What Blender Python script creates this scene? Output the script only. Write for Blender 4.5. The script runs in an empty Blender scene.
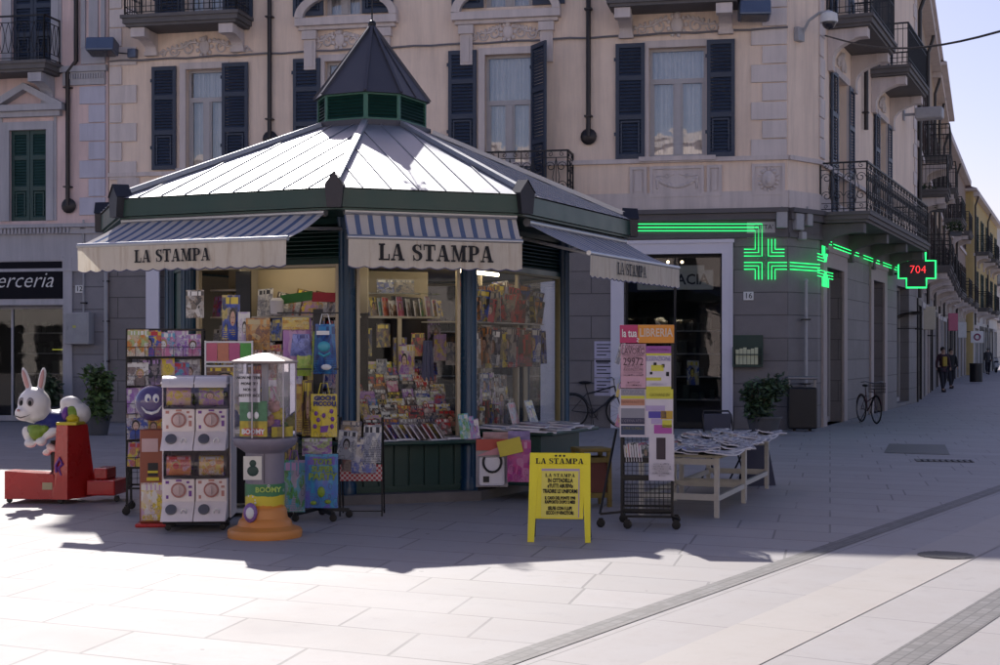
SKY_ST = 0.105; EXPO = 0.22
import bpy, bmesh, math, random
from mathutils import Vector, Matrix
random.seed(7)
R = math.radians
PI = math.pi
scene = bpy.context.scene
COL = scene.collection
F = 1450.0; HOR = 350.0; CAMZ = 1.6

def gp(px, py, z=0.0):
    """ground point (height z) seen at a pixel of the photograph"""
    Y = (CAMZ - z) * F / (py - HOR)
    return Vector(((px - 500) / F * Y, Y, z))
def at(px, py, Y):
    return Vector(((px - 500) / F * Y, Y, CAMZ + (HOR - py) * Y / F))

# ------------------------------------------------------------------ mesh builder
class MB:
    def __init__(s, M=None):
        s.v = []; s.f = []; s.mi = []; s.uv = []; s.sm = []; s.M = M or Matrix.Identity(4)
    def add(s, verts, faces, mi=0, uvs=None, smooth=False):
        n = len(s.v)
        for p in verts:
            s.v.append(tuple(s.M @ Vector(p)))
        for k, f in enumerate(faces):
            s.f.append([n + i for i in f]); s.mi.append(mi); s.sm.append(smooth)
            s.uv.append(uvs[k] if uvs else None)
        return s
    def quad(s, a, b, c, d, mi=0, uv=None):
        return s.add([a, b, c, d], [(0, 1, 2, 3)], mi, [uv or [(0, 0), (1, 0), (1, 1), (0, 1)]])
    def box(s, x0, x1, y0, y1, z0, z1, mi=0, T=None):
        """axis box; front (-y) face has 0..1 uv"""
        V = [Vector(p) for p in [(x0, y0, z0), (x1, y0, z0), (x1, y1, z0), (x0, y1, z0), (x0, y0, z1), (x1, y0, z1), (x1, y1, z1), (x0, y1, z1)]]
        if T is not None: V = [T @ p for p in V]
        F_ = [(0, 1, 5, 4), (1, 2, 6, 5), (2, 3, 7, 6), (3, 0, 4, 7), (4, 5, 6, 7), (3, 2, 1, 0)]
        u = [(0, 0), (1, 0), (1, 1), (0, 1)]
        return s.add(V, F_, mi, [u] * 6)
    def bbox(s, x0, x1, y0, y1, z0, z1, b=0.01, mi=0, T=None):
        """box with chamfered vertical and horizontal edges"""
        bm = bmesh.new(); bmesh.ops.create_cube(bm, size=1)
        for v in bm.verts:
            v.co = Vector(((x0 + x1) / 2 + v.co.x * (x1 - x0), (y0 + y1) / 2 + v.co.y * (y1 - y0), (z0 + z1) / 2 + v.co.z * (z1 - z0)))
        bmesh.ops.bevel(bm, geom=bm.edges[:], offset=b, segments=2, affect='EDGES', profile=0.5)
        V = [v.co.copy() for v in bm.verts]
        if T is not None: V = [T @ p for p in V]
        bm.verts.index_update()
        s.add(V, [[v.index for v in f.verts] for f in bm.faces], mi)
        bm.free(); return s
    def bar(s, a, b, w, h=None, mi=0, up=(0, 0, 1)):
        a = Vector(a); b = Vector(b); h = h or w
        d = (b - a)
        if d.length < 1e-6: return s
        d.normalize(); up = Vector(up)
        if abs(d.dot(up)) > 0.99: up = Vector((0, 1, 0))
        x = d.cross(up).normalized(); y = x.cross(d).normalized()
        V = []
        for p in (a, b):
            for sx, sy in ((-1, -1), (1, -1), (1, 1), (-1, 1)):
                V.append(p + x * sx * w / 2 + y * sy * h / 2)
        return s.add(V, [(0, 1, 2, 3), (7, 6, 5, 4), (0, 4, 5, 1), (1, 5, 6, 2), (2, 6, 7, 3), (3, 7, 4, 0)], mi)
    def tube(s, pts, r, n=6, mi=0, closed=False, smooth=True):
        pts = [Vector(p) for p in pts]; V = []; m = len(pts); pn = None
        for i, p in enumerate(pts):
            if closed: t = pts[(i + 1) % m] - pts[i - 1]
            else: t = pts[min(i + 1, m - 1)] - pts[max(i - 1, 0)]
            t.normalize()
            if pn is None:
                pn = t.orthogonal().normalized()
            else:
                pn = (pn - t * pn.dot(t))
                pn = pn.normalized() if pn.length > 1e-6 else t.orthogonal().normalized()
            bn = t.cross(pn)
            rr = r[i] if isinstance(r, (list, tuple)) else r
            for k in range(n):
                a = 2 * PI * k / n
                V.append(p + (pn * math.cos(a) + bn * math.sin(a)) * rr)
        Fs = []
        for i in range(m if closed else m - 1):
            j = (i + 1) % m
            for k in range(n):
                Fs.append((i * n + k, i * n + (k + 1) % n, j * n + (k + 1) % n, j * n + k))
        if not closed:
            Fs.append(tuple(range(n - 1, -1, -1))); Fs.append(tuple((m - 1) * n + k for k in range(n)))
        return s.add(V, Fs, mi, None, smooth)
    def cyl(s, c, r, z0, z1, n=20, mi=0, r2=None, smooth=True, ang=0.0):
        return s.lathe([(r, z0), (r if r2 is None else r2, z1)], c, n, mi, smooth, ang)
    def lathe(s, prof, c=(0, 0), n=20, mi=0, smooth=True, ang=0.0, cap=True, T=None):
        V = []; Fs = []; U = []
        for r, z in prof:
            for k in range(n):
                a = 2 * PI * k / n + ang
                V.append(Vector((c[0] + r * math.cos(a), c[1] + r * math.sin(a), z)))
        m = len(prof)
        for i in range(m - 1):
            for k in range(n):
                Fs.append((i * n + k, i * n + (k + 1) % n, (i + 1) * n + (k + 1) % n, (i + 1) * n + k))
                U.append([(k / n, i / (m - 1)), ((k + 1) / n, i / (m - 1)), ((k + 1) / n, (i + 1) / (m - 1)), (k / n, (i + 1) / (m - 1))])
        if T is not None: V = [T @ p for p in V]
        s.add(V, Fs, mi, U, smooth)
        if cap:
            s.add([V[k] for k in range(n)][::-1], [tuple(range(n))], mi)
            s.add([V[(m - 1) * n + k] for k in range(n)], [tuple(range(n))], mi)
        return s
    def ball(s, c, r, n=14, mi=0, T=None):
        c = Vector(c); r = Vector(r) if not isinstance(r, (int, float)) else Vector((r, r, r))
        V = []; Fs = []
        for i in range(n + 1):
            th = PI * i / n
            for k in range(2 * n):
                ph = PI * k / n
                p = Vector((r.x * math.sin(th) * math.cos(ph), r.y * math.sin(th) * math.sin(ph), r.z * math.cos(th)))
                if T is not None: p = T @ p
                V.append(c + p)
        for i in range(n):
            for k in range(2 * n):
                Fs.append((i * 2 * n + k, (i + 1) * 2 * n + k, (i + 1) * 2 * n + (k + 1) % (2 * n), i * 2 * n + (k + 1) % (2 * n)))
        return s.add(V, Fs, mi, None, True)
    def prism(s, poly, y0, y1, mi=0, T=None):
        """polygon in x,z (counter-clockwise seen from -y) extruded from y0 to y1"""
        n = len(poly)
        V = [Vector((x, y0, z)) for x, z in poly] + [Vector((x, y1, z)) for x, z in poly]
        if T is not None: V = [T @ p for p in V]
        Fs = [tuple(range(n)), tuple(range(2 * n - 1, n - 1, -1))]
        Fs += [(i, i + n, (i + 1) % n + n, (i + 1) % n) for i in range(n)]
        return s.add(V, Fs, mi)
    def vprism(s, poly, z0, z1, mi=0, poly2=None):
        """polygon in x,y extruded vertically"""
        n = len(poly); p2 = poly2 or poly
        V = [Vector((x, y, z0)) for x, y in poly] + [Vector((x, y, z1)) for x, y in p2]
        Fs = [tuple(range(n - 1, -1, -1)), tuple(range(n, 2 * n))]
        Fs += [(i, (i + 1) % n, (i + 1) % n + n, i + n) for i in range(n)]
        return s.add(V, Fs, mi)
    def build(s, name, mats, parent=None, **kw):
        me = bpy.data.meshes.new(name)
        me.from_pydata(s.v, [], s.f)
        if not isinstance(mats, (list, tuple)): mats = [mats]
        for m in mats: me.materials.append(m)
        me.polygons.foreach_set('material_index', s.mi)
        me.polygons.foreach_set('use_smooth', s.sm)
        if any(u for u in s.uv):
            ul = me.uv_layers.new(name='UVMap'); k = 0; flat = []
            for f, u in zip(s.f, s.uv):
                for i in range(len(f)):
                    flat += list(u[i]) if u else [0.0, 0.0]
            ul.data.foreach_set('uv', flat)
        me.update()
        if any(s.sm):
            try: me.set_sharp_from_angle(angle=R(40))
            except Exception: pass
        o = bpy.data.objects.new(name, me); COL.objects.link(o)
        if parent is not None: o.parent = parent
        if kw: tag(o, **kw)
        return o

def tag(o, label=None, cat=None, group=None, kind=None):
    if label: o['label'] = label
    if cat: o['category'] = cat
    if group: o['group'] = group
    if kind: o['kind'] = kind
    return o
def thing(name, label, cat, loc=(0, 0, 0), rz=0.0, group=None):
    o = bpy.data.objects.new(name, None); o.empty_display_size = 0.2; COL.objects.link(o)
    o.location = loc; o.rotation_euler = (0, 0, rz)
    return tag(o, label, cat, group)
def copy_tree(o, parent=None):
    c = o.copy(); COL.objects.link(c); c.parent = parent
    for ch in [x for x in KIDS(o)]: copy_tree(ch, c)
    return c
def KIDS(o): return [x for x in bpy.data.objects if x.parent == o]
def frame(o, ex, ey, ez=(0, 0, 1)):
    o = Vector(o); ex = Vector(ex); ey = Vector(ey); ez = Vector(ez)
    M = Matrix.Identity(4)
    for i in range(3):
        M[i][0] = ex[i]; M[i][1] = ey[i]; M[i][2] = ez[i]; M[i][3] = o[i]
    return M
def TRS(x, y, z, rx=0, ry=0, rz=0):
    return Matrix.Translation((x, y, z)) @ Matrix.Rotation(rz, 4, 'Z') @ Matrix.Rotation(ry, 4, 'Y') @ Matrix.Rotation(rx, 4, 'X')

# ------------------------------------------------------------------ lettering
def text_obj(name, s, size, mat, parent, T, align='CENTER', ext=0.002, shear=0.0, sx=1.0, bold=0.0, spacing=1.0):
    """flat text standing in local x,z facing -y, transformed by T"""
    cu = bpy.data.curves.new(name, 'FONT'); cu.body = s; cu.size = size; cu.extrude = ext; cu.shear = shear
    cu.align_x = align; cu.align_y = 'CENTER'; cu.offset = bold; cu.resolution_u = 2; cu.space_character = spacing
    tmp = bpy.data.objects.new(name, cu); COL.objects.link(tmp)
    dg = bpy.context.evaluated_depsgraph_get()
    me = bpy.data.meshes.new_from_object(tmp.evaluated_get(dg))
    bpy.data.objects.remove(tmp)
    A = T @ Matrix.Rotation(R(90), 4, 'X') @ Matrix.Diagonal((sx, 1, 1, 1))
    me.transform(A)
    me.materials.clear(); me.materials.append(mat)
    o = bpy.data.objects.new(name, me); COL.objects.link(o)
    if parent is not None: o.parent = parent
    return o
def bez(p0, p1, p2, p3, n=8):
    return [tuple((1 - t) ** 3 * a + 3 * (1 - t) ** 2 * t * b + 3 * (1 - t) * t * t * c + t ** 3 * d for a, b, c, d in zip(p0, p1, p2, p3)) for t in [i / n for i in range(n + 1)]]
def slab_text(name, s, height, mat, parent, T, spacing=0.16, wide=1.0):
    """bold slab-serif capitals (the letters of LA STAMPA), cap height 1, drawn as strokes"""
    th, tn, sf = 0.26, 0.10, 0.10     # thick stem, thin stroke, serif
    G = {
        'L': (0.80, [('b', 0.10, 0, 0.10 + th, 1), ('b', 0, 0, .46, sf), ('b', 0, 1 - sf, .46, 1), ('b', .3, 0, .80, sf), ('b', .80 - .09, 0, .80, .38)]),
        'A': (1.0, [('q', (.40, 1), (.46, .96), (.19, 0), (.10, 0)), ('q', (.38, 1), (.62, 1), (.92, 0), (.64, 0)), ('b', .22, .28, .72, .36), ('b', 0, 0, .32, sf), ('b', .56, 0, 1.0, sf)]),
        'T': (0.88, [('b', .31, 0, .31 + th, 1), ('b', .16, 0, .72, sf), ('b', 0, 1 - sf, .88, 1), ('b', 0, .66, .08, 1), ('b', .80, .66, .88, 1)]),
        'M': (1.20, [('b', .13, 0, .21, 1), ('b', .83, 0, .83 + th, 1), ('q', (.08, 1), (.36, 1), (.66, .1), (.56, 0)), ('q', (.80, 1), (.95, 1), (.64, 0), (.55, 0)), ('b', 0, 0, .34, sf), ('b', .72, 0, 1.2, sf), ('b', 0, 1 - sf, .3, 1), ('b', .82, 1 - sf, 1.2, 1)]),
        'P': (0.86, [('b', .10, 0, .10 + th, 1), ('b', 0, 0, .48, sf), ('b', 0, 1 - sf, .5, 1), ('b', .3, .42, .5, .51), ('s', bez((.48, .95), (.80, .95), (.80, .47), (.48, .47)), [.05, .08, .11, .13, .14, .13, .11, .08, .05])]),
        'S': (0.74, [('s', bez((.62, .74), (.60, 1.02), (.08, 1.04), (.12, .72), 8) + bez((.12, .72), (.16, .48), (.62, .56), (.62, .28), 8)[1:] + bez((.62, .28), (.62, -.04), (.10, -.02), (.10, .26), 8)[1:], [.03, .05, .05, .05, .06, .08, .1, .12, .13, .13, .14, .14, .14, .14, .14, .13, .12, .1, .08, .06, .05, .05, .05, .05, .03]), ('b', .58, .66, .66, 1), ('b', .06, 0, .14, .34)]),
    }
    mb = MB(T); x = 0.0; total = 0.0
    for ch in s: total += (0.42 if ch == ' ' else G[ch][0] * wide + spacing)
    x = -total / 2; k = 0
    for ch in s:
        if ch == ' ': x += 0.42; continue
        w, st = G[ch]
        for it in st:
            k += 1; y = -0.0008 - 0.0002 * (k % 9)
            if it[0] == 'b':
                P = [(it[1], it[2]), (it[3], it[2]), (it[3], it[4]), (it[1], it[4])]
            elif it[0] == 'q':
                P = [it[4], it[3], it[2], it[1]]
            if it[0] in 'bq':
                mb.add([((x + a * wide) * height, y, (b - .5) * height) for a, b in P], [(0, 1, 2, 3)])
            else:
                pts, ws = it[1], it[2]; V = []
                for i, (a, b) in enumerate(pts):
                    p, q = pts[max(i - 1, 0)], pts[min(i + 1, len(pts) - 1)]
                    dx, dz = q[0] - p[0], q[1] - p[1]; l = math.hypot(dx, dz) or 1
                    nx, nz = -dz / l, dx / l; h = ws[min(i, len(ws) - 1)]
                    V += [((x + (a + nx * h) * wide) * height, y, (b + nz * h * .62 - .5) * height), ((x + (a - nx * h) * wide) * height, y, (b - nz * h * .62 - .5) * height)]
                mb.add(V, [(2 * i, 2 * i + 1, 2 * i + 3, 2 * i + 2) for i in range(len(pts) - 1)])
        x += w * wide + spacing
    return mb.build(name, mat, parent)

# ------------------------------------------------------------------ materials
class NT:
    def __init__(s, name):
        s.m = bpy.data.materials.new(name); s.m.use_nodes = True
        s.t = s.m.node_tree; s.t.nodes.clear()
        s.out = s.t.nodes.new('ShaderNodeOutputMaterial')
    def n(s, typ, props=None, **ins):
        nd = s.t.nodes.new('ShaderNode' + typ)
        for k, v in (props or {}).items(): setattr(nd, k, v)
        for k, v in ins.items():
            key = k.replace('_', ' ')
            sock = nd.inputs[int(k[1:])] if k[0] == 'i' and k[1:].isdigit() else nd.inputs[key]
            s.set(sock, v)
        return nd
    def set(s, sock, v):
        if isinstance(v, bpy.types.NodeSocket): s.t.links.new(v, sock)
        elif hasattr(v, 'outputs'): s.t.links.new(v.outputs[0], sock)
        else:
            if isinstance(v, (tuple, list)) and len(v) == 3 and sock.type == 'RGBA': v = (*v, 1)
            sock.default_value = v
    def math(s, op, a, b=0.0, c=None):
        nd = s.t.nodes.new('ShaderNodeMath'); nd.operation = op
        s.set(nd.inputs[0], a); s.set(nd.inputs[1], b)
        if c is not None: s.set(nd.inputs[2], c)
        return nd.outputs[0]
    def mix(s, f, a, b, mode='MIX'):
        nd = s.t.nodes.new('ShaderNodeMix'); nd.data_type = 'RGBA'; nd.blend_type = mode
        s.set(nd.inputs[0], f); s.set(nd.inputs[6], a); s.set(nd.inputs[7], b)
        return nd.outputs[2]
    def ramp(s, f, stops, interp='LINEAR'):
        nd = s.t.nodes.new('ShaderNodeValToRGB'); cr = nd.color_ramp; cr.interpolation = interp
        while len(cr.elements) > 1: cr.elements.remove(cr.elements[-1])
        for i, (p, c) in enumerate(stops):
            e = cr.elements[0] if i == 0 else cr.elements.new(p)
            e.position = p; e.color = (*c, 1) if len(c) == 3 else c
        s.set(nd.inputs[0], f); return nd.outputs[0]
    def coords(s, obj=True):
        tc = s.t.nodes.new('ShaderNodeTexCoord')
        return tc.outputs['Object' if obj else 'UV']
    def noise(s, vec, scale, detail=4, rough=.6):
        nd = s.n('TexNoise', Scale=scale, Detail=detail, Roughness=rough)
        if vec is not None: s.set(nd.inputs['Vector'], vec)
        return nd.outputs['Fac']
    def bsdf(s, color, rough=.6, metal=0.0, normal=None, **kw):
        b = s.n('BsdfPrincipled'); s.set(b.inputs['Base Color'], color); s.set(b.inputs['Roughness'], rough); s.set(b.inputs['Metallic'], metal)
        if normal is not None: s.set(b.inputs['Normal'], normal)
        for k, v in kw.items(): s.set(b.inputs[k.replace('_', ' ')], v)
        s.t.links.new(b.outputs[0], s.out.inputs[0]); return b
    def bump(s, h, strength=.3, dist=.01, normal=None):
        nd = s.n('Bump', Strength=strength, Distance=dist); s.set(nd.inputs['Height'], h)
        if normal is not None: s.set(nd.inputs['Normal'], normal)
        return nd.outputs[0]
def sc(c, k): return tuple(min(1, x * k) for x in c)
_mc = {}
def M_(name, col, rough=.5, metal=0.0, var=.12, scale=6.0, bump=.15, fine=60.0, dist=.004, **kw):
    """worn solid material: broad and fine colour variation, bump"""
    if name in _mc: return _mc[name]
    t = NT(name); v = t.coords()
    n1 = t.noise(v, scale, 5); n2 = t.noise(v, fine, 3)
    c = t.mix(n1, sc(col, 1 - var * 1.6), sc(col, 1 + var * 1.2))
    c = t.mix(t.math('MULTIPLY', n2, var * 1.5), c, sc(col, .55))
    r = t.math('ADD', t.math('MULTIPLY', n1, .25), rough - .12)
    nm = t.bump(n2, bump, dist) if bump else None
    t.bsdf(c, r, metal, nm, **kw); _mc[name] = t.m; return t.m
def emis(name, col, st):
    if name in _mc: return _mc[name]
    t = NT(name); e = t.n('Emission', Color=col, Strength=st); t.t.links.new(e.outputs[0], t.out.inputs[0]); _mc[name] = t.m; return t.m
def glass(name, tint=(.9, .95, .95), refl=1.0, rough=.02, wav=0.0):
    if name in _mc: return _mc[name]
    t = NT(name)
    fr = t.n('Fresnel', IOR=1.5)
    g = t.n('BsdfGlossy', Color=(1, 1, 1), Roughness=rough); tr = t.n('BsdfTransparent', Color=tint)
    if wav:
        nm = t.bump(t.noise(t.coords(), 1.6, 2), wav, .05); t.set(g.inputs['Normal'], nm); t.set(fr.inputs['Normal'], nm)
    mx = t.n('MixShader'); t.set(mx.inputs[0], t.math('MULTIPLY', fr.outputs[0], refl)); t.t.links.new(tr.outputs[0], mx.inputs[1]); t.t.links.new(g.outputs[0], mx.inputs[2])
    t.t.links.new(mx.outputs[0], t.out.inputs[0]); _mc[name] = t.m; return t.m
def stucco(name, col, dirt=.5):
    t = NT(name); v = t.coords()
    n1 = t.noise(v, .7, 6, .65); n2 = t.noise(v, 45, 3)
    mp = t.n('Mapping', Vector=v, Scale=(3.0, 3.0, .25)); n3 = t.noise(mp.outputs[0], 1.6, 5, .7)
    c = t.mix(n1, sc(col, .78), sc(col, 1.18))
    st = t.ramp(n3, [(.42, (0, 0, 0)), (.70, (1, 1, 1))])
    c = t.mix(t.math('MULTIPLY', st, dirt * .75), c, sc((col[0] * .8, col[1] * .82, col[2] * .85), .6))
    t.bsdf(c, .85, 0, t.bump(n2, .25, .006)); return t.m
def ashlar(name, col, bw=.9, bh=.48, off=0.5, joint=.03):
    """coursed stone laid by UV in metres"""
    t = NT(name); uv = t.coords(False)
    b = t.n('TexBrick', {'offset': off, 'squash': 1.0}, Vector=uv, Scale=1.0, Mortar_Size=joint / 2, Mortar_Smooth=.3, Bias=0.0, Brick_Width=bw, Row_Height=bh, Color1=(.25, .25, .25), Color2=(.8, .8, .8), Mortar=(0, 0, 0))
    n1 = t.noise(uv, 3, 6, .7); n2 = t.noise(uv, 60, 3)
    c = t.mix(b.outputs['Color'], sc(col, .62), sc(col, 1.35))
    n9 = t.noise(uv, .45, 5, .7); c = t.mix(t.ramp(n9, [(.45, (0, 0, 0)), (.7, (.8, .8, .8))]), c, sc(col, 1.5))
    c = t.mix(t.math('MULTIPLY', n1, .6), c, sc(col, .5))
    n8 = t.noise(uv, 140, 2); c = t.mix(t.ramp(n8, [(.45, (0, 0, 0)), (.62, (.55, .55, .55))]), c, sc(col, 1.9))
    c = t.mix(t.math('MULTIPLY', b.outputs['Fac'], .75), c, sc(col, .3))
    h = t.math('SUBTRACT', t.math('MULTIPLY', n2, .25), t.math('MULTIPLY', b.outputs['Fac'], 1.5))
    t.bsdf(c, .62, 0, t.bump(h, .6, .012)); return t.m

def cover_mat(name, mode='mag', cols=None):
    """printed cover: each object draws its own palette and layout from its random number"""
    t = NT(name); uv = t.coords(False)
    oi = t.n('ObjectInfo').outputs['Random']
    sx = t.n('SeparateXYZ', Vector=uv); u, v = sx.outputs[0], sx.outputs[1]
    def rnd(k): return t.n('TexWhiteNoise', {'noise_dimensions': '1D'}, W=t.math('MULTIPLY_ADD', oi, k * 37.7 + 11.3, k * 3.1))
    a, b, c_, d = rnd(1), rnd(2), rnd(3), rnd(4)
    def hsv(w, s0, s1, v0, v1):
        sp = t.n('SeparateColor', Color=w.outputs['Color'])
        return t.n('CombineColor', {'mode': 'HSV'}, i0=sp.outputs[0], i1=t.math('MULTIPLY_ADD', sp.outputs[1], s1 - s0, s0), i2=t.math('MULTIPLY_ADD', sp.outputs[2], v1 - v0, v0)).outputs[0]
    def pal(k, cols):
        n = len(cols); return t.ramp(rnd(k).outputs['Value'], [(i / n, c) for i, c in enumerate(cols)], 'CONSTANT')
    WH, BK, RD, YL, BL, PK, OR, GR, CY, BR = (.68, .66, .62), (.02, .02, .025), (.50, .03, .03), (.66, .50, .04), (.04, .08, .36), (.58, .18, .32), (.60, .22, .03), (.08, .30, .08), (.10, .36, .50), (.14, .07, .04)
    if cols: A, B, C3 = cols
    elif mode == 'news': A, B, C3 = (.62, .6, .56), (.3, .3, .33), (.16, .2, .36)
    elif mode == 'dark': A, B, C3 = pal(1, [BK, (.05, .03, .03), BK, BR, (.02, .03, .08)]), pal(2, [BR, RD, (.10, .10, .12), BK, BL, (.25, .20, .15)]), pal(3, [WH, YL, RD, (.4, .35, .3), OR])
    elif mode == 'kid': A, B, C3 = pal(1, [YL, (.34, .20, .42), WH, CY, (.6, .35, .40), YL, (.36, .44, .16), WH]), pal(2, [(.30, .12, .42), PK, GR, OR, (.50, .40, .58), BL, YL]), pal(3, [WH, YL, WH, RD, (.5, .3, .5)])
    else: A, B, C3 = pal(1, [WH, (.45, .42, .40), BK, WH, (.30, .26, .25), RD, YL, (.40, .30, .26)]), pal(2, [BK, (.20, .15, .13), (.25, .2, .2), BL, BR, (.08, .08, .10)]), pal(3, [WH, YL, RD, WH, BK, (.4, .25, .5)])
    off = t.n('CombineXYZ', X=t.math('MULTIPLY', oi, 91.0), Y=t.math('MULTIPLY', oi, 57.0))
    uo = t.n('VectorMath', {'operation': 'ADD'}, i0=uv, i1=off.outputs[0]).outputs[0]
    n1 = t.noise(uo, 3.2, 3); vo = t.n('TexVoronoi', Vector=uo, Scale=4.5 if mode != 'news' else 3.0)
    base = t.mix(t.ramp(n1, [(.44, (0, 0, 0)), (.52, (1, 1, 1))]), A, B)
    vs = t.n('SeparateColor', Color=vo.outputs['Color'])
    base = t.mix(t.math('MULTIPLY', t.math('GREATER_THAN', vs.outputs[0], .55), .8 if mode != 'news' else .5), base, t.mix(vs.outputs[1], C3, t.mix(.5, B, A)))
    ring = t.math('LESS_THAN', t.math('ABSOLUTE', t.math('SUBTRACT', vo.outputs['Distance'], .34)), .035)
    base = t.mix(t.math('MULTIPLY', ring, .5), base, (.03, .03, .05))
    # a head and shoulders on many covers
    r5 = rnd(5).outputs['Value']; cxu = t.math('MULTIPLY_ADD', rnd(6).outputs['Value'], .36, .32)
    def ell(cx, cy, rx_, ry_):
        dx = t.math('DIVIDE', t.math('SUBTRACT', u, cx), rx_); dy = t.math('DIVIDE', t.math('SUBTRACT', v, cy), ry_)
        return t.math('LESS_THAN', t.math('ADD', t.math('MULTIPLY', dx, dx), t.math('MULTIPLY', dy, dy)), 1.0)
    on = t.math('GREATER_THAN', r5, .42 if mode != 'news' else .6)
    skin = t.ramp(rnd(7).outputs['Value'], [(0, (.55, .33, .24)), (.4, (.62, .42, .32)), (.8, (.30, .16, .10))], 'CONSTANT'); hair = t.ramp(rnd(8).outputs['Value'], [(0, (.02, .015, .01)), (.4, (.12, .06, .02)), (.7, (.40, .26, .08))], 'CONSTANT')
    if mode == 'kid': skin = t.mix(t.math('GREATER_THAN', r5, .7), skin, C3)
    if mode == 'news': skin = (.30, .28, .28)
    if not cols:
        base = t.mix(t.math('MULTIPLY', on, ell(cxu, .12, .30, .26)), base, B); base = t.mix(t.math('MULTIPLY', on, ell(cxu, .52, .185, .20)), base, hair); base = t.mix(t.math('MULTIPLY', on, ell(cxu, .475, .13, .165)), base, skin)
        for ex in (-.055, .055): base = t.mix(t.math('MULTIPLY', on, ell(t.math('ADD', cxu, ex), .50, .022, .016)), base, (.02, .02, .02))
        base = t.mix(t.math('MULTIPLY', on, ell(cxu, .385, .05, .016)), base, (.35, .05, .05))
    # title
    tn = t.n('TexWhiteNoise', {'noise_dimensions': '2D'}, Vector=t.n('VectorMath', {'operation': 'FLOOR'}, i0=t.n('VectorMath', {'operation': 'MULTIPLY'}, i0=uo, i1=(15.0, 1.0, 1.0)).outputs[0]).outputs[0]).outputs[0]
    band = t.math('MULTIPLY', t.math('GREATER_THAN', v, .80), t.math('LESS_THAN', v, .95))
    base = t.mix(t.math('MULTIPLY', band, .85), base, A if mode != 'news' else (.66, .64, .6))
    tl = t.math('MULTIPLY', band, t.math('GREATER_THAN', tn, .35))
    tl = t.math('MULTIPLY', tl, t.math('MULTIPLY', t.math('GREATER_THAN', u, .08), t.math('LESS_THAN', u, .9)))
    base = t.mix(tl, base, C3 if mode != 'news' else (.05, .05, .06))
    # text lines at the bottom
    ln = t.math('GREATER_THAN', t.math('FRACT', t.math('MULTIPLY', v, 22.0)), .5)
    wn = t.math('GREATER_THAN', t.noise(t.n('VectorMath', {'operation': 'MULTIPLY'}, i0=uo, i1=(30.0, 8.0, 1.0)).outputs[0], 1.0, 1), .46)
    low = t.math('LESS_THAN', v, .3 if mode != 'news' else .6)
    col2 = t.math('GREATER_THAN', vs.outputs[2], .35)
    tx = t.math('MULTIPLY', t.math('MULTIPLY', ln, wn), t.math('MULTIPLY', low, col2))
    base = t.mix(t.math('MULTIPLY', tx, .75), base, (.04, .04, .05) if mode in ('news', 'mag') else C3)
    t.bsdf(base, .35 if mode != 'news' else .8, 0, None, Coat_Weight=.2 if mode != 'news' else 0.0)
    return t.m
# ------------------------------------------------------------------ world, sun, camera
w = bpy.data.worlds.new('World'); scene.world = w; w.use_nodes = True
nt = w.node_tree; nt.nodes.clear()
sky = nt.nodes.new('ShaderNodeTexSky'); sky.sky_type = 'NISHITA'; sky.sun_disc = False
SUN_EL, SUN_AZ = 40.5, -13.8
sky.sun_elevation = R(SUN_EL); sky.sun_rotation = R(SUN_AZ); sky.altitude = 100; sky.air_density = 1.0; sky.dust_density = 1.3; sky.ozone_density = 2.0
bg = nt.nodes.new('ShaderNodeBackground'); bg.inputs[1].default_value = SKY_ST
wo = nt.nodes.new('ShaderNodeOutputWorld')
tm = nt.nodes.new('ShaderNodeMix'); tm.data_type = 'RGBA'; tm.blend_type = 'MULTIPLY'; tm.inputs[0].default_value = 1; tm.inputs[7].default_value = (1.09, .94, 1.06, 1); nt.links.new(sky.outputs[0], tm.inputs[6]); nt.links.new(tm.outputs[2], bg.inputs[0]); nt.links.new(bg.outputs[0], wo.inputs[0])
sl = bpy.data.lights.new('sun', 'SUN'); sl.energy = 5.0; sl.angle = R(.53); sl.color = (1.0, .96, .90)
so = bpy.data.objects.new('sun', sl); COL.objects.link(so)
sd = Vector((math.sin(R(SUN_AZ)) * math.cos(R(SUN_EL)), math.cos(R(SUN_AZ)) * math.cos(R(SUN_EL)), math.sin(R(SUN_EL))))
so.rotation_euler = sd.to_track_quat('Z', 'Y').to_euler(); so.location = sd * 60
cam = bpy.data.cameras.new('camera'); co = bpy.data.objects.new('camera', cam); COL.objects.link(co)
co.location = (0, 0, CAMZ); co.rotation_euler = (R(90), 0, 0)
cam.sensor_width = 36; cam.lens = F / 1000 * 36; cam.shift_y = (HOR - 332.5) / 1000; cam.clip_end = 2000; cam.clip_start = .1
scene.camera = co
vs = scene.view_settings; vs.view_transform = 'Standard'; vs.look = 'None'; vs.gamma = 1; vs.exposure = EXPO
try: vs.use_curve_mapping = False
except Exception: pass
scene.render.engine = 'CYCLES'
scene.cycles.max_bounces = 8; scene.cycles.transparent_max_bounces = 16; scene.cycles.diffuse_bounces = 4
scene.cycles.use_denoising = True
scene.cycles.caustics_reflective = False; scene.cycles.caustics_refractive = False

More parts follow.
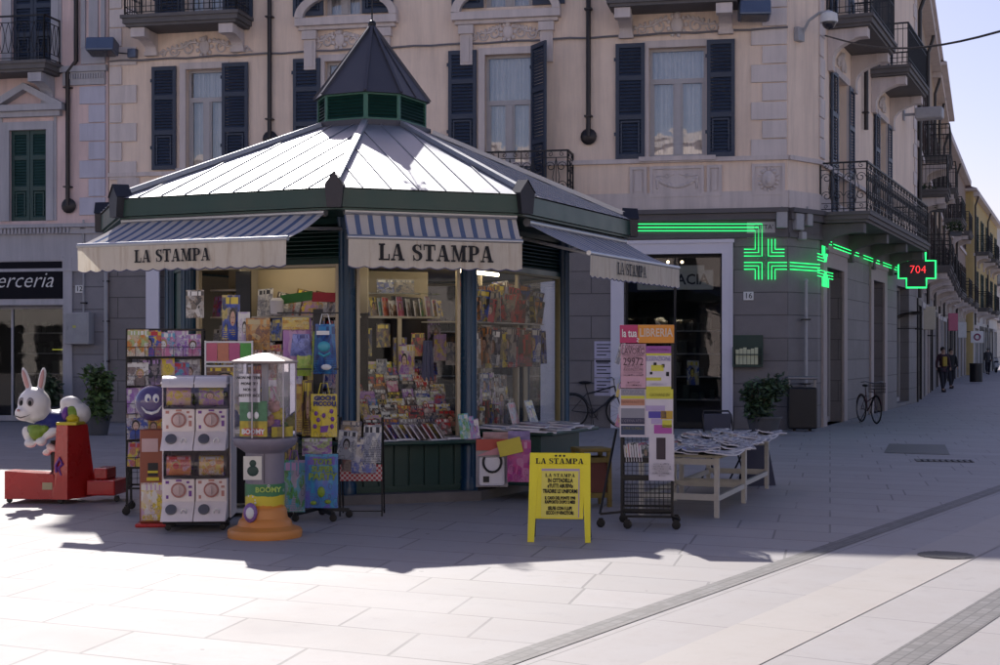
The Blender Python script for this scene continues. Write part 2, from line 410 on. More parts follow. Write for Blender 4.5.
# ------------------------------------------------------------------ ground
def paving(name, col, bw, bh, joint=.011, tone=.2):
    t = NT(name); uv = t.coords(False)
    wob = t.n('TexNoise', Vector=uv, Scale=.6, Detail=2)
    b = t.n('TexBrick', {'offset': .42, 'offset_frequency': 2, 'squash': .72, 'squash_frequency': 3}, Vector=uv, Scale=1.0, Mortar_Size=joint, Mortar_Smooth=.2, Bias=-.1, Brick_Width=bw, Row_Height=bh, Color1=(.1, .1, .1), Color2=(.9, .9, .9), Mortar=(.5, .5, .5))
    # only some joints stay open and dark
    jn = t.ramp(t.noise(uv, .55, 3), [(.30, (.3, .3, .3)), (.5, (1, 1, 1))])
    n1 = t.noise(uv, .5, 6, .6); n2 = t.noise(uv, 90, 3); n3 = t.noise(uv, 5, 5, .7)
    c = t.mix(b.outputs['Color'], sc((col[0], col[1] * .985, col[2] * .95), 1 - tone * 1.3), sc(col, 1 + tone * .5))
    c = t.mix(n1, sc(col, .82), c)
    c = t.mix(t.math('MULTIPLY', t.ramp(n3, [(.56, (0, 0, 0)), (.72, (1, 1, 1))]), .5), c, sc(col, .62))
    c = t.mix(t.math('MULTIPLY', n2, .22), c, sc(col, .6))
    n4 = t.noise(uv, 1.7, 7, .75); c = t.mix(t.ramp(n4, [(.42, (0, 0, 0)), (.66, (.55, .55, .55))]), c, (col[0] * .78, col[1] * .74, col[2] * .70))
    vo = t.n('TexVoronoi', {'feature': 'F1'}, Vector=t.mix(.06, uv, wob.outputs['Color']), Scale=2.3)
    spot = t.math('LESS_THAN', vo.outputs['Distance'], t.math('MULTIPLY', n3, .09))
    c = t.mix(t.math('MULTIPLY', spot, .7), c, sc(col, .25))
    j = t.math('MULTIPLY', b.outputs['Fac'], jn)
    c = t.mix(t.math('MULTIPLY', j, .65), c, sc(col, .25))
    h = t.math('SUBTRACT', t.math('MULTIPLY', n2, .3), j)
    t.bsdf(c, t.math('MULTIPLY_ADD', n1, .25, .5), 0, t.bump(h, .35, .006)); return t.m
def sheet(name, pts, z, mat, ua, ub, label=None, sub=1):
    """flat polygon; uv = coordinates along the two (possibly skewed) joint directions, metres"""
    a, b = Vector(ua).normalized(), Vector(ub).normalized(); det = a.x * b.y - a.y * b.x
    mb = MB(); n = len(pts)
    uv = [((x * b.y - y * b.x) / det, (a.x * y - a.y * x) / det) for x, y in pts]
    mb.add([(x, y, z) for x, y in pts], [tuple(range(n))], 0, [uv])
    o = mb.build(name, mat); o['kind'] = 'structure'
    if label: o['label'] = label
    return o
SD = Vector((.617, 1.0)).normalized(); SN = Vector((SD.y, -SD.x))     # street-strip direction, normal pointing to the street
S1 = Vector((.5755, 8.345)); S2 = Vector((2.03, 7.365))
stone = (.40, .37, .37)
m_plaza = paving('plaza_slabs', stone, 1.15, .62)
m_street = paving('street_slabs', sc(stone, .98), 1.3, .75, .006, .1)
m_lane = paving('lane_slabs', sc((.45, .41, .39), 1.0), 2.2, 1.3, .004, .08)
m_sett = paving('strip_setts', (.205, .19, .19), .10, .07, .006, .5)
m_earth = paving('ground_slabs', sc(stone, .9), 1.4, .8)
sheet('ground', [(-300, -60), (300, -60), (300, 600), (-300, 600)], -.004, m_earth, (1, -.2), (.2, 1), 'pale stone ground reaching to the horizon')
P0 = S1 - SD * 22; P1 = S1 + SD * 75
def off(p, d): return (p.x + SN.x * d, p.y + SN.y * d)
sheet('pavement', [off(P0, 0), off(P1, 0), (-16, 75), (-40, 40), (-40, -12)], 0.0, m_plaza, (2.25, -1), (.2276, 1), 'pale stone slab paving of the square around the kiosk')
wS = (S2 - S1).dot(SN)
sheet('street', [off(P0, 0), off(P0, 14), off(P1, 14), off(P1, 0)], 0.0, m_street, (SD.x, SD.y), (SN.x, SN.y), 'stone street with smooth wheel lane')
sheet('drainage_strip', [off(P0, -.085), off(P0, .085), off(P1, .085), off(P1, -.085)], .004, m_sett, (SD.x, SD.y), (SN.x, SN.y), 'narrow strip of dark setts crossing the pale paving')
sheet('drainage_strip', [off(P0, wS - .12), off(P0, wS + .12), off(P1, wS + .12), off(P1, wS - .12)], .004, m_sett, (SD.x, SD.y), (SN.x, SN.y), 'strip of dark setts along the far side of the wheel lane')
L1 = gp(640, 665).xy; L2 = gp(760, 665).xy
a1, a2 = (L1 - S1).dot(SN), (L2 - S1).dot(SN)
sheet('wheel_lane', [off(P0, a1), off(P0, a2), off(P1, a2), off(P1, a1)], .004, m_lane, (SD.x, SD.y), (SN.x, SN.y), 'smooth beige wheel lane between the strips')
m_iron = M_('cast_iron', (.15, .145, .15), .55, .6, .25, 20)
def plate(name, label, p0, p1, p2, p3):
    mb = MB(); mb.add([(p.x, p.y, .006) for p in (p0, p1, p2, p3)], [(0, 1, 2, 3)]);
    o = mb.build(name, m_iron)
    tag(o, label, 'manhole cover'); return o
plate('manhole_cover', 'long rectangular iron cover set in the shaded street paving', gp(884, 453), gp(950, 455), gp(945, 445), gp(889, 444))
def grate(name, label, c, w, d, rz, round_=False):
    t = thing(name, label, 'drain grate', (c.x, c.y, 0), rz)
    mb = MB()
    if round_:
        mb.tube([(w / 2 * math.cos(a), w / 2 * math.sin(a), .004) for a in [2 * PI * i / 28 for i in range(28)]], .007, 5, closed=True)
        for i in range(-4, 5):
            h = math.sqrt(max(0, (w / 2) ** 2 - (i * w / 10) ** 2)); mb.box(-h, h, i * w / 10 - .012, i * w / 10 + .012, .003, .011)
    else:
        for i in range(9): mb.box(-w / 2 + i * w / 9, -w / 2 + i * w / 9 + w / 16, -d / 2, d / 2, .003, .011)
        mb.box(-w / 2 - .02, -w / 2, -d / 2, d / 2, .004, .012); mb.box(w / 2, w / 2 + .02, -d / 2, d / 2, .004, .012)
    mb.build('grate', m_iron, t)
    mb = MB(); mb.box(-w / 2, w / 2, -d / 2, d / 2, .002, .0045) if not round_ else mb.cyl((0, 0), w / 2, .002, .0045, 28); mb.build('pit', M_('pit_dark', (.012, .012, .014), .9), t)
grate('drain_grate', 'slotted iron drain grate beyond the dark strip', gp(944, 461), .75, .45, R(-12))
grate('drain_grate', 'round iron drain at the edge of the building shadow', gp(946, 556), .42, .42, R(-30), True)
# ------------------------------------------------------------------ building materials
m_pink = stucco('pink_stucco', (.88, .69, .56), .5); m_rose = stucco('rose_stucco', (.76, .58, .55), .55)
m_ochre = stucco('ochre_stucco', (.50, .36, .22)); m_tan = stucco('tan_stucco', (.42, .32, .24)); m_yel = stucco('yellow_stucco', (.60, .45, .20)); m_white = stucco('white_stucco', (.66, .63, .58)); m_brown = stucco('brown_stucco', (.34, .25, .20))
m_quoin = stucco('quoin_stone', (.70, .62, .59)); m_greyq = stucco('grey_quoin_stone', (.54, .53, .62)); m_trim = stucco('trim_stone', (.66, .58, .55)); m_gtrim = stucco('grey_trim', (.45, .44, .47))
m_ash = ashlar('dark_ashlar', (.165, .152, .155), 2.9, .46, .37, .02); m_ash2 = ashlar('grey_ashlar', (.20, .195, .215), 2.4, .5, .4, .02)
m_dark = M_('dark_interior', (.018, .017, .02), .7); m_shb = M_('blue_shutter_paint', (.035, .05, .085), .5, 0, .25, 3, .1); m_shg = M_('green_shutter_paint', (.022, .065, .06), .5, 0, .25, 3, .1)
m_shbr = M_('brown_shutter_paint', (.055, .03, .025), .55, 0, .25, 3, .1)
m_wf = M_('window_frame_paint', (.45, .43, .44), .45, 0, .08); m_wfw = M_('shop_frame_paint', (.70, .68, .76), .4, 0, .06, 2)
m_curt = M_('curtain_cloth', (.82, .80, .80), .9, 0, .15, 2, .2, 30); m_iron2 = M_('wrought_iron', (.018, .018, .022), .5, .3, .2)
m_roof = M_('roof_tile', (.26, .12, .08), .85, 0, .4, 4); m_slab = M_('balcony_stone', (.15, .14, .14), .8, 0, .3, 3); m_pipe = M_('drain_pipe_paint', (.035, .03, .032), .4, .4, .2)
m_gl = glass('window_glass', (.92, .93, .95), 4.2, .015, .05); m_glshop = glass('shop_glass', (.55, .6, .62), 1.1, .02, .03)
m_box = M_('grey_plastic', (.38, .38, .40), .5, 0, .12); m_led = emis('green_neon', (.03, 1.0, .22), 1.7); m_red = emis('red_led', (1.0, .04, .05), 2.0)
m_black = M_('black_metal', (.014, .014, .017), .45, .2, .2); m_paper = M_('white_paper', (.66, .64, .68), .85, 0, .05, 3, 0)
m_ink = M_('black_ink', (.012, .012, .014), .8, 0, 0, 3, 0); m_whitep = M_('white_paint', (.7, .7, .7), .5, 0, .08)

class Fac:
    """one straight wall line; x along ex, y into the wall, z up; meshes come out relative to loc"""
    def __init__(s, o, ex, loc):
        s.o = Vector(o); s.e = Vector(ex).normalized(); s.i = Vector((-s.e.y, s.e.x)); s.loc = Vector((loc[0], loc[1], 0))
        s.M = frame((s.o.x - s.loc.x, s.o.y - s.loc.y, 0), (s.e.x, s.e.y, 0), (s.i.x, s.i.y, 0))
        s.W = frame((s.o.x, s.o.y, 0), (s.e.x, s.e.y, 0), (s.i.x, s.i.y, 0))
        s.rz = math.atan2(s.e.y, s.e.x)
    def s(s, px, off=0.0):
        t = (px - 500) / F; ox, oy = s.o.x - s.i.x * off, s.o.y - s.i.y * off
        return (t * oy - ox) / (s.e.x - t * s.e.y)
    def z(s, px, py, off=0.0):
        Y = s.o.y - s.i.y * off + s.e.y * s.s(px, off); return CAMZ + (HOR - py) * Y / F
    def p(s, x, z, off=0.0):
        v = s.o + s.e * x - s.i * off; return Vector((v.x, v.y, z))
    def mb(s): return MB(s.M)
def wall_mesh(mb, s0, s1, z0, z1, holes, depth=.28, mi=0, y=0.0):
    xs = sorted({s0, s1} | {max(s0, min(s1, v)) for h in holes for v in h[:2]}); zs = sorted({z0, z1} | {max(z0, min(z1, v)) for h in holes for v in h[2:]})
    for i in range(len(xs) - 1):
        for j in range(len(zs) - 1):
            a, b, c, d = xs[i], xs[i + 1], zs[j], zs[j + 1]; mx, mz = (a + b) / 2, (c + d) / 2
            if b - a < 1e-5 or d - c < 1e-5: continue
            if any(h[0] < mx < h[1] and h[2] < mz < h[3] for h in holes): continue
            mb.quad((a, y, c), (b, y, c), (b, y, d), (a, y, d), mi, [(a, c), (b, c), (b, d), (a, d)])
    for h in holes:
        a, b, c, d = h; c = max(c, z0); d = min(d, z1); a = max(a, s0); b = min(b, s1); e = y + depth
        mb.quad((a, y, c), (a, y, d), (a, e, d), (a, e, c), mi, [(a, c), (a, d), (a + depth, d), (a + depth, c)])
        mb.quad((b, y, c), (b, e, c), (b, e, d), (b, y, d), mi, [(b, c), (b + depth, c), (b + depth, d), (b, d)])
        mb.quad((a, y, d), (b, y, d), (b, e, d), (a, e, d), mi, [(a, d), (b, d), (b, d + depth), (a, d + depth)])
        mb.quad((a, y, c), (a, e, c), (b, e, c), (b, y, c), mi, [(a, c), (a, c + depth), (b, c + depth), (b, c)])
    return mb
def window(fc, par, a, b, c, d, curtain=True, fr=m_wf, y=.16, transom=.3, two=True):
    """casement window: frame mesh with glass pane, curtain and dark room behind it"""
    mb = fc.mb(); w = .055
    mb.box(a, a + w, y, y + .06, c, d); mb.box(b - w, b, y, y + .06, c, d); mb.box(a + w, b - w, y, y + .06, d - w, d); mb.box(a + w, b - w, y, y + .06, c, c + w)
    zt = d - (d - c) * transom
    mb.box(a + w, b - w, y - .01, y + .05, zt - .05, zt + .05)
    if two:
        m = (a + b) / 2; mb.box(m - .06, m + .06, y - .015, y + .045, c + w, zt - .05)
        for q in (a + w, m + .06): mb.box(q, q + .04, y + .005, y + .055, c + w, zt - .05)
        for q in (b - w, m - .06): mb.box(q - .04, q, y + .005, y + .055, c + w, zt - .05)
    f = mb.build('window', fr, par)
    g = fc.mb(); g.quad((a + w, y + .03, c + w), (b - w, y + .03, c + w), (b - w, y + .03, d - w), (a + w, y + .03, d - w)); g.build('pane', m_gl, f)
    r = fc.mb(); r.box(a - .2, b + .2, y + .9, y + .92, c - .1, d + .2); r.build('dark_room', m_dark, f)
    if curtain:
        k = fc.mb(); n = 40; V = []
        for i in range(n + 1):
            x = a + .02 + (b - a - .04) * i / n; yy = y + .16 + .025 * math.sin(i * 1.9) + .01 * math.sin(i * .7)
            V += [(x, yy, c), (x, yy, d)]
        k.add(V, [(2 * i, 2 * i + 2, 2 * i + 3, 2 * i + 1) for i in range(n)], 0, None, True); k.build('curtain', m_curt, f)
    return f
def shutter(fc, par, a, b, c, d, mat=m_shb, T=None, y0=-.075, n=None, name='shutter'):
    """louvred leaf lying against the wall (or turned by T)"""
    mb = fc.mb()
    if T is not None: mb.M = fc.M @ T
    w = .075; y1 = y0 + .045
    mids = [c, c + (d - c) * .36, c + (d - c) * .70, d]
    mb.box(a, a + w, y0, y1, c, d); mb.box(b - w, b, y0, y1, c, d)
    for k, zc in enumerate(mids):
        za, zb = (zc, zc + .09) if k == 0 else ((zc - .09, zc) if k == 3 else (zc - .05, zc + .05)); mb.box(a + w, b - w, y0, y1, za, zb)
    for k in range(3):
        za, zb = mids[k] + (.09 if k == 0 else .05), mids[k + 1] - (.09 if k == 2 else .05)
        if k == 0:
            mb.box(a + w + .03, a + w + .06, y0 - .004, y1 - .01, za + .03, zb - .03); mb.box(b - w - .06, b - w - .03, y0 - .004, y1 - .01, za + .03, zb - .03); mb.box(a + w + .06, b - w - .06, y0 - .004, y1 - .01, zb - .06, zb - .03)
        m = max(3, int((zb - za) / (.065 if n is None else n))); h = (zb - za) / m
        for i in range(m):
            z = za + h * (i + .5)
            mb.add([(a + w, y0 + .004, z - h * .45), (b - w, y0 + .004, z - h * .45), (b - w, y1 - .002, z + h * .5), (a + w, y1 - .002, z + h * .5), (a + w, y0 + .010, z - h * .52), (b - w, y0 + .010, z - h * .52), (b - w, y1 + .004, z + h * .42), (a + w, y1 + .004, z + h * .42)], [(0, 1, 2, 3), (7, 6, 5, 4), (0, 4, 5, 1), (3, 2, 6, 7)])
    for zc in (c + (d - c) * .2, c + (d - c) * .85): mb.box(a - .03, a, y0 - .006, y0 + .02, zc, zc + .07)
    return mb.build(name, mat, par)
def spiral(mb, cx, cz, r, y=0.0, tw=1.6, a0=0.0, sgn=1, th=.012, n=18, mi=0):
    pts = [(cx + sgn * r * (1 - .75 * i / n) * math.cos(a0 + tw * 2 * PI * i / n), y, cz + r * (1 - .75 * i / n) * math.sin(a0 + tw * 2 * PI * i / n)) for i in range(n + 1)]
    mb.tube(pts, th, 4, mi)
def railing(mb, pts, z0, h, style='scroll', pitch=.12, mi=0):
    """iron railing along a polyline in local x,y"""
    for k in range(len(pts) - 1):
        a, b = Vector(pts[k]), Vector(pts[k + 1]); L = (b - a).length; d = (b - a) / L
        for z, t in ((z0 + h, .035), (z0 + h - .14, .016), (z0 + .08, .018), (z0 + .2, .014)):
            mb.bar((a.x, a.y, z), (b.x, b.y, z), t, t)
        mb.bar((a.x, a.y, z0), (a.x, a.y, z0 + h), .03, .03); mb.bar((b.x, b.y, z0), (b.x, b.y, z0 + h), .03, .03)
        n = max(1, round(L / pitch))
        if style == 'scroll':
            m = max(1, round(L / .5))
            for i in range(m):
                x0, x1 = L * i / m, L * (i + 1) / m; xc = (x0 + x1) / 2; ww = (x1 - x0) / 2
                mb.bar((*(a + d * x1), z0), (*(a + d * x1), z0 + h), .018, .018)
                M0 = mb.M; mb.M = M0 @ frame((*(a + d * xc), 0), (d.x, d.y, 0), (-d.y, d.x, 0))
                for sg in (1, -1):
                    for zz, rr in ((z0 + h * .70, ww * .46), (z0 + h * .34, ww * .46)): spiral(mb, sg * ww * .48, zz, rr, 0, 1.3, 0, sg, .009, 12)
                    spiral(mb, sg * ww * .5, z0 + h - .07, .055, 0, 1.1, PI / 2, sg, .008, 8); spiral(mb, sg * ww * .5, z0 + .14, .05, 0, 1.1, -PI / 2, sg, .008, 8)
                    mb.tube([(0, 0, z0 + .2), (sg * ww * .3, 0, z0 + h * .5), (0, 0, z0 + h - .14)], .009, 4)
                mb.bar((0, 0, z0 + .2), (0, 0, z0 + h - .14), .012, .012)
                mb.M = M0
        elif style == 'oval':
            m = max(1, round(L / .16))
            for i in range(m):
                x = L * (i + .5) / m; M0 = mb.M; mb.M = M0 @ frame((*(a + d * x), 0), (d.x, d.y, 0), (-d.y, d.x, 0))
                for sg in (1, -1): mb.tube([(sg * .065 * math.sin(PI * j / 6 * 1), 0, z0 + .2 + (h - .34) * j / 6) for j in range(7)], .008, 4)
                mb.M = M0
        else:
            for i in range(1, n):
                p = a + d * (L * i / n); mb.bar((p.x, p.y, z0 + .08), (p.x, p.y, z0 + h), .014, .014)
                if style == 'knob': mb.ball((p.x, p.y, z0 + h * .45), (.022, .022, .04), 4)
    return mb
def balcony(fc, par, a, b, z, w, h=1.0, style='bars', brackets=2, th=.16, slab=m_slab, bmat=m_trim, blen=.75):
    mb = fc.mb(); mb.box(a, b, -w, -.002, z - th, z); mb.box(a + .05, b - .05, -w + .05, -.002, z - th - .06, z - th); mb.box(a - .04, b + .04, -w - .04, -.002, z - .05, z + .02)
    s_ = mb.build('balcony', slab, par)
    railing(fc.mb(), [(a + .04, -.02), (a + .04, -w + .04), (b - .04, -w + .04), (b - .04, -.02)], z, h, style).build('railing', m_iron2, s_)
    for i in range(brackets):
        x = a + .3 + (b - a - .6) * (i / max(1, brackets - 1)); k = fc.mb(); zt = z - th - .07
        prof = [(-w * .85, zt), (-.003, zt), (-.003, zt - blen)] + [(-.003 - .10 - (w * .75) * t ** 2.2, zt - blen + (blen - .16) * t ** .55) for t in [0, .15, .3, .5, .7, .85, 1]]
        pr = [(y, q) for y, q in prof]
        V = [(x - .13, y, q) for y, q in pr] + [(x + .13, y, q) for y, q in pr]; n = len(pr)
        k.add(V, [tuple(range(n)), tuple(range(2 * n - 1, n - 1, -1))] + [(j, j + n, (j + 1) % n + n, (j + 1) % n) for j in range(n)])
        k.box(x - .16, x + .16, -w * .88, -w * .6, zt - .2, zt - .002); k.box(x - .15, x + .15, -.12, -.004, zt - blen - .06, zt - blen + .03)
        k.build('bracket', bmat, s_)
    return s_
def relief(fc, par, cx, cz, w, h, kind='scroll', mat=m_trim, y=-.02):
    mb = fc.mb()
    if kind == 'scroll':
        mb.ball((cx, y - .01, cz), (h * .22, .05, h * .30), 8); mb.ball((cx, y - .03, cz + h * .30), (h * .12, .05, h * .12), 6)
        for a in range(9): mb.ball((cx + h * .30 * math.cos(a * .7), y - .01, cz + h * .36 * math.sin(a * .7)), (.045, .03, .05), 5)
        for sg in (1, -1):
            spiral(mb, cx + sg * w * .17, cz - h * .05, h * .28, y, 1.5, 0, sg, .022); spiral(mb, cx + sg * w * .31, cz - h * .12, h * .22, y, 1.5, PI, sg, .020); spiral(mb, cx + sg * w * .42, cz - h * .2, h * .14, y, 1.3, 0, sg, .016)
            mb.tube([(cx + sg * w * (.08 + .40 * i / 8), y, cz + h * (.20 - .42 * i / 8 + .05 * math.sin(i * 1.5))) for i in range(9)], [.035 - .003 * i for i in range(9)], 5)
            for i in range(8): mb.ball((cx + sg * w * (.1 + .045 * i), y, cz + h * (.28 - .05 * i)), (.05, .03, .03), 4, T=Matrix.Rotation(sg * (.6 + i * .3), 3, 'Y'))
    elif kind == 'garland':
        for i in range(15):
            u = i / 14 * 2 - 1; mb.ball((cx + u * w * .38, y, cz - h * .30 * (1 - u * u) + h * .1), (.06, .035, .045), 5)
        for sg in (1, -1):
            spiral(mb, cx + sg * w * .2, cz + h * .24, h * .13, y, 1.3, 0, sg, .016)
            for i in range(4): mb.ball((cx + sg * w * .40, y, cz + h * .12 - i * h * .11), (.045 - .006 * i, .03, .05), 5)
            mb.tube([(cx + sg * w * .05, y, cz + h * .3), (cx + sg * w * .25, y, cz + h * .2), (cx + sg * w * .42, y, cz + h * .26)], .018, 5)
    else:   # lion mask
        mb.ball((cx, y, cz), (w * .24, .09, h * .30), 8)
        mb.ball((cx, y - .07, cz - h * .08), (w * .10, .05, h * .12), 6); mb.box(cx - w * .1, cx + w * .1, y - .10, y - .02, cz - h * .24, cz - h * .20)
        for sg in (1, -1): mb.ball((cx + sg * w * .09, y - .075, cz + h * .06), (.02, .02, .02), 4); mb.ball((cx + sg * w * .17, y - .02, cz + h * .26), (.04, .04, .04), 5)
        for i in range(16):
            a = i / 16 * 2 * PI; mb.ball((cx + w * .29 * math.cos(a), y, cz + h * .36 * math.sin(a)), (.05, .04, .035), 4, T=Matrix.Rotation(-a, 3, 'Y'))
    return mb.build('relief', mat, par)
def quoins(fc, par, a, b, z0, z1, inset, h, mat, side=-1, y=-.04, gap=.02, phase=0):
    mb = fc.mb(); n = int((z1 - z0) / h); k = 0
    for i in range(n + 1):
        za, zb = z0 + i * h, min(z0 + (i + 1) * h - gap, z1)
        if zb - za < .05: continue
        d = inset if (i + phase) % 2 else 0
        aa, bb = (a + d, b) if side < 0 else (a, b - d)
        mb.bbox(aa, bb, y, .001, za, zb, .012)
    return mb.build('quoins', mat, par)
def pipe(fc, par, x, z0, z1, y=-.09, r=.055, jog=None, disc=True):
    mb = fc.mb(); pts = [(x, y, z1)] + ([(x, y, jog[0]), (x + jog[1], y, jog[0] - .25)] if jog else []) + [(x + (jog[1] if jog else 0), y, z0)]
    mb.tube(pts, r, 8)
    xx = x + (jog[1] if jog else 0)
    if disc: mb.lathe([(.03, 0), (.16, .0), (.17, .05), (.12, .09), (.02, .1)], (0, 0), 14, T=Matrix.Translation((xx, y + .08, z0)) @ Matrix.Rotation(R(90), 4, 'X'))
    for z in [z0 + .4 + i * 2.2 for i in range(int((z1 - z0) / 2.2) + 1)]:
        if z < z1: mb.box(xx - .08, xx + .08, y - .07, 0, z, z + .03)
    return mb.build('downpipe', m_pipe, par)

# ------------------------------------------------------------------ the corner building
K = Vector((5.77, 29.05)); FE = Vector((1, -.207)).normalized()
cb = thing('corner_building', 'large pink corner building with blue shutters, grey stone ground floor and quoins', 'building', (K.x, K.y, 0))
ff = Fac(K, FE, K); K2 = Vector((6.53, 29.79)); SE = Vector((.4276, 1)).normalized()
fch = Fac(K, K2 - K, K); fs = Fac(K2, SE, K)
sl_ = ff.s(109); ZG = 4.38; ZE = 16.5; LS = 15.6
Z = lambda x, y: ff.z(x, y); S = ff.s
wins = [(S(186), S(223), Z(200, 168), Z(200, 69)), (S(325), S(362), Z(340, 163), Z(340, 61)), (S(485), S(532), Z(510, 212), Z(510, 54)), (S(649), S(706), Z(680, 156), Z(680, 47))]
up2 = [(w_[0], w_[1], 8.75, 11.2) for w_ in wins]
wall_mesh(ff.mb(), sl_, 0, ZG, ZE, wins + up2).build('upper_wall', m_pink, cb)
ph = (S(624), S(722), 0, Z(680, 254)); sh2 = (S(160), S(330), 0, 3.4); sh3 = (S(400), S(541), 0, 3.6)
wall_mesh(ff.mb(), sl_, 0, 0, ZG, [ph, sh2, sh3], .35).build('ground_wall', m_ash, cb)
chl = (K2 - K).length
wall_mesh(fch.mb(), 0, chl, ZG, ZE, []).build('upper_wall', m_pink, cb); wall_mesh(fch.mb(), 0, chl, 0, ZG, []).build('ground_wall', m_ash, cb)
sdoors = [(2.0, 3.4, 4.5, 7.6), (8.0, 9.4, 4.5, 7.6)]
sdoors2 = [(1.9, 3.3, 8.7, 11.3), (8.0, 9.4, 8.7, 11.3)]
wall_mesh(fs.mb(), 0, LS, ZG, ZE, sdoors + sdoors2).build('upper_wall', m_pink, cb)
sg = [(fs.s(825) + .0, fs.s(842), 0, 3.35), (fs.s(872), fs.s(883), 0, 3.35), (fs.s(897), fs.s(909), .1, 3.4)]
wall_mesh(fs.mb(), 0, LS, 0, ZG, sg, .3).build('ground_wall', m_ash, cb)
# closed back and roof
def solid_back(par, pts, z0, z1, mat, name='back_wall', loc=K):
    mb = MB(); pts = [(p[0] - loc.x, p[1] - loc.y) for p in pts]
    for a, b in zip(pts[:-1], pts[1:]): mb.quad((*a, z0), (*b, z0), (*b, z1), (*a, z1), 0, [(0, z0), (4, z0), (4, z1), (0, z1)])
    return mb.build(name, mat, par)
pL = ff.p(sl_, 0).xy; pR = fs.p(LS, 0).xy; pLb = pL + ff.i * 14; pRb = pR + Vector((-.919, .393)) * 9
solid_back(cb, [pR, pRb, pLb, pL], 0, ZE, m_pink)
def roof_on(par, pts, z, over, rise, loc=K, mat=m_roof, eave=m_trim):
    c = sum((Vector(p) for p in pts), Vector((0, 0))) / len(pts); q = [Vector(p) + (Vector(p) - c).normalized() * over - Vector(loc[:2]) for p in pts]
    mb = MB(); mb.vprism([(p.x, p.y) for p in q], z, z + .12); mb.build('eave', eave, par)
    c2 = c - Vector(loc[:2]); top = [c2 + (p - c2) * .35 for p in q]
    MB().vprism([(p.x, p.y) for p in q], z + .123, z + rise, 0, [(p.x, p.y) for p in top]).build('roof', mat, par)
roof_on(cb, [pL + FE * .62, Vector(K), K2, pR, pRb, pLb + FE * .62], ZE, .6, 2.3)
# cornice between ground floor and first floor
for fc, a, b in ((ff, sl_, .01), (fch, -.01, chl + .01), (fs, -.01, LS)):
    mb = fc.mb(); mb.box(a, b, -.16, .001, ZG - .02, ZG + .07); mb.box(a, b, -.10, .0015, ZG - .16, ZG - .025); mb.box(a, b, -.05, .001, ZG - .52, ZG - .43); mb.box(a, b, -.03, .0012, ZG - .425, ZG - .165)
    mb.build('cornice', M_('cornice_stone', (.13, .12, .125), .7, 0, .25, 3), cb)
    mb = fc.mb(); zc = Z(680, 160); mb.box(a, b, -.07, .001, zc - .05, zc + .04); mb.box(a, b, -.04, .0008, ZG + .075, ZG + .42); mb.build('string_course', m_trim, cb)
    mb = fc.mb(); mb.box(a, b, -.05, .001, ZE - .5, ZE - .01); mb.box(a, b, -.3, .0012, ZE - .2, ZE - .012); mb.build('eave_cornice', m_trim, cb)
quoins(ff, cb, S(751), S(787), Z(770, 160) + .06, ZE - .6, .22, .375, m_quoin, -1)
quoins(ff, cb, S(110), S(137), Z(120, 180), ZE - .6, .35, .42, m_quoin, 1)
quoins(fs, cb, .12, .62, ZG + 1.2, ZE - .6, .12, .42, m_quoin, 1)
quoins(fs, cb, LS - .7, LS - .05, ZG + .5, ZE - .6, .25, .42, m_quoin, -1)
# windows and shutters of the front
for k, (a, b, c, d) in enumerate(wins):
    window(ff, cb, a, b, c, d); mb = ff.mb()
    for q in ((a - .14, a, c - .02, d + .14), (b, b + .14, c - .02, d + .14)): mb.box(q[0], q[1], -.035, .001, q[2], q[3])
    mb.box(a, b, -.036, .0012, d, d + .14)
    if k != 2: mb.box(a - .2, b + .2, -.12, .0012, c - .1, c - .01)
    mb.build('window_surround', m_trim, cb)
for (a, b, c, d) in up2:
    window(ff, cb, a, b, c, d); shutter(ff, cb, a - .7, a - .02, c, d); shutter(ff, cb, b + .02, b + .7, c, d)
SB = [(153, 177, 67, 170, 0), (223, 249, 63, 168, 0), (294, 321, 59, 161, 0), (366, 393, 57, 160, 0), (449, 477, 51, 154, 0), (616, 645, 44, 159, 0), (707, 735, 40, 157, 0)]
for x0, x1, y0, y1, _ in SB: shutter(ff, cb, S(x0), S(x1), Z((x0 + x1) / 2, y1), Z((x0 + x1) / 2, y0))
a, b = S(532), S(549) + .25      # one leaf stands ajar
shutter(ff, cb, 0, .62, Z(540, 198), Z(540, 46), T=Matrix.Translation((S(532), -.05, 0)) @ Matrix.Rotation(R(-52), 4, 'Z'), y0=-.02)
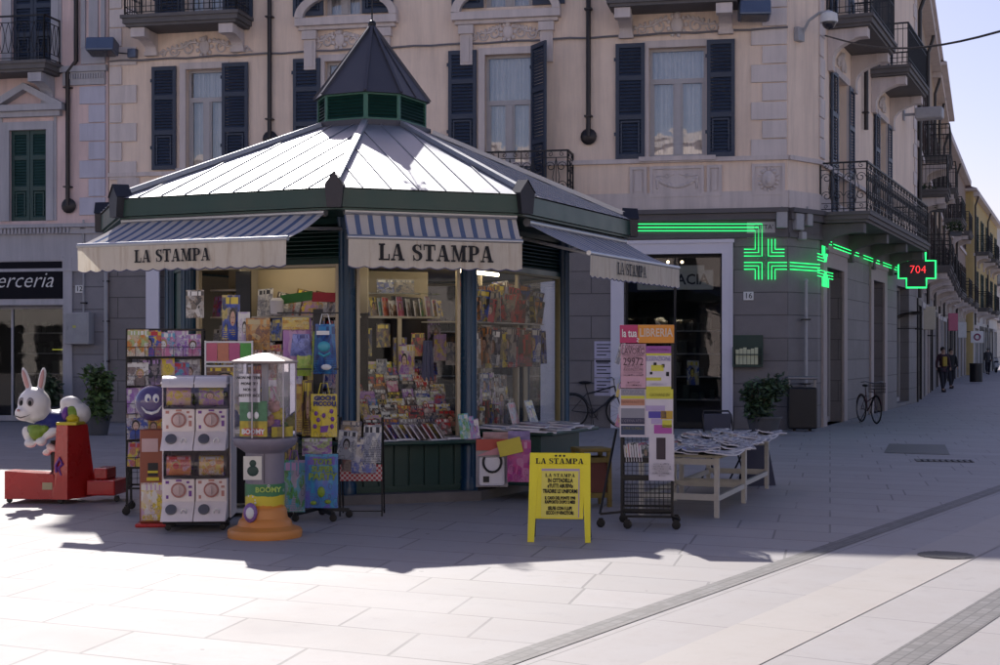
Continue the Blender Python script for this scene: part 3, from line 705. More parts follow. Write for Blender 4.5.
# balconies, brackets, reliefs
balcony(ff, cb, S(140), S(252), Z(196, 22), .85, 1.0, 'knob', 2, blen=.42)
balcony(ff, cb, S(612), S(741), Z(676, 2), .85, 1.0, 'knob', 2, blen=.42)
balcony(ff, cb, S(487) - .6, S(575), Z(530, 208), .75, 1.08, 'scroll', 0)
relief(ff, cb, S(205), Z(205, 47), 2.3, .55); relief(ff, cb, S(677), Z(677, 25), 2.3, .6)
relief(ff, cb, S(340), Z(340, 40), 1.7, .5); relief(ff, cb, S(508), Z(508, 32), 1.7, .5)
for cx, yb, w_ in ((348, 22, 2.25), (507, 16, 2.3)):
    x = S(cx); z0 = Z(cx, yb); mb = ff.mb(); mb.box(x - w_ / 2, x + w_ / 2, -.22, .001, z0 - .08, z0 + .08); mb.box(x - w_ / 2 + .06, x + w_ / 2 - .06, -.14, .0012, z0 - .16, z0 - .085)
    n = 20; ro, ri, hh = w_ / 2, w_ / 2 - .17, .62; V = []
    for i in range(n + 1):
        t = PI * i / n; V += [(x - ro * math.cos(t), -.24, z0 + .085 + hh * math.sin(t)), (x - ri * math.cos(t), -.20, z0 + .085 + (hh - .15) * math.sin(t)), (x - ro * math.cos(t), .001, z0 + .085 + hh * math.sin(t)), (x - ri * math.cos(t), .001, z0 + .085 + (hh - .15) * math.sin(t))]
    fcs = []
    for i in range(n):
        q = 4 * i; fcs += [(q, q + 1, q + 5, q + 4), (q, q + 4, q + 6, q + 2), (q + 1, q + 3, q + 7, q + 5)]
    mb.add(V, fcs, 0, None, True)
    for sg_ in (-1, 1):
        xx = x + sg_ * (w_ / 2 - .3); mb.box(xx - .13, xx + .13, -.10, .001, z0 - 1.0, z0 - .165); mb.box(xx - .16, xx + .16, -.16, .0012, z0 - .36, z0 - .18); mb.box(xx - .07, xx + .07, -.12, -.09, z0 - .95, z0 - .4)
    mb.build('pediment', m_trim, cb)
# panels below the fourth window
zt, zb = Z(680, 166), Z(680, 197)
mb = ff.mb()
for a, b, m in ((630, 647, 1), (650, 704, 1), (707, 722, 1), (752, 785, 1)):
    A, B = S(a), S(b); mb.box(A, B, -.05, .0015, zb, zb + .06); mb.box(A, B, -.05, .0015, zt - .06, zt); mb.box(A, A + .06, -.05, .0015, zb + .06, zt - .06); mb.box(B - .06, B, -.05, .0015, zb + .06, zt - .06)
    mb.box(A + .061, B - .061, -.02, .001, zb + .061, zt - .061)
    if b - a < 20: mb.box(A + .1, B - .1, -.035, -.0205, zb + .12, zt - .12)
mb.build('panel', m_trim, cb)
relief(ff, cb, S(677), (zt + zb) / 2, 1.0, .5, 'garland'); relief(ff, cb, S(768.5), (zt + zb) / 2, .6, .6, 'lion')
zt2 = Z(320, 175)
mb = ff.mb(); mb.box(S(118), S(140), -.045, .001, Z(130, 212), Z(130, 178)); mb.box(S(120), S(138), -.06, -.046, Z(130, 210), Z(130, 180)); mb.build('panel', m_trim, cb)
relief(ff, cb, S(129), Z(129, 195), .35, .5, 'lion', y=-.07)
pipe(ff, cb, S(271), Z(271, 139), ZE, r=.05); pipe(ff, cb, S(589), Z(589, 137), ZE, r=.05)
# pharmacy doorway
mb = ff.mb(); fo = (S(611), S(733), Z(680, 241))
mb.box(fo[0], ph[0], -.06, .05, 0, fo[2]); mb.box(ph[1], fo[1], -.06, .05, 0, fo[2]); mb.box(ph[0], ph[1], -.06, .05, ph[3], fo[2]); mb.box(fo[0] - .03, fo[1] + .03, -.09, -.061, fo[2] - .05, fo[2] + .02)
mb.box(fo[1] - .05, fo[1], -.085, -.0605, 0, fo[2] - .055)
mb.build('door_frame', m_wfw, cb)
def shop(fc, par, h, rows=1, deep=2.2, door=None, fr=m_black, gl=m_glshop, goods=True, mull=()):
    a, b, c, d = h; f = fc.mb(); y = .26
    for q in [a, b - .05] + [m for m in mull]: f.box(q, q + .05, y, y + .06, c, d)
    f.box(a + .05, b - .05, y + .001, y + .055, d - .06, d); f.box(a + .05, b - .05, y + .001, y + .055, c, c + .12)
    fo_ = f.build('shop_window', fr, par)
    g = fc.mb(); g.quad((a + .05, y + .03, c + .12), (b - .05, y + .03, c + .12), (b - .05, y + .03, d - .06), (a + .05, y + .03, d - .06)); g.build('pane', gl, fo_)
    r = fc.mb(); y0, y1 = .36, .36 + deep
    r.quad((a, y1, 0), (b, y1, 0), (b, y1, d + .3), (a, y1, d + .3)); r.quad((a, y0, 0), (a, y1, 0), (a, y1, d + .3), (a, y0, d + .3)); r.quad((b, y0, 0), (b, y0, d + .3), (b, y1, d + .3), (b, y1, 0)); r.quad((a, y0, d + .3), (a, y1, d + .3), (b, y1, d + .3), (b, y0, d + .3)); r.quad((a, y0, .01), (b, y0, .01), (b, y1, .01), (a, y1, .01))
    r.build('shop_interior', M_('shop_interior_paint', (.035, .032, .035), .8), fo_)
    if goods:
        k = fc.mb(); rnd = random.Random(int(a * 100))
        for z in (.5, 1.0, 1.5, 2.0):
            if z > d - .3: continue
            k.box(a + .1, b - .1, y1 - .4, y1 - .05, z, z + .03)
        k.build('shelf', m_wf, fo_)
        g2 = fc.mb()
        for z in (.53, 1.03, 1.53, 2.03):
            if z > d - .5: continue
            x = a + .15
            while x < b - .3:
                w2 = rnd.uniform(.06, .2); g2.box(x, x + w2, y1 - .35, y1 - .1, z + .001, z + rnd.uniform(.12, .3)); x += w2 + rnd.uniform(.01, .15)
        g2.build('goods', M_('shop_goods', (.10, .11, .09), .6, 0, 1.2, 3, 0), fo_)
    return fo_
pw = shop(ff, cb, ph, mull=[(ph[0] + ph[1]) / 2]); shop(ff, cb, sh2, fr=m_wfw); shop(ff, cb, sh3, fr=m_wfw)
mb = ff.mb()
for a, b, d in ((147, 160, sh2[3]), (330, 343, sh2[3]), (541, 561, sh3[3] + .0), (387, 400, sh3[3])): mb.box(S(a), S(b), -.06, .05, 0, d + .25)
mb.box(S(160), S(330), -.06, .05, sh2[3], sh2[3] + .25); mb.box(S(400), S(541), -.06, .05, sh3[3], sh3[3] + .25)
mb.build('shop_frame', m_wfw, cb)
# lamps inside the pharmacy
m_bulb = emis('warm_bulb', (1, .72, .45), 6.0)
mb = ff.mb()
for x, y in ((668, 262), (682, 262)): mb.ball((ff.s(x, -1.2), 1.2, ff.z(x, y, -1.2)), .035, 6)
mb.build('spot_lamp', m_bulb, cb)
# side doorways
for (a, b, c, d) in sg[:2]:
    mb = fs.mb(); w_ = .42; mb.box(a - w_, a, -.05, .03, 0, d + w_); mb.box(b, b + w_, -.05, .03, 0, d + w_); mb.box(a, b, -.05, .03, d, d + w_); mb.box(a - w_ - .04, b + w_ + .04, -.08, -.051, d + w_ - .1, d + w_ + .02); mb.build('door_frame', M_('jamb_stone', (.42, .36, .34), .7, 0, .15), cb)
for h in sg: shop(fs, cb, h, deep=1.6, fr=m_wf, mull=[(h[0] + h[1]) / 2])
for h in sdoors + sdoors2:
    window(fs, cb, *h, transom=.2)
    shutter(fs, cb, h[0] - .72, h[0] - .02, h[2], h[3]); shutter(fs, cb, h[1] + .02, h[1] + .72, h[2], h[3])
    mb = fs.mb(); mb.box(h[0] - .15, h[0], -.05, .001, h[2], h[3] + .15); mb.box(h[1], h[1] + .15, -.05, .001, h[2], h[3] + .15); mb.box(h[0], h[1], -.05, .001, h[3], h[3] + .15); mb.build('window_surround', m_trim, cb)
balcony(fs, cb, .15, 10.3, 4.42, 1.0, 1.03, 'scroll', 4, th=.14, blen=.55, bmat=m_slab)
balcony(fs, cb, .9, 4.4, 8.62, .95, 1.05, 'bars', 2, blen=.8); balcony(fs, cb, 6.8, 10.5, 8.62, .95, 1.05, 'bars', 2, blen=.8)
relief(fs, cb, 2.7, 8.0, 1.2, .5); relief(fs, cb, 8.7, 8.0, 1.2, .5)
pipe(fs, cb, 5.6, 6.9, ZE, disc=False)
# pharmacy neon (front, then the twin on the corner)
neon = thing('pharmacy_neon_sign', 'green neon pharmacy cross with triple lines along the dark stone front', 'neon sign', (K.x, K.y, 0))
def nl(mb, pts, fc, r=.0085, off=.06): mb.tube([(fc.s(x, off), -off, fc.z(x, y, off)) for x, y in pts], r, 5)
mb = ff.mb()
for i in range(3):
    d = 3.4 * i
    nl(mb, [(638, 224 + d), (762 - d, 224 + d), (762 - d, 256 - d), (744, 256 - d)], ff)
    nl(mb, [(768.3 + d, 239), (768.3 + d, 256 - d), (784.5, 256 - d)], ff)
    nl(mb, [(744, 262.5 + d), (762 - d, 262.5 + d), (762 - d, 279.5)], ff)
    nl(mb, [(768.3 + d, 279.5), (768.3 + d, 262.5 + (3 - 1 - i) * 0 + d), (787, 262.5 + d)], ff)
mb.build('neon_tube', m_led, neon)
mb = ff.mb(); nl(mb, [(765, 276), (763.5, 272), (766.5, 268), (763.8, 264), (766, 260), (765, 254)], ff, .008); nl(mb, [(757, 259), (761, 256), (765, 259), (769, 256), (773, 259)], ff, .008); mb.build('caduceus', M_('dim_green_tube', (.05, .45, .2), .4), neon)
mb = fch.mb()
for i in range(3): mb.tube([(0.0, -.05, ff.z(787, 262.5 + 3.4 * i)), (chl, -.05, ff.z(787, 262.5 + 3.4 * i) - .0)], .009, 5)
mb.build('neon_tube', m_led, neon)
neon2 = thing('pharmacy_neon_sign', 'second green neon cross seen edge-on round the building corner, lines running under the balcony', 'neon sign', (K2.x, K2.y, 0))
f2 = Fac(K2, SE, K2); mb = f2.mb(); zc = ff.z(787, 264)
for i in range(3):
    d = .062 * i; c = .30
    for sx in (-1, 1):
        for sz in (-1, 1):
            if sx > 0 and sz > 0: continue
            mb.tube([(c + sx * (.07 + d * 2.2), -.1, zc + sz * .42), (c + sx * (.07 + d * 2.2), -.1, zc + sz * (.10 + d)), (c + sx * .85, -.1, zc + sz * (.10 + d))], .009, 5)
    mb.tube([(c + .07 + d, -.1, zc + .1 + d), (c + .07 + d, -.1, zc + .62 - d), (1.0, -.1, zc + .62 - d)], .009, 5)
mb.build('neon_tube', m_led, neon2)
mb = f2.mb()
for a, b in ((1.35, 4.6), (5.3, 7.8), (8.4, 11.6)):
    for i in range(2): mb.tube([(a, -.08, 3.86 - .07 * i), (b, -.08, 3.86 - .07 * i)], .009, 5)
mb.build('neon_tube', m_led, neon2)
# LED cross on a bracket
lc = at(916, 270, 39.5); led = thing('led_cross_sign', 'black pharmacy cross with green outline and red 704 on a bracket over the street', 'led sign', lc, 0)
k = 39.5 / F; P = [((x - 185) / 2.77 * k * 1.02, (193 - y) / 2.77 * k * 1.02) for x, y in [(135, 168), (160, 168), (160, 150), (209, 150), (209, 168), (236, 168), (236, 216), (211, 216), (211, 241), (157, 241), (157, 216), (135, 216)]]
MB().prism(P[::-1], -.06, .06).build('panel', m_black, led)
mb = MB(); pp = [(x, -.075, z) for x, z in P]
order = [2, 1, 0, 11, 10, 9, 8, 7, 6, 5, 4, 3]; ext = [(pp[2][0], -.075, pp[2][2] + .09)] + [pp[i] for i in order] + [(pp[3][0], -.075, pp[3][2] + .12)]
mb.tube(ext, .024, 6); mb.build('neon_tube', m_led, led)
text_obj('digits', '704', .31, m_red, led, Matrix.Translation((.03, -.072, 0)), bold=-.006)
MB().bar((-.45, .02, .12), (-.95, .3, .12), .05).bar((-.45, .02, -.1), (-.95, .3, -.1), .05).build('bracket', m_black, led)

# small things on the corner building
def plate_num(txt, px, py, fc, label, w_=.2, h_=.17):
    t = thing('house_number', label, 'number plate', fc.p(fc.s(px), fc.z(px, py), .02), fc.rz)
    MB().bbox(-w_ / 2, w_ / 2, -.012, .02, -h_ / 2, h_ / 2, .004).build('plate', m_whitep, t); text_obj('digits', txt, h_ * .95, m_ink, t, Matrix.Translation((0, -.016, 0)))
plate_num('16', 748.5, 296, ff, 'white house number 16 on dark stone beside the pharmacy door')
t = thing('street_name_plate', 'grey street name plate under the cornice above the neon cross', 'street sign', ff.p(S(761), Z(761, 230), .02), ff.rz)
MB().bbox(-.28, .28, -.015, .019, -.16, .16, .004).build('plate', M_('plate_stone', (.42, .40, .40), .6), t)
text_obj('lettering', "CITTA'", .13, m_ink, t, Matrix.Translation((.05, -.018, .05))); MB().box(-.2, .2, -.018, -.016, -.1, -.06).build('print', m_ink, t)
for i, (x, y, w_, h_, lab) in enumerate([(782, 220, .22, .34, 'tall grey junction box under the cornice beside the street name plate'), (795, 222, .26, .34, 'wide grey junction box on the chamfered corner'), (805, 219, .18, .30, 'small grey junction box at the outer edge of the chamfer'), (799, 236, .16, .16, 'little square grey box below the junction boxes')]):
    fc = ff if x < 788 else fch; t = thing('junction_box', lab, 'junction box', fc.p(fc.s(x), fc.z(x, y), .0), fc.rz)
    MB().bbox(-w_ / 2, w_ / 2, -.14, -.002, -h_ / 2, h_ / 2, .02).build('casing', m_box, t); MB().bar((0, -.05, h_ / 2), (0, -.05, h_ / 2 + .1), .03).build('conduit', m_box, t)
# brochure holder, notices
t = thing('brochure_holder', 'dark green wall holder with pale brochures by the pharmacy door', 'brochure holder', ff.p(S(748), Z(748, 352), .0), ff.rz)
m_dg = M_('dark_green_paint', (.012, .045, .035), .45, 0, .2)
MB().box(-.3, .3, -.03, -.002, -.26, .34).box(-.3, .3, -.16, -.031, -.3, -.26).box(-.3, -.27, -.16, -.031, -.26, .1).box(.27, .3, -.16, -.031, -.26, .1).bar((-.3, -.16, -.05), (.3, -.16, -.05), .02).build('holder', m_dg, t)
m_cov = cover_mat('magazine_cover'); m_news = cover_mat('newsprint', 'news'); m_kid = cover_mat('bright_print', 'kid'); m_dk = cover_mat('dark_print', 'dark')
mb = MB()
for i in range(6): mb.box(-.24 + i * .075, -.175 + i * .075, -.12 + .01 * (i % 2), -.08, -.25, .05 + .02 * (i % 3))
mb.build('brochures', M_('pale_brochure', (.60, .62, .42), .6), t)
for i, y in enumerate((350, 368.5, 387)):
    t = thing('wall_notice', ['white notice sheet at the top of the three on the dark stone wall', 'middle white notice sheet with dark heading bar on the stone wall', 'lowest of the three white notice sheets on the stone wall'][i], 'notice', ff.p(S(605.5), Z(605, y), .01), ff.rz, 'notices beside the pharmacy')
    MB().box(-.23, .23, -.006, .008, -.18, .18).build('sheet', M_('notice_paper', (.50, .48, .62), .8), t)
    mb = MB()
    for r in range(4): mb.box(-.18, -.18 + [.33, .25, .36, .2][(r + i) % 4], -.009, -.007, .1 - r * .07, .12 - r * .07)
    if i == 1: mb.box(-.2, .2, -.009, -.007, .13, .17)
    mb.build('print', m_ink, t)
# FARMACIA board behind the pharmacy glass
o = -.31; t = thing('shop_sign', 'cream arched board reading FARMACIA hung inside the pharmacy window', 'shop sign', ff.p(ff.s(675, o), ff.z(675, 280, o), o), ff.rz)
MB().bbox(-.78, .78, 0, .03, -.2, .2, .02).bbox(-.6, .6, -.01, .032, .15, .30, .02).build('board', M_('cream_board', (.85, .80, .70), .6), t); text_obj('lettering', 'FARMACIA', .30, m_ink, t, Matrix.Translation((0, -.012, 0)), bold=.006, sx=.95)
o = -.33; t = thing('window_poster', 'small yellow and green poster stuck inside the pharmacy glass', 'poster', ff.p(ff.s(693, o), ff.z(693, 363, o) - .2, o), ff.rz)
MB().box(-.12, .12, 0, .01, -.25, .25).build('sheet', m_kid, t)
# bin, post, plant by the corner
def bin_at(p, label, w_=.56, h_=1.08):
    t = thing('litter_bin', label, 'litter bin', (p.x, p.y, 0), R(-8))
    MB().bbox(-w_ / 2, w_ / 2, -.2, .2, .05, h_ * .80, .03).build('body', m_black, t); mb = MB()
    mb.bbox(-w_ / 2 - .02, w_ / 2 + .02, -.22, .22, h_ - .06, h_, .02)
    for sx in (-1, 1):
        for sy in (-1, 1): mb.bar((sx * (w_ / 2 - .03), sy * .17, h_ * .80), (sx * (w_ / 2 - .03), sy * .17, h_ - .06), .025)
    mb.build('lid', M_('dull_steel', (.22, .22, .24), .4, .7), t); MB().bar((-.15, 0, 0), (-.15, 0, .12), .06).bar((.15, 0, 0), (.15, 0, .12), .06).build('foot', m_black, t)
bp = gp(802, 431); bin_at(bp, 'black litter bin with steel top at the building corner')
t = thing('corner_post', 'thin grey conduit post rising behind the bin on the chamfered corner', 'post', (fch.p(fch.s(801), 0, .12)), 0); zt = 3.0
MB().tube([(0, 0, 0), (0, 0, zt)], .035, 10).ball((0, 0, zt), .045, 6).build('pole', m_box, t); MB().box(-.08, .08, -.08, .08, .9, .93).box(-.08, .08, -.08, .08, 2.2, 2.23).box(-.08, .08, -.08, .08, 0, .03).build('clamp', m_black, t)
# ------------------------------------------------------------------ the building at the side (shop with black sign)
LE = ff.p(sl_ - .02, 0).xy
lb = thing('side_building', 'rose building with grey quoins, green closed shutters and a black shop sign', 'building', (LE.x, LE.y, 0))
fl = Fac(LE, FE, LE); ZEL = 11.2
def L_(px): return fl.s(px)
def ZL(px, py): return fl.z(px, py)
wl = (L_(10), L_(47), ZL(28, 221), ZL(28, 130)); wl2 = (L_(12), L_(52), ZL(30, 64), ZL(30, -20)); shp = (L_(-55), L_(64), 0, ZL(30, 306)); wl3 = (L_(-90), L_(-55), wl[2], wl[3])
a0 = L_(-340)
wall_mesh(fl.mb(), a0, 0, ZG - .1, ZEL, [wl, wl2, wl3]).build('upper_wall', m_rose, lb); wall_mesh(fl.mb(), a0, 0, 0, ZG - .1, [shp]).build('ground_wall', m_ash2, lb)
q0 = fl.p(0, 0).xy; q1 = fl.p(a0, 0).xy
solid_back(lb, [q0, q0 + fl.i * 12, q1 + fl.i * 12, q1], 0, ZEL, m_rose, loc=LE); roof_on(lb, [q1, q0, q0 + fl.i * 12, q1 + fl.i * 12], ZEL, .01, .6, loc=LE)
def surround(h, w_=.18, ped=None, mat=m_gtrim):
    a, b, c, d = h; mb = fl.mb(); mb.box(a - w_, a, -.05, .001, c, d + w_); mb.box(b, b + w_, -.05, .001, c, d + w_); mb.box(a, b, -.05, .001, d, d + w_)
    mb.box(a - w_ - .06, a - w_, -.03, .001, c, d + w_ + .2); mb.box(b + w_, b + w_ + .06, -.03, .001, c, d + w_ + .2)
    if ped:
        z0 = d + w_ + .22; mb.box(a - w_ - .3, b + w_ + .3, -.24, .001, z0, z0 + .14); mb.box(a - w_ - .2, b + w_ + .2, -.14, .0012, z0 - .12, z0 - .003); m = (a + b) / 2; hw = (b - a) / 2 + w_ + .32
        for sg_ in (-1, 1): mb.add([(m, -.24, z0 + ped), (m, .001, z0 + ped), (m + sg_ * hw, .001, z0 + .14), (m + sg_ * hw, -.24, z0 + .14), (m, -.24, z0 + ped - .15), (m + sg_ * (hw - .35), -.24, z0 + .141), (m, .001, z0 + ped - .15), (m + sg_ * (hw - .35), .001, z0 + .141)], [(0, 1, 2, 3), (0, 3, 5, 4), (4, 5, 7, 6)])
    mb.build('window_surround', mat, lb)
surround(wl, ped=.62); surround(wl2); surround(wl3, ped=.62)
for h, m in ((wl, m_shg), (wl2, m_shb), (wl3, m_shg)):
    mid = (h[0] + h[1]) / 2; shutter(fl, lb, h[0], mid - .005, h[2], h[3], m, y0=.06); shutter(fl, lb, mid + .005, h[1], h[2], h[3], m, y0=.06)
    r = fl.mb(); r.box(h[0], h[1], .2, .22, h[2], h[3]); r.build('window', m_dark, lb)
balcony(fl, lb, L_(-30), L_(62), ZL(30, 68), .75, 1.0, 'oval', 2, blen=.55, bmat=m_gtrim)
quoins(fl, lb, L_(80), L_(106), ZL(95, 216) + .02, ZL(95, 84), .22, .41, m_greyq, -1); 
mb = fl.mb(); mb.box(L_(62), L_(108), -.12, .001, ZL(90, 72), ZL(90, 66)); mb.box(L_(64), L_(106), -.07, .0012, ZL(90, 85), ZL(90, 72) - .003)
for i in range(16): x = L_(66) + i * (L_(106) - L_(66)) / 16; mb.box(x, x + .035, -.1, -.0705, ZL(90, 79), ZL(90, 74))
a, b = L_(82), L_(106)
mb.box(a, b, -.05, .001, ZL(95, 64), ZL(95, 48)); mb.box(a, a + .1, -.06, .001, ZL(95, 48) + .003, ZEL - .6); mb.box(b - .1, b, -.06, .001, ZL(95, 48) + .003, ZEL - .6); mb.box(a + .18, b - .18, -.04, .001, ZL(95, 42), ZEL - .7)
mb.build('pilaster', m_gtrim, lb)
mb = fl.mb(); za = ZL(50, 228); mb.box(a0, 0, -.18, .001, za, za + .08); mb.box(a0, 0, -.1, .0012, za - .14, za - .003); mb.box(a0, 0, -.04, .0012, za - .9, za - .143); mb.box(a0, 0, -.07, .0014, za - .97, za - .903)
for i in range(40): x = L_(70) - i * .09; mb.box(x, x + .045, -.15, -.1005, za - .12, za - .01)
mb.build('cornice', m_gtrim, lb)
pipe(fl, lb, L_(78), ZL(68, 206), ZEL, r=.05, jog=(ZL(75, 62), -.2))
shop(fl, lb, shp, fr=m_gtrim, deep=3, mull=[L_(5)])
mb = fl.mb(); mb.box(shp[1], L_(73), -.05, .05, 0, ZL(70, 258)); mb.box(shp[0] - .2, shp[0], -.05, .05, 0, ZL(70, 258)); mb.box(shp[0], shp[1], -.05, .05, ZL(30, 305), ZL(30, 299)); mb.box(shp[0], shp[1], -.052, .05, ZL(30, 261), ZL(30, 257)); mb.build('shop_frame', m_gtrim, lb)
# lit counter deep in the shop
r = fl.mb(); r.box(L_(16), L_(62), 1.6, 1.62, ZL(40, 350), ZL(40, 349) + .0); r.build('strip_light', emis('yellow_strip', (.8, .75, .1), .5), lb)
r = fl.mb(); r.box(L_(42), L_(54), 2.2, 2.25, ZL(46, 342), ZL(46, 334)); r.build('lit_case', emis('case_light', (.6, .8, .75), .6), lb)

c = fl.p(L_(3), ZL(20, 280), .0); t = thing('shop_sign', 'black shop sign with white script lettering over the shop at the rose building', 'shop sign', c, fl.rz)
MB().box(-(L_(3) - L_(-55)), L_(63) - L_(3), -.06, -.002, ZL(20, 299) - c.z, ZL(20, 262) - c.z).build('board', M_('sign_black', (.006, .006, .012), .55, 0, .1, Specular_IOR_Level=.12), t)
text_obj('lettering', "Merceria", .50, m_whitep, t, Matrix.Translation((.36, -.065, -.02)), shear=.35, sx=1.0, bold=-.004)

# meter box, number, pipes on the pier
t = thing('meter_cabinet', 'light grey metal utility cabinet on the stone pier beside the shop', 'utility box', fl.p(L_(83), ZL(83, 328), 0), fl.rz)
mb = MB(); mb.bbox(-.30, .28, -.28, -.002, -.36, .34, .015); mb.build('casing', m_box, t); MB().box(-.27, .25, -.285, -.281, -.33, .31).box(-.24, -.22, -.30, -.286, -.05, .05).build('door', M_('cabinet_door', (.33, .34, .37), .45, 0, .25, 4), t); MB().box(-.1, -.02, -.289, -.286, 0, .05).build('sticker', M_('sticker_paint', (.5, .5, .1), .6), t)
plate_num('12', 80, 289, fl, 'small white house number 12 on the stone pier', .2, .17)
for px, lab, zt, zb in ((107.5, 'grey conduit pipe on the pier between meter cabinet and kiosk', 272, 372), (85, 'thin pipe running down to the meter cabinet', 220, 313)):
    t = thing('conduit_pipe', lab, 'pipe', fl.p(L_(px), 0, .07), fl.rz); MB().tube([(0, 0, ZL(px, zb)), (0, 0, ZL(px, zt))], .045 if px > 100 else .02, 6).build('pipe', m_box, t)
    mb = MB()
    for q in range(3): z_ = ZL(px, zb) + (ZL(px, zt) - ZL(px, zb)) * (.1 + .4 * q); mb.box(-.06, .06, -.03, .07, z_, z_ + .03)
    mb.build('clamp', m_black, t)
# floodlights on the facade
def flood(px, py, fc, label, w_=.62, h_=.30):
    t = thing('floodlight', label, 'floodlight', fc.p(fc.s(px), fc.z(px, py), .45), fc.rz + R(8))
    MB().bbox(-w_ / 2, w_ / 2, -.2, .2, -h_ / 2, h_ / 2, .03, T=TRS(0, 0, 0, R(-12))).build('housing', M_('flood_housing', (.12, .15, .22), .35, .5, .1), t); MB().box(-w_ / 2 + .05, w_ / 2 - .05, -.17, .17, -h_ / 2 - .012, -h_ / 2 - .002, T=TRS(0, 0, 0, R(-12))).build('lens', M_('flood_lens', (.05, .05, .06), .15), t)
    MB().bar((0, .15, 0), (0, .45, .0), .07).bar((-.12, .44, 0), (.12, .44, 0), .03, .14).build('bracket', m_black, t)
flood(112, 51, ff, 'blue-grey floodlight on the seam between the two buildings'); flood(755, 16, ff, 'blue-grey floodlight high on the quoins at the pink building corner')
t = thing('junction_box', 'small blue box beside the floodlight over the seam of the buildings', 'junction box', ff.p(S(134), Z(134, 54), 0), ff.rz); MB().bbox(-.1, .1, -.14, -.002, -.1, .1, .02).build('casing', M_('flood_housing', (.1, .1, .1)), t); MB().bar((-.1, -.05, 0), (-.35, -.05, .03), .02).build('conduit', m_black, t)
# surveillance camera
wp = fch.p(fch.s(797), fch.z(797, 34), 0); t = thing('surveillance_camera', 'white dome surveillance camera on a curved arm at the corner', 'camera', wp, fch.rz)
hp = at(829, 21, 28.9) - wp; hv = Matrix.Rotation(-fch.rz, 3, 'Z') @ hp
MB().bbox(-.12, .1, -.12, -.002, -.16, .12, .015).build('box', m_box, t); MB().tube([(.05, -.1, 0), hv * .3 + Vector((0, -.05, .18)), hv * .7 + Vector((0, 0, .24)), hv + Vector((0, 0, .2))], .03, 8).build('arm', m_box, t)
MB().lathe([(.05, .2), (.16, .14), (.18, 0), (.17, -.03)], (hv.x, hv.y), 16, T=Matrix.Translation((0, 0, hv.z))).build('housing', m_whitep, t); MB().ball((hv.x, hv.y, hv.z - .03), (.14, .14, .14), 8).build('dome', M_('smoked_dome', (.03, .03, .04), .1), t)
# cables
def cable(name, pts, r, label, mat=m_black):
    o = Vector(pts[0]); mb = MB(Matrix.Translation(-o)); mb.tube(pts, r, 5); ob = mb.build(name, mat); ob.location = o; tag(ob, label, 'cable'); return ob
p0, p1 = fs.p(.55, fs.z(824, 37), .05), at(1075, 8, 16); n = 16
cable('overhead_cable', [p0.lerp(p1, i / n) + Vector((0, 0, -.35 * math.sin(PI * i / n))) for i in range(n + 1)], .017, 'black cable slung across the sky from the corner building')
n = 40; cable('facade_cable', [ff.p(sl_ + (0 - sl_) * i / n, Z(110 + 680 * i / n, 62 - 34 * i / n) + .012 * math.sin(i * 2.1), .05 + .02 * math.sin(i)) for i in range(n + 1)], .022, 'bundle of cables clipped along the pink facade above the windows', M_('cable_grey', (.20, .19, .2), .6))
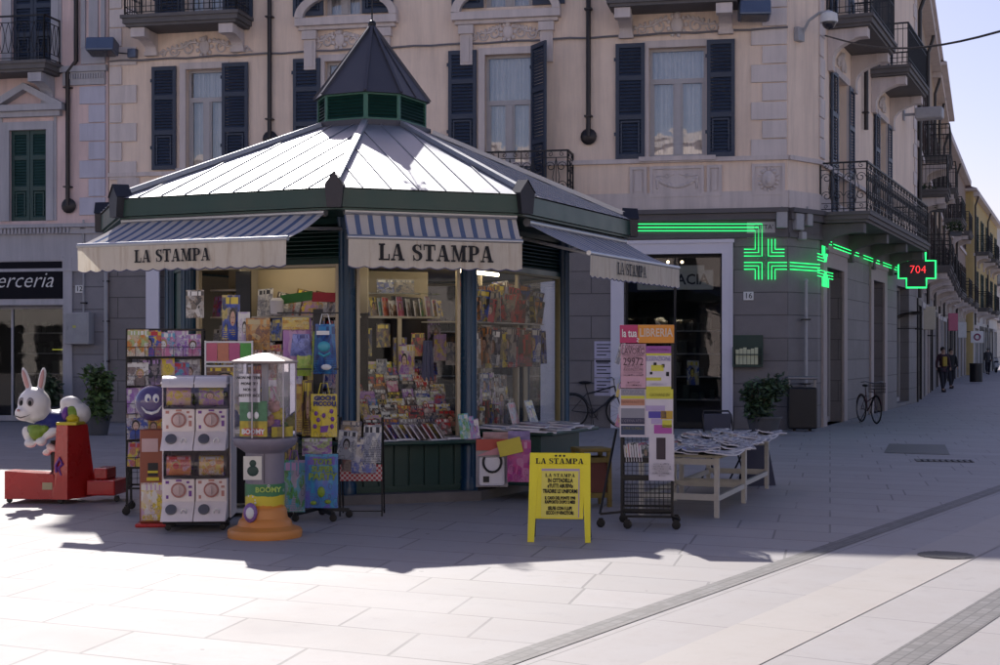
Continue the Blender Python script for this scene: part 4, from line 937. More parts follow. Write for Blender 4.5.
# ------------------------------------------------------------------ buildings along the street
def street_building(name, label, p_a, p_b, ze, col, gcol, floors, nwin, depth=8, shm=m_shbr, bal=(), styles=('bars',), roofm=m_roof, seed=1, over=.9, end_front=True, gutter=True):
    rnd = random.Random(seed); loc = Vector(p_a); b_ = thing(name, label, 'building', (loc.x, loc.y, 0)); fc = Fac(p_a, Vector(p_b) - Vector(p_a), p_a); L = (Vector(p_b) - Vector(p_a)).length
    sp = L / nwin; holes = []; doors = []
    for zf in floors:
        for i in range(nwin): x = sp * (i + .5); holes.append((x - .55, x + .55, zf + .05, zf + 2.45))
    zg = floors[0] - .25
    for i in range(nwin): x = sp * (i + .5); doors.append((x - sp * .32, x + sp * .32, .02, 3.0))
    wall_mesh(fc.mb(), 0, L, zg, ze, holes).build('upper_wall', col, b_); wall_mesh(fc.mb(), 0, L, 0, zg, doors, .3).build('ground_wall', gcol, b_)
    ex = fc.e; iv = fc.i; P = [fc.p(0, 0).xy, fc.p(L, 0).xy]; solid_back(b_, [P[1], P[1] + iv * depth, P[0] + iv * depth, P[0]], 0, ze, col, loc=loc)
    if over: roof_on(b_, [P[0], P[1], P[1] + iv * depth, P[0] + iv * depth], ze, over, 1.8, loc=loc, mat=roofm)
    for k, h in enumerate(holes):
        f = fc.mb(); f.box(h[0], h[1], .18, .2, h[2], h[3]); w_ = f.build('window', m_wf if rnd.random() < .4 else m_dark, b_)
        for a, bb in ((h[0] - .58, h[0] - .02), (h[1] + .02, h[1] + .58)): shutter(fc, b_, a, bb, h[2], h[3], shm, n=.16)
    for d in doors:
        f = fc.mb(); f.box(d[0], d[1], .25, .27, d[2], d[3]); f.build('shop_window', rnd.choice([m_dark, M_('far_shop_glass', (.08, .09, .10), .15), M_('far_shop_warm', (.30, .24, .17), .5)]), b_)
        f = fc.mb(); f.box(d[0] - .2, d[0], -.05, .02, 0, d[3] + .2); f.box(d[1], d[1] + .2, -.05, .02, 0, d[3] + .2); f.box(d[0], d[1], -.05, .02, d[3], d[3] + .2); f.build('shop_frame', rnd.choice([m_wf, m_trim, m_black]), b_)
    f = fc.mb(); f.box(0, L, -.18, .001, zg - .1, zg + .1)
    for zf in floors[1:]: f.box(0, L, -.08, .001, zf - .3, zf - .12)
    f.box(0, L, -.35, .001, ze - .3, ze - .01); f.build('cornice', m_trim, b_)
    for (a, bb, zf, st) in bal: balcony(fc, b_, a, bb, zf, .9, 1.05, st, 2, blen=.6)
    for x in ([.3, L * .5] if gutter else []): 
        m = fc.mb(); m.tube([(x, -.32, ze - .05), (x, -.25, ze - .45), (x, -.1, ze - .9), (x, -.1, 3.2)], .06, 6); m.build('downpipe', m_pipe, b_)
    return b_, fc
A0 = fs.p(LS + .03, 0).xy
V1 = Vector((.335, 1)).normalized()
A1 = A0 + V1 * 14; A2 = A1 + V1 * 13; A3 = A2 + Vector((.372, 1)).normalized() * 24; A4 = A3 + Vector((.405, 1)).normalized() * 26
street_building('street_building', 'tan building with dark brown shutters just beyond the pink corner building', A0, A1 - V1 * .03, 12.9, m_tan, m_ash, [4.4, 8.1], 4, bal=[(1.2, 3.4, 6.6, 'bars'), (4.7, 7.2, 8.1, 'bars'), (4.5, 7.6, 4.4, 'bars'), (9.5, 12.5, 4.4, 'scroll')], seed=3)
street_building('street_building', 'ochre building with wooden eaves and brown shutters, second beyond the corner', A1, A2 - V1 * .03, 12.7, m_ochre, stucco('beige_stucco', (.44, .38, .33)), [4.4, 8.1], 4, bal=[(1, 3.4, 8.1, 'bars'), (1, 6.4, 4.4, 'bars'), (8, 11, 4.4, 'bars')], seed=4, over=1.1)
street_building('street_building', 'long brown building with tiers of iron balconies halfway down the street', A2, A3 - V1 * .03, 12.3, m_brown, stucco('beige_stucco2', (.40, .35, .30)), [4.3, 7.9], 6, bal=[(1, 5, 8.0, 'bars'), (1, 5, 4.4, 'bars'), (9, 13, 8.0, 'bars'), (9, 13, 4.4, 'bars'), (17, 22, 4.4, 'bars')], seed=5, over=1.0)
street_building('street_building', 'yellow building with red tiled roof far down the street', A3 + Vector((.5, 0)), A4 + Vector((.5, 0)), 11.7, m_yel, m_white, [4.3, 7.9], 5, bal=[(1, 4.5, 7.9, 'bars'), (1, 4.5, 4.3, 'bars'), (9, 13, 7.9, 'bars'), (9, 13, 4.3, 'bars'), (17, 21, 7.9, 'bars')], seed=6, over=.9, shm=m_shg)
W0 = Vector(((994 - 500) / F * 150, 150.0)); W1 = W0 + Vector((1, -.35)).normalized() * 34
street_building('street_building', 'pale white building closing the street in the distance', W0, W1, 14.5, m_white, m_white, [4.6, 8.4, 11.6][:2], 7, bal=[(.3, 3.5, 8.4, 'bars'), (.3, 3.5, 4.6, 'bars')], seed=7, over=.6, gutter=False)
# dark wall lamp housings, brackets and signs along the street
t = thing('hanging_sign', 'small white square shop sign hanging far down the street', 'shop sign', at(977, 337, 78), 0); t.scale = (.7, .7, .7); MB().bbox(-.5, .5, -.05, .05, -.45, .45, .03).build('panel', m_whitep, t); MB().tube([(.22 * math.cos(a), -.06, .22 * math.sin(a)) for a in [i * PI / 8 for i in range(16)]], .06, 5, closed=True).build('emblem', M_('sign_plum', (.25, .03, .10), .5), t); MB().bar((-.5, 0, .4), (-1.2, .2, .4), .06).build('bracket', m_black, t)
t = thing('wall_lamp', 'grey box-shaped street lamp on the corner of the pink building', 'street lamp', fs.p(fs.s(903), fs.z(903, 115), 0), fs.rz); MB().bbox(-.22, .3, -1.1, -.35, -.16, .16, .04).build('housing', m_box, t); MB().bar((0, -.35, 0), (0, 0, .0), .07).bar((-.1, -.03, 0), (.1, -.03, 0), .04, .3).build('bracket', m_box, t)
# ------------------------------------------------------------------ plants
def leaf_mat(name, c):
    t = NT(name); oi = t.n('NewGeometry').outputs['Random Per Island']; col = t.ramp(oi, [(0, sc(c, .45)), (.5, c), (1, sc(c, 1.9))]); t.bsdf(col, .5, 0, None); return t.m
m_leaf = leaf_mat('leaf', (.07, .12, .035)); m_leafd = leaf_mat('dark_leaf', (.035, .065, .028)); m_bark = M_('bark', (.08, .055, .04), .9)
m_pot = M_('terracotta_pot', (.10, .10, .11), .8, 0, .2)
def leaves(mb, c, r, n, size, rnd, droop=.3, long=2.2):
    for i in range(n):
        d = Vector((rnd.gauss(0, 1), rnd.gauss(0, 1), rnd.gauss(0, 1))).normalized() * rnd.random() ** .45
        p = Vector(c) + Vector((d.x * r[0], d.y * r[1], d.z * r[2])); a = Vector((rnd.gauss(0, 1), rnd.gauss(0, 1), rnd.gauss(0, .6) - droop)).normalized(); b = a.orthogonal().normalized(); b = Matrix.Rotation(rnd.random() * 6.28, 3, a) @ b
        s_ = size * rnd.uniform(.6, 1.4); mb.add([p - b * s_ * .15, p + a * s_ * long * .5 + b * s_ * .5, p + a * s_ * long, p + a * s_ * long * .5 - b * s_ * .5 + a.cross(b) * s_ * .15], [(0, 1, 2, 3)])
def plant(p, h, w_, n, label, mat, seed, pot=True):
    rnd = random.Random(seed); t = thing('potted_plant', label, 'plant', (p.x, p.y, 0)); ph_ = .32 if pot else .0
    if pot: MB().lathe([(w_ * .24, 0), (w_ * .32, ph_), (w_ * .35, ph_), (w_ * .35, ph_ + .04), (w_ * .3, ph_ + .04)], n=16).build('pot', m_pot, t)
    mb = MB()
    for k in range(9): a = rnd.random() * 6.28; mb.tube([(0, 0, ph_), (.12 * w_ * math.cos(a), .12 * w_ * math.sin(a), h * .5), (.36 * w_ * math.cos(a), .36 * w_ * math.sin(a), h * rnd.uniform(.7, .95))], [.02, .014, .006], 5)
    mb.build('stem', m_bark, t); mb = MB()
    for k in range(9):
        a = rnd.random() * 6.28; rr = rnd.random() * w_ * .3; leaves(mb, (rr * math.cos(a), rr * math.sin(a), rnd.uniform(ph_ + .15, h * .85)), (w_ * .25, w_ * .25, h * .18), n // 9, .055, rnd)
    mb.build('foliage', mat, t); return t
p = gp(760, 434); p.y -= .4; plant(p, 1.15, 1.0, 1800, 'dense dark green shrub in a pot against the stone wall by the pharmacy door', m_leafd, 2)
p = gp(112, 432); p.y -= 1.0; plant(p, 1.35, .75, 1300, 'tall leafy green plant beside the wire magazine rack', m_leaf, 4)
p = gp(150, 420); plant(p, 1.2, .8, 900, 'dark leafy plant behind the wire magazine rack', m_leafd, 5)
p = gp(62, 405); p.y -= .0; p = fl.p(L_(60), 0, .6); plant(p, 1.2, .8, 900, 'dark plant under the shop window of the rose building', m_leafd, 6)
# ------------------------------------------------------------------ people
m_skin = M_('skin', (.42, .26, .19), .6, 0, .08, 3, 0); m_hair = M_('dark_hair', (.03, .022, .018), .7)
def skin_mesh(name, verts, edges, rad, mat, par, sub=2):
    me = bpy.data.meshes.new(name); me.from_pydata(verts, edges, []); o = bpy.data.objects.new(name, me); COL.objects.link(o)
    m = o.modifiers.new('s', 'SKIN'); me.skin_vertices[0].data.foreach_set('radius', [x for r in rad for x in ((r, r) if not isinstance(r, tuple) else r)]) if me.skin_vertices else None
    if not me.skin_vertices:
        pass
    m.use_smooth_shade = True; o.modifiers.new('b', 'SUBSURF').levels = sub; dg = bpy.context.evaluated_depsgraph_get(); nm = bpy.data.meshes.new_from_object(o.evaluated_get(dg)); nm.materials.clear(); nm.materials.append(mat); bpy.data.objects.remove(o); r = bpy.data.objects.new(name, nm); COL.objects.link(r); r.parent = par; return r
def sk(name, chain_v, chain_e, rad, mat, par, sub=2):
    bm = bmesh.new(); lay = bm.verts.layers.skin.verify(); vs_ = []
    for k, v in enumerate(chain_v):
        q = bm.verts.new(v); r = rad[k]; q[lay].radius = r if isinstance(r, tuple) else (r, r); q[lay].use_root = (k == 0); vs_.append(q)
    for a, b in chain_e: bm.edges.new((vs_[a], vs_[b]))
    me = bpy.data.meshes.new(name); bm.to_mesh(me); bm.free(); o = bpy.data.objects.new(name, me); COL.objects.link(o); m = o.modifiers.new('s', 'SKIN'); m.use_smooth_shade = True; ss = o.modifiers.new('b', 'SUBSURF'); ss.levels = sub; ss.render_levels = sub
    dg = bpy.context.evaluated_depsgraph_get(); dg.update(); nm = bpy.data.meshes.new_from_object(o.evaluated_get(dg)); nm.materials.clear(); nm.materials.append(mat); bpy.data.objects.remove(o)
    for pl in nm.polygons: pl.use_smooth = True
    r = bpy.data.objects.new(name, nm); COL.objects.link(r); r.parent = par; return r
def person(p, h, rz, label, top, legs, stride=.25, hair=m_hair, bag=None, shirt=None):
    t = thing('person', label, 'person', (p.x, p.y, 0), rz); k = h / 1.72; s_ = stride
    # body, one surface: pelvis, spine, neck, head, arms, legs (walking)
    V = [(0, 0, .95), (0, 0, 1.12), (0, -.01, 1.32), (0, 0, 1.44), (0, -.01, 1.52), (0, -.02, 1.62), (0, -.01, 1.70)]
    Rr = [.12, .12, (.16, .12), .085, .05, (.085, .10), (.06, .075)]; E_ = [(i, i + 1) for i in range(6)]
    def leg(x, yk, yf, lift):
        n = len(V); V.extend([(x, 0, .88), (x * 1.05, yk, .50), (x, yf, .10 + lift), (x, yf - .13, .04 + lift)]); Rr.extend([.095, .062, .042, .035]); E_.extend([(0, n), (n, n + 1), (n + 1, n + 2), (n + 2, n + 3)])
    leg(-.09, -s_ * .55, -s_, 0); leg(.09, s_ * .1, s_, .04)
    def arm(x, y, bend):
        n = len(V); V.extend([(x * .19, 0, 1.40), (x * .24, y * .4, 1.14), (x * .23, y * .8 - bend, .93), (x * .22, y * .9 - bend - .02, .84)]); Rr.extend([.055, .042, .03, .032]); E_.extend([(3, n), (n, n + 1), (n + 1, n + 2), (n + 2, n + 3)])
    arm(-1, s_ * .5, .02); arm(1, -s_ * .5, .08)
    V2 = [tuple(c * k for c in v) for v in V]; sk('body', V2, E_, [tuple(x * k for x in r) if isinstance(r, tuple) else r * k for r in Rr], m_skin, t)
    g = 1.16
    iv = [0, 1, 2, 3]; nL = 7; nA = 15
    mp = [0, 1, 2, 3, nA, nA + 1, nA + 2, nA + 4, nA + 5, nA + 6]; ee = [(0, 1), (1, 2), (2, 3), (3, 4), (4, 5), (5, 6), (3, 7), (7, 8), (8, 9)]
    sk('coat', [V2[i] for i in mp] + [(0, 0, .80 * k)], ee + [(0, 10)], [tuple(x * g * k for x in Rr[i]) if isinstance(Rr[i], tuple) else Rr[i] * g * k + .012 for i in mp] + [.15 * k], top, t)
    mp = [0, 7, 8, 9, 11, 12, 13]; sk('trousers', [V2[i] for i in mp], [(0, 1), (1, 2), (2, 3), (0, 4), (4, 5), (5, 6)], [Rr[i] * g * k + .012 for i in mp], legs, t)
    for i in (9, 13): v = V2[i]; MB().bbox(v[0] - .045, v[0] + .045, v[1] - .19, v[1] + .06, v[2] - .10, v[2] - .02, .02).build('shoe', m_black, t)
    hb = MB(); hb.ball((0, .015 * k, 1.665 * k), (.095 * k, .105 * k, .105 * k), 8); hb.build('hair', hair, t)
    hb = MB()
    for sx in (-1, 1): hb.ball((sx * .033 * k, -.105 * k, 1.635 * k), .009, 4)
    hb.build('eyes', m_ink, t); hb = MB(); hb.ball((0, -.118 * k, 1.61 * k), (.012, .02, .02), 5); hb.build('nose', m_skin, t); hb = MB(); hb.box(-.022, .022, -.108 * k, -.10 * k, 1.572 * k, 1.578 * k); hb.build('mouth', M_('lips', (.3, .12, .1)), t)
    if shirt: MB().bbox(-.09, .09, -.20, -.10, 1.0 * k, 1.38 * k, .03).build('shirt', shirt, t)
    return t
person(gp(943, 392), 1.68, R(8), 'person in an open dark coat and mustard top walking towards the camera', M_('plum_coat', (.05, .02, .03), .8), M_('dark_trousers', (.02, .02, .03), .8), .2, shirt=M_('mustard_cloth', (.42, .30, .05), .8))
person(gp(951, 388.5), 1.64, R(5), 'person in black walking just behind the one in the mustard top', M_('black_cloth', (.018, .018, .022), .8), M_('dark_trousers', (.02, .02, .03), .8), .2)
person(gp(988, 374.5), 1.72, R(170), 'person in a grey jacket walking away down the street', M_('grey_jacket', (.07, .07, .075), .8), M_('dark_trousers', (.02, .02, .03), .8), .22, M_('grey_hair', (.12, .11, .1)))
# ------------------------------------------------------------------ bicycles
def bicycle(p, rz, label, col, basket=False):
    t = thing('bicycle', label, 'bicycle', (p.x, p.y, 0), rz); r = .33
    for x in (-.52, .52):
        mb = MB(); mb.tube([(x + r * math.cos(a), 0, r + .02 + r * math.sin(a)) for a in [i * PI / 16 for i in range(32)]], .017, 6, closed=True); wh = mb.build('wheel', M_('tyre_rubber', (.015, .015, .015), .8), t)
        mb = MB(); mb.tube([(x + (r - .03) * math.cos(a), 0, r + .02 + (r - .03) * math.sin(a)) for a in [i * PI / 16 for i in range(32)]], .009, 4, closed=True)
        for i in range(14): a = i * PI / 7; mb.bar((x, 0, r + .02), (x + (r - .03) * math.cos(a), 0, r + .02 + (r - .03) * math.sin(a)), .004)
        mb.build('rim', M_('dull_steel', (.3, .3, .3)), wh)
        mb = MB(); mb.tube([(x + (r + .035) * math.cos(a), 0, r + .02 + (r + .035) * math.sin(a)) for a in [R(20) + i * R(140) / 10 for i in range(11)]], .014, 5); mb.build('mudguard', col, t)
    mb = MB(); bb = (-.08, 0, .30); st = (-.22, 0, .80); hd = (.36, 0, .86); h2 = (.40, 0, .68)
    for a, b, w_ in ((bb, st, .014), (bb, h2, .018), ((-.19, 0, .70), hd, .015) if not basket else ((-.15, 0, .52), h2, .015), (h2, hd, .017), ((-.52, .0, .35), bb, .010), ((-.52, 0, .35), (-.2, 0, .72), .009), (h2, (.52, .0, .35), .013)): mb.tube([a, b], w_, 6)
    mb.build('bicycle_frame', col, t); mb = MB(); mb.ball((-.25, 0, .93), (.14, .07, .035), 6); mb.build('saddle', m_black, t); MB().tube([st, (-.24, 0, .90)], .012, 5).build('seat_post', m_pipe, t)
    MB().tube([hd, (.34, 0, 1.0)], .012, 5).tube([(.22, -.28, 1.02), (.32, -.2, 1.04), (.35, 0, 1.0), (.32, .2, 1.04), (.22, .28, 1.02)], .012, 6).build('handlebar', M_('dull_steel', (.3, .3, .3)), t)
    MB().tube([(-.08 + .09 * math.cos(a), .04, .30 + .09 * math.sin(a)) for a in [i * PI / 8 for i in range(16)]], .006, 4, closed=True).bar((-.08, .07, .30), (.02, .07, .16), .012).bar((-.08, -.07, .30), (-.18, -.07, .44), .012).build('crank', m_pipe, t)
    if basket:
        mb = MB()
        for z in (.78, .86, .94, 1.0): mb.tube([(.42, -.15, z), (.70, -.17, z), (.70, .17, z), (.42, .15, z)], .006, 4, closed=True)
        for i in range(7): 
            y = -.16 + i * .053; mb.bar((.70, y, .78), (.70, y, 1.0), .005); mb.bar((.42, y, .78), (.70, y, .78), .005)
        for i in range(6): x = .42 + i * .055; mb.bar((x, -.16, .78), (x, -.16, 1.0), .005); mb.bar((x, .16, .78), (x, .16, 1.0), .005)
        mb.build('basket', m_black, t)
    MB().bar((-.1, -.05, .3), (-.05, -.22, .01), .014).build('kickstand', m_pipe, t)
    return t
bicycle(gp(873.5, 424) + Vector((0, .4, 0)), R(-84), 'old bicycle with front basket parked by the side doorways', M_('bike_red', (.06, .015, .015), .4), True).scale = (.88, .88, .88)
bicycle(gp(597, 428), R(-8), 'dark bicycle leaning at the wall behind the newspaper rack', M_('bike_black', (.02, .02, .025), .4))
# parked scooter at the street end
p = gp(996, 372.5); t = thing('motor_scooter', 'small light scooter parked at the far end of the street', 'scooter', p, R(75)); mb = MB()
for x in (-.55, .55): mb.lathe([(.14, -.05), (.23, -.05), (.25, 0), (.23, .05), (.14, .05)], n=16, T=Matrix.Translation((x, 0, .25)) @ Matrix.Rotation(R(90), 4, 'X'))
mb.build('wheel', m_black, t); MB().bbox(-.8, -.1, -.17, .17, .35, .72, .08).bbox(-.2, .35, -.15, .15, .2, .3, .03).bbox(.32, .48, -.2, .2, .25, 1.0, .05, T=TRS(.0, 0, 0)).build('body', M_('scooter_silver', (.45, .45, .47), .3), t)
MB().bbox(-.75, -.05, -.14, .14, .72, .82, .04).build('seat', m_black, t); MB().tube([(.38, -.32, 1.08), (.4, 0, 1.05), (.38, .32, 1.08)], .02, 6).build('handlebar', m_black, t)
bp = gp(976, 383); t = thing('litter_bin', 'dark litter bin against the wall far down the street', 'litter bin', bp); MB().cyl((0, 0), .3, .05, .9, 14).build('body', m_black, t); MB().cyl((0, 0), .32, .9, .96, 14).build('lid', m_pipe, t)

# ------------------------------------------------------------------ sunlit houses on the far side of the square (seen only in reflections)
def square_building(x0, x1, y, h, col, label, nwin, seed):
    b_ = thing('square_building', label, 'building', (x0, y, 0)); mb = MB(Matrix.Identity(4)); L = x1 - x0; sp = L / nwin
    M = frame((L, 0, 0), (-1, 0, 0), (0, -1, 0)); mb.M = M; holes = [(sp * (i + .5) - .55, sp * (i + .5) + .55, z, z + 2.1) for i in range(nwin) for z in [4.6 + 3.6 * k for k in range(int((h - 5) / 3.6))]]
    wall_mesh(mb, 0, L, 0, h, holes + [(sp * (i + .5) - 1.1, sp * (i + .5) + 1.1, .01, 3.2) for i in range(nwin)]).build('front_wall', col, b_)
    q = MB(M)
    for a in holes: q.box(a[0], a[1], .2, .22, a[2], a[3])
    for i in range(nwin): q.box(sp * (i + .5) - 1.1, sp * (i + .5) + 1.1, .25, .27, 0, 3.2)
    o = q.build('window_panes', m_dark, b_); o['kind'] = 'stuff'
    q = MB(M); q.box(0, L, -.5, .3, h, h + .35); q.build('eave', m_trim, b_); q = MB(M); q.box(0, L, .301, 9, h - .1, h + .1); q.build('roof', col, b_)
m_opp = stucco('sunlit_cream_stucco', (.85, .78, .70), .15); m_opp2 = stucco('sunlit_rose_stucco', (.84, .72, .66), .15)
square_building(-70, -24, -16, 13.0, m_opp, 'cream sunlit palace across the square mirrored in the windows', 14, 1); square_building(-24, 6, -15, 12.5, m_opp2, 'rose sunlit palace across the square mirrored in the windows', 9, 2); square_building(6, 58, -16, 13.0, m_opp, 'cream sunlit palace at the other end of the square behind the view', 14, 3)

for (px, py, Y, w_, h_, lab, col) in [(921, 322, 43, .9, .5, 'dark curved shop canopy below the led cross', (.02, .02, .025)), (934, 330, 52, .9, .5, 'small dark canopy over the second shop of the street', (.04, .03, .03))]:
    t = thing('shop_canopy', lab, 'canopy', at(px, py, Y), R(-20)); n = 8; V = []
    for i in range(n + 1): a = PI / 2 * i / n; V += [(-w_ * math.cos(a) * 1.0, -.9, h_ * math.sin(a) - .2), (-w_ * math.cos(a), .9, h_ * math.sin(a) - .2)]
    V += [(x * .96, y, z - .05) for x, y, z in V]; N = 2 * n + 2
    MB().add(V, [(2 * i, 2 * i + 1, 2 * i + 3, 2 * i + 2) for i in range(n)] + [(N + 2 * i + 2, N + 2 * i + 3, N + 2 * i + 1, N + 2 * i) for i in range(n)]).build('canopy_cloth', M_('canopy_cloth_' + str(int(px)), col, .8), t); MB().bar((-w_, -.9, -.2), (0, -.9, -.2), .03).bar((-w_, .9, -.2), (0, .9, -.2), .03).build('arm', m_black, t)
for k, (px, py, Y, lab) in enumerate([(927, 206, 46, 'leafy plant trailing from a street balcony'), (935, 212, 47, 'second leafy plant on the same street balcony'), (955, 236, 60, 'green plant on a balcony farther down the street')]):
    t = thing('balcony_plant', lab, 'plant', at(px, py, Y)); rnd = random.Random(k + 40); MB().bbox(-.25, .25, -.1, .1, 0, .2, .02).build('planter', m_pot, t); mb = MB(); leaves(mb, (0, 0, .4), (.4, .2, .3), 260, .06, rnd); mb.build('foliage', m_leafd, t)
for (px, py, Y, lab, col) in [(929, 318, 50, 'narrow cream vertical shop sign on the street wall', (.5, .45, .35)), (953, 322, 66, 'small pink shop sign on the street wall', (.5, .12, .2)), (962, 330, 74, 'little white shop sign near the end of the street', (.6, .6, .6))]:
    t = thing('hanging_sign', lab, 'shop sign', at(px, py, Y)); MB().bbox(-.22, .22, -.04, .04, -.4, .4, .02).build('panel', M_('sign_' + str(px), col, .5), t); MB().bar((-.22, 0, .3), (-.7, .1, .3), .03).build('bracket', m_black, t)
# ------------------------------------------------------------------ the newspaper kiosk
KC = Vector((-1.5513, 17.5836)); KR = -.42983
kio = thing('newspaper_kiosk', 'eight-sided green newspaper kiosk with pale metal roof, louvred cupola and striped awnings', 'kiosk', (KC.x, KC.y, 0), KR)
_c = 2.0039 / 2 ** .5; _W1 = 2.66807 / 2 + _c; _W2 = 3.33078 / 2 + _c
def octo(d):
    a, b, c = _W1 - d, _W2 - d, _c - .5858 * d
    return [Vector(p) for p in ((-a, -b + c), (-a + c, -b), (a - c, -b), (a, -b + c), (a, b - c), (a - c, b), (-a + c, b), (-a, b - c))]
def octk(k): return [p * k for p in octo(0)]
def fframe(d, i, z=0.0):
    P = octo(d); a, b = P[i], P[(i + 1) % 8]; u = (b - a).normalized()
    return frame((a.x, a.y, z), (u.x, u.y, 0), (-u.y, u.x, 0)), (b - a).length
KW = Matrix.Translation((KC.x, KC.y, 0)) @ Matrix.Rotation(KR, 4, 'Z')
# materials
def roof_metal(name, col, rough, metal=.85):
    t = NT(name); v = t.coords(); n = t.noise(v, 2.2, 5, .65); n2 = t.noise(v, 30, 3)
    c = t.mix(n, sc(col, .8), sc(col, 1.15)); c = t.mix(t.math('MULTIPLY', n2, .3), c, sc(col, .6))
    t.bsdf(c, t.math('MULTIPLY_ADD', n, .2, rough - .1), metal, t.bump(t.noise(v, 4, 3), .12, .02)); return t.m
m_zinc = roof_metal('zinc_roofing', (.44, .45, .48), .5, .85); m_zinc_shade = roof_metal('shaded_zinc', (.075, .075, .095), .5, .2)  # second is the roof metal with shade painted in, for spire and cupola base
m_green = M_('kiosk_green_paint', (.010, .050, .040), .35, 0, .2, 3, .08); m_blue = M_('kiosk_blue_paint', (.008, .050, .11), .30, 0, .2, 3, .06); m_lgreen = M_('pale_green_paint', (.05, .17, .12), .5, 0, .2)
m_cream = M_('cream_panel', (.58, .49, .34), .6, 0, .08, 2, .05); m_cap = M_('corner_cap_metal', (.045, .045, .055), .42, .6, .2, 4)
m_alu = M_('aluminium', (.45, .45, .46), .35, .8, .05, 3, 0); m_plinth = M_('plinth_stone', (.20, .18, .17), .8, 0, .3, 4)
def stripes(name, k=7.4):
    t = NT(name); uv = t.coords(False); sx = t.n('SeparateXYZ', Vector=uv); f = t.math('FRACT', t.math('MULTIPLY', sx.outputs[0], k))
    st = t.math('GREATER_THAN', f, .62); n = t.noise(t.coords(), 3, 5, .7)
    c = t.mix(st, t.mix(n, (.52, .49, .48), (.72, .68, .66)), t.mix(n, (.12, .17, .30), (.17, .22, .36)))
    d = t.n('BsdfDiffuse', Color=c); tr = t.n('BsdfTranslucent', Color=c); mx = t.n('MixShader', i0=.25); t.t.links.new(d.outputs[0], mx.inputs[1]); t.t.links.new(tr.outputs[0], mx.inputs[2]); t.t.links.new(mx.outputs[0], t.out.inputs[0]); return t.m
m_str = stripes('striped_canvas')
def canvas(name, col):
    t = NT(name); v = t.coords(); n = t.noise(v, 2.5, 6, .7); mp = t.n('Mapping', Vector=v, Scale=(14, 14, 1.2)); n3 = t.noise(mp.outputs[0], 1, 4, .7)
    c = t.mix(n, sc(col, .8), sc(col, 1.1)); c = t.mix(t.ramp(n3, [(.5, (0, 0, 0)), (.75, (.7, .7, .7))]), c, (col[0] * .62, col[1] * .52, col[2] * .42))
    d = t.n('BsdfDiffuse', Color=c); tr = t.n('BsdfTranslucent', Color=c); mx = t.n('MixShader', i0=.3); t.t.links.new(d.outputs[0], mx.inputs[1]); t.t.links.new(tr.outputs[0], mx.inputs[2]); t.t.links.new(mx.outputs[0], t.out.inputs[0]); return t.m
m_val = canvas('cream_canvas', (.80, .73, .62))
m_kgl = glass('kiosk_glass', (.93, .95, .95), .35, .02); m_tube = emis('fluorescent_tube', (1.0, .86, .62), 8.0)

P8 = lambda d: [(p.x, p.y) for p in octo(d)]
MB().vprism(P8(.62), 0, .10).build('plinth', m_plinth, kio)
mb = MB(); mb.vprism(P8(.80), .103, .14)
for i in range(8):
    M, L = fframe(.80, i); q = MB(M); n = max(4, int(L / .16))
    for k in range(n): q.bbox(L * k / n + .006, L * (k + 1) / n - .006, 0, .03, .145, .60, .008)
    q.box(0, L, .02, .04, .14, .62); q.box(.0, L, -.015, .0, .14, .17); q.box(0, L, -.02, .03, .602, .64)
    q.build('base_panel', m_green, kio)
mb.build('base_frame', m_green, kio)
MB().vprism(P8(.9), .25, .27).build('kiosk_floor', m_plinth, kio)
for i in range(8):
    p = octo(.80)[i]; mb = MB(); mb.lathe([(.10, .10), (.10, .2), (.085, .23), (.080, 2.85), (.10, 2.9), (.11, 2.98)], (p.x, p.y), 16)
    for k in range(8): a = k * PI / 4; mb.bar((p.x + .083 * math.cos(a), p.y + .083 * math.sin(a), .25), (p.x + .083 * math.cos(a), p.y + .083 * math.sin(a), 2.83), .012)
    mb.build('pillar', m_blue, kio)
# friezes with louvres, window frames and glass
for i in range(8):
    M, L = fframe(.80, i); q = MB(M); q.box(.05, L - .05, .0, .03, 2.50, 2.56); q.box(.05, L - .05, .0, .03, 2.92, 2.98); q.box(.05, L - .05, .05, .06, 2.56, 2.92)
    for k in range(8): z = 2.58 + k * .043; q.add([(.08, .0, z), (L - .08, .0, z), (L - .08, .045, z + .035), (.08, .045, z + .035), (.08, .004, z - .008), (L - .08, .004, z - .008), (L - .08, .05, z + .025), (.08, .05, z + .025)], [(0, 1, 2, 3), (7, 6, 5, 4), (0, 4, 5, 1)])
    q.build('louvred_frieze', m_green, kio)
    if i in (1, 2, 3, 4, 5):
        q = MB(M); q.box(.10, .135, -.01, .05, .66, 2.50); q.box(L - .135, L - .10, -.01, .05, .66, 2.50); q.box(.135, L - .135, -.01, .05, 2.47, 2.499); f = q.build('window_frame', m_cream if i != 3 else M_('wood_post', (.30, .26, .14), .6), kio)
        if i != 1: q = MB(M); q.quad((.135, .025, .66), (L - .135, .025, .66), (L - .135, .025, 2.47), (.135, .025, 2.47)); q.build('pane', m_kgl, f)
    else:
        q = MB(M); q.box(.06, L - .06, .02, .06, .64, 2.50); q.build('wall_panel', m_green, kio); q = MB(M); q.box(.06, L - .06, .063, .08, .64, 2.50); q.build('inner_panel', m_cream, kio)
MB().vprism(P8(.84), 2.53, 2.55).build('ceiling', m_cream, kio)
MB().vprism(P8(.03), 2.985, 3.005).build('soffit', m_green, kio)
mb = MB()
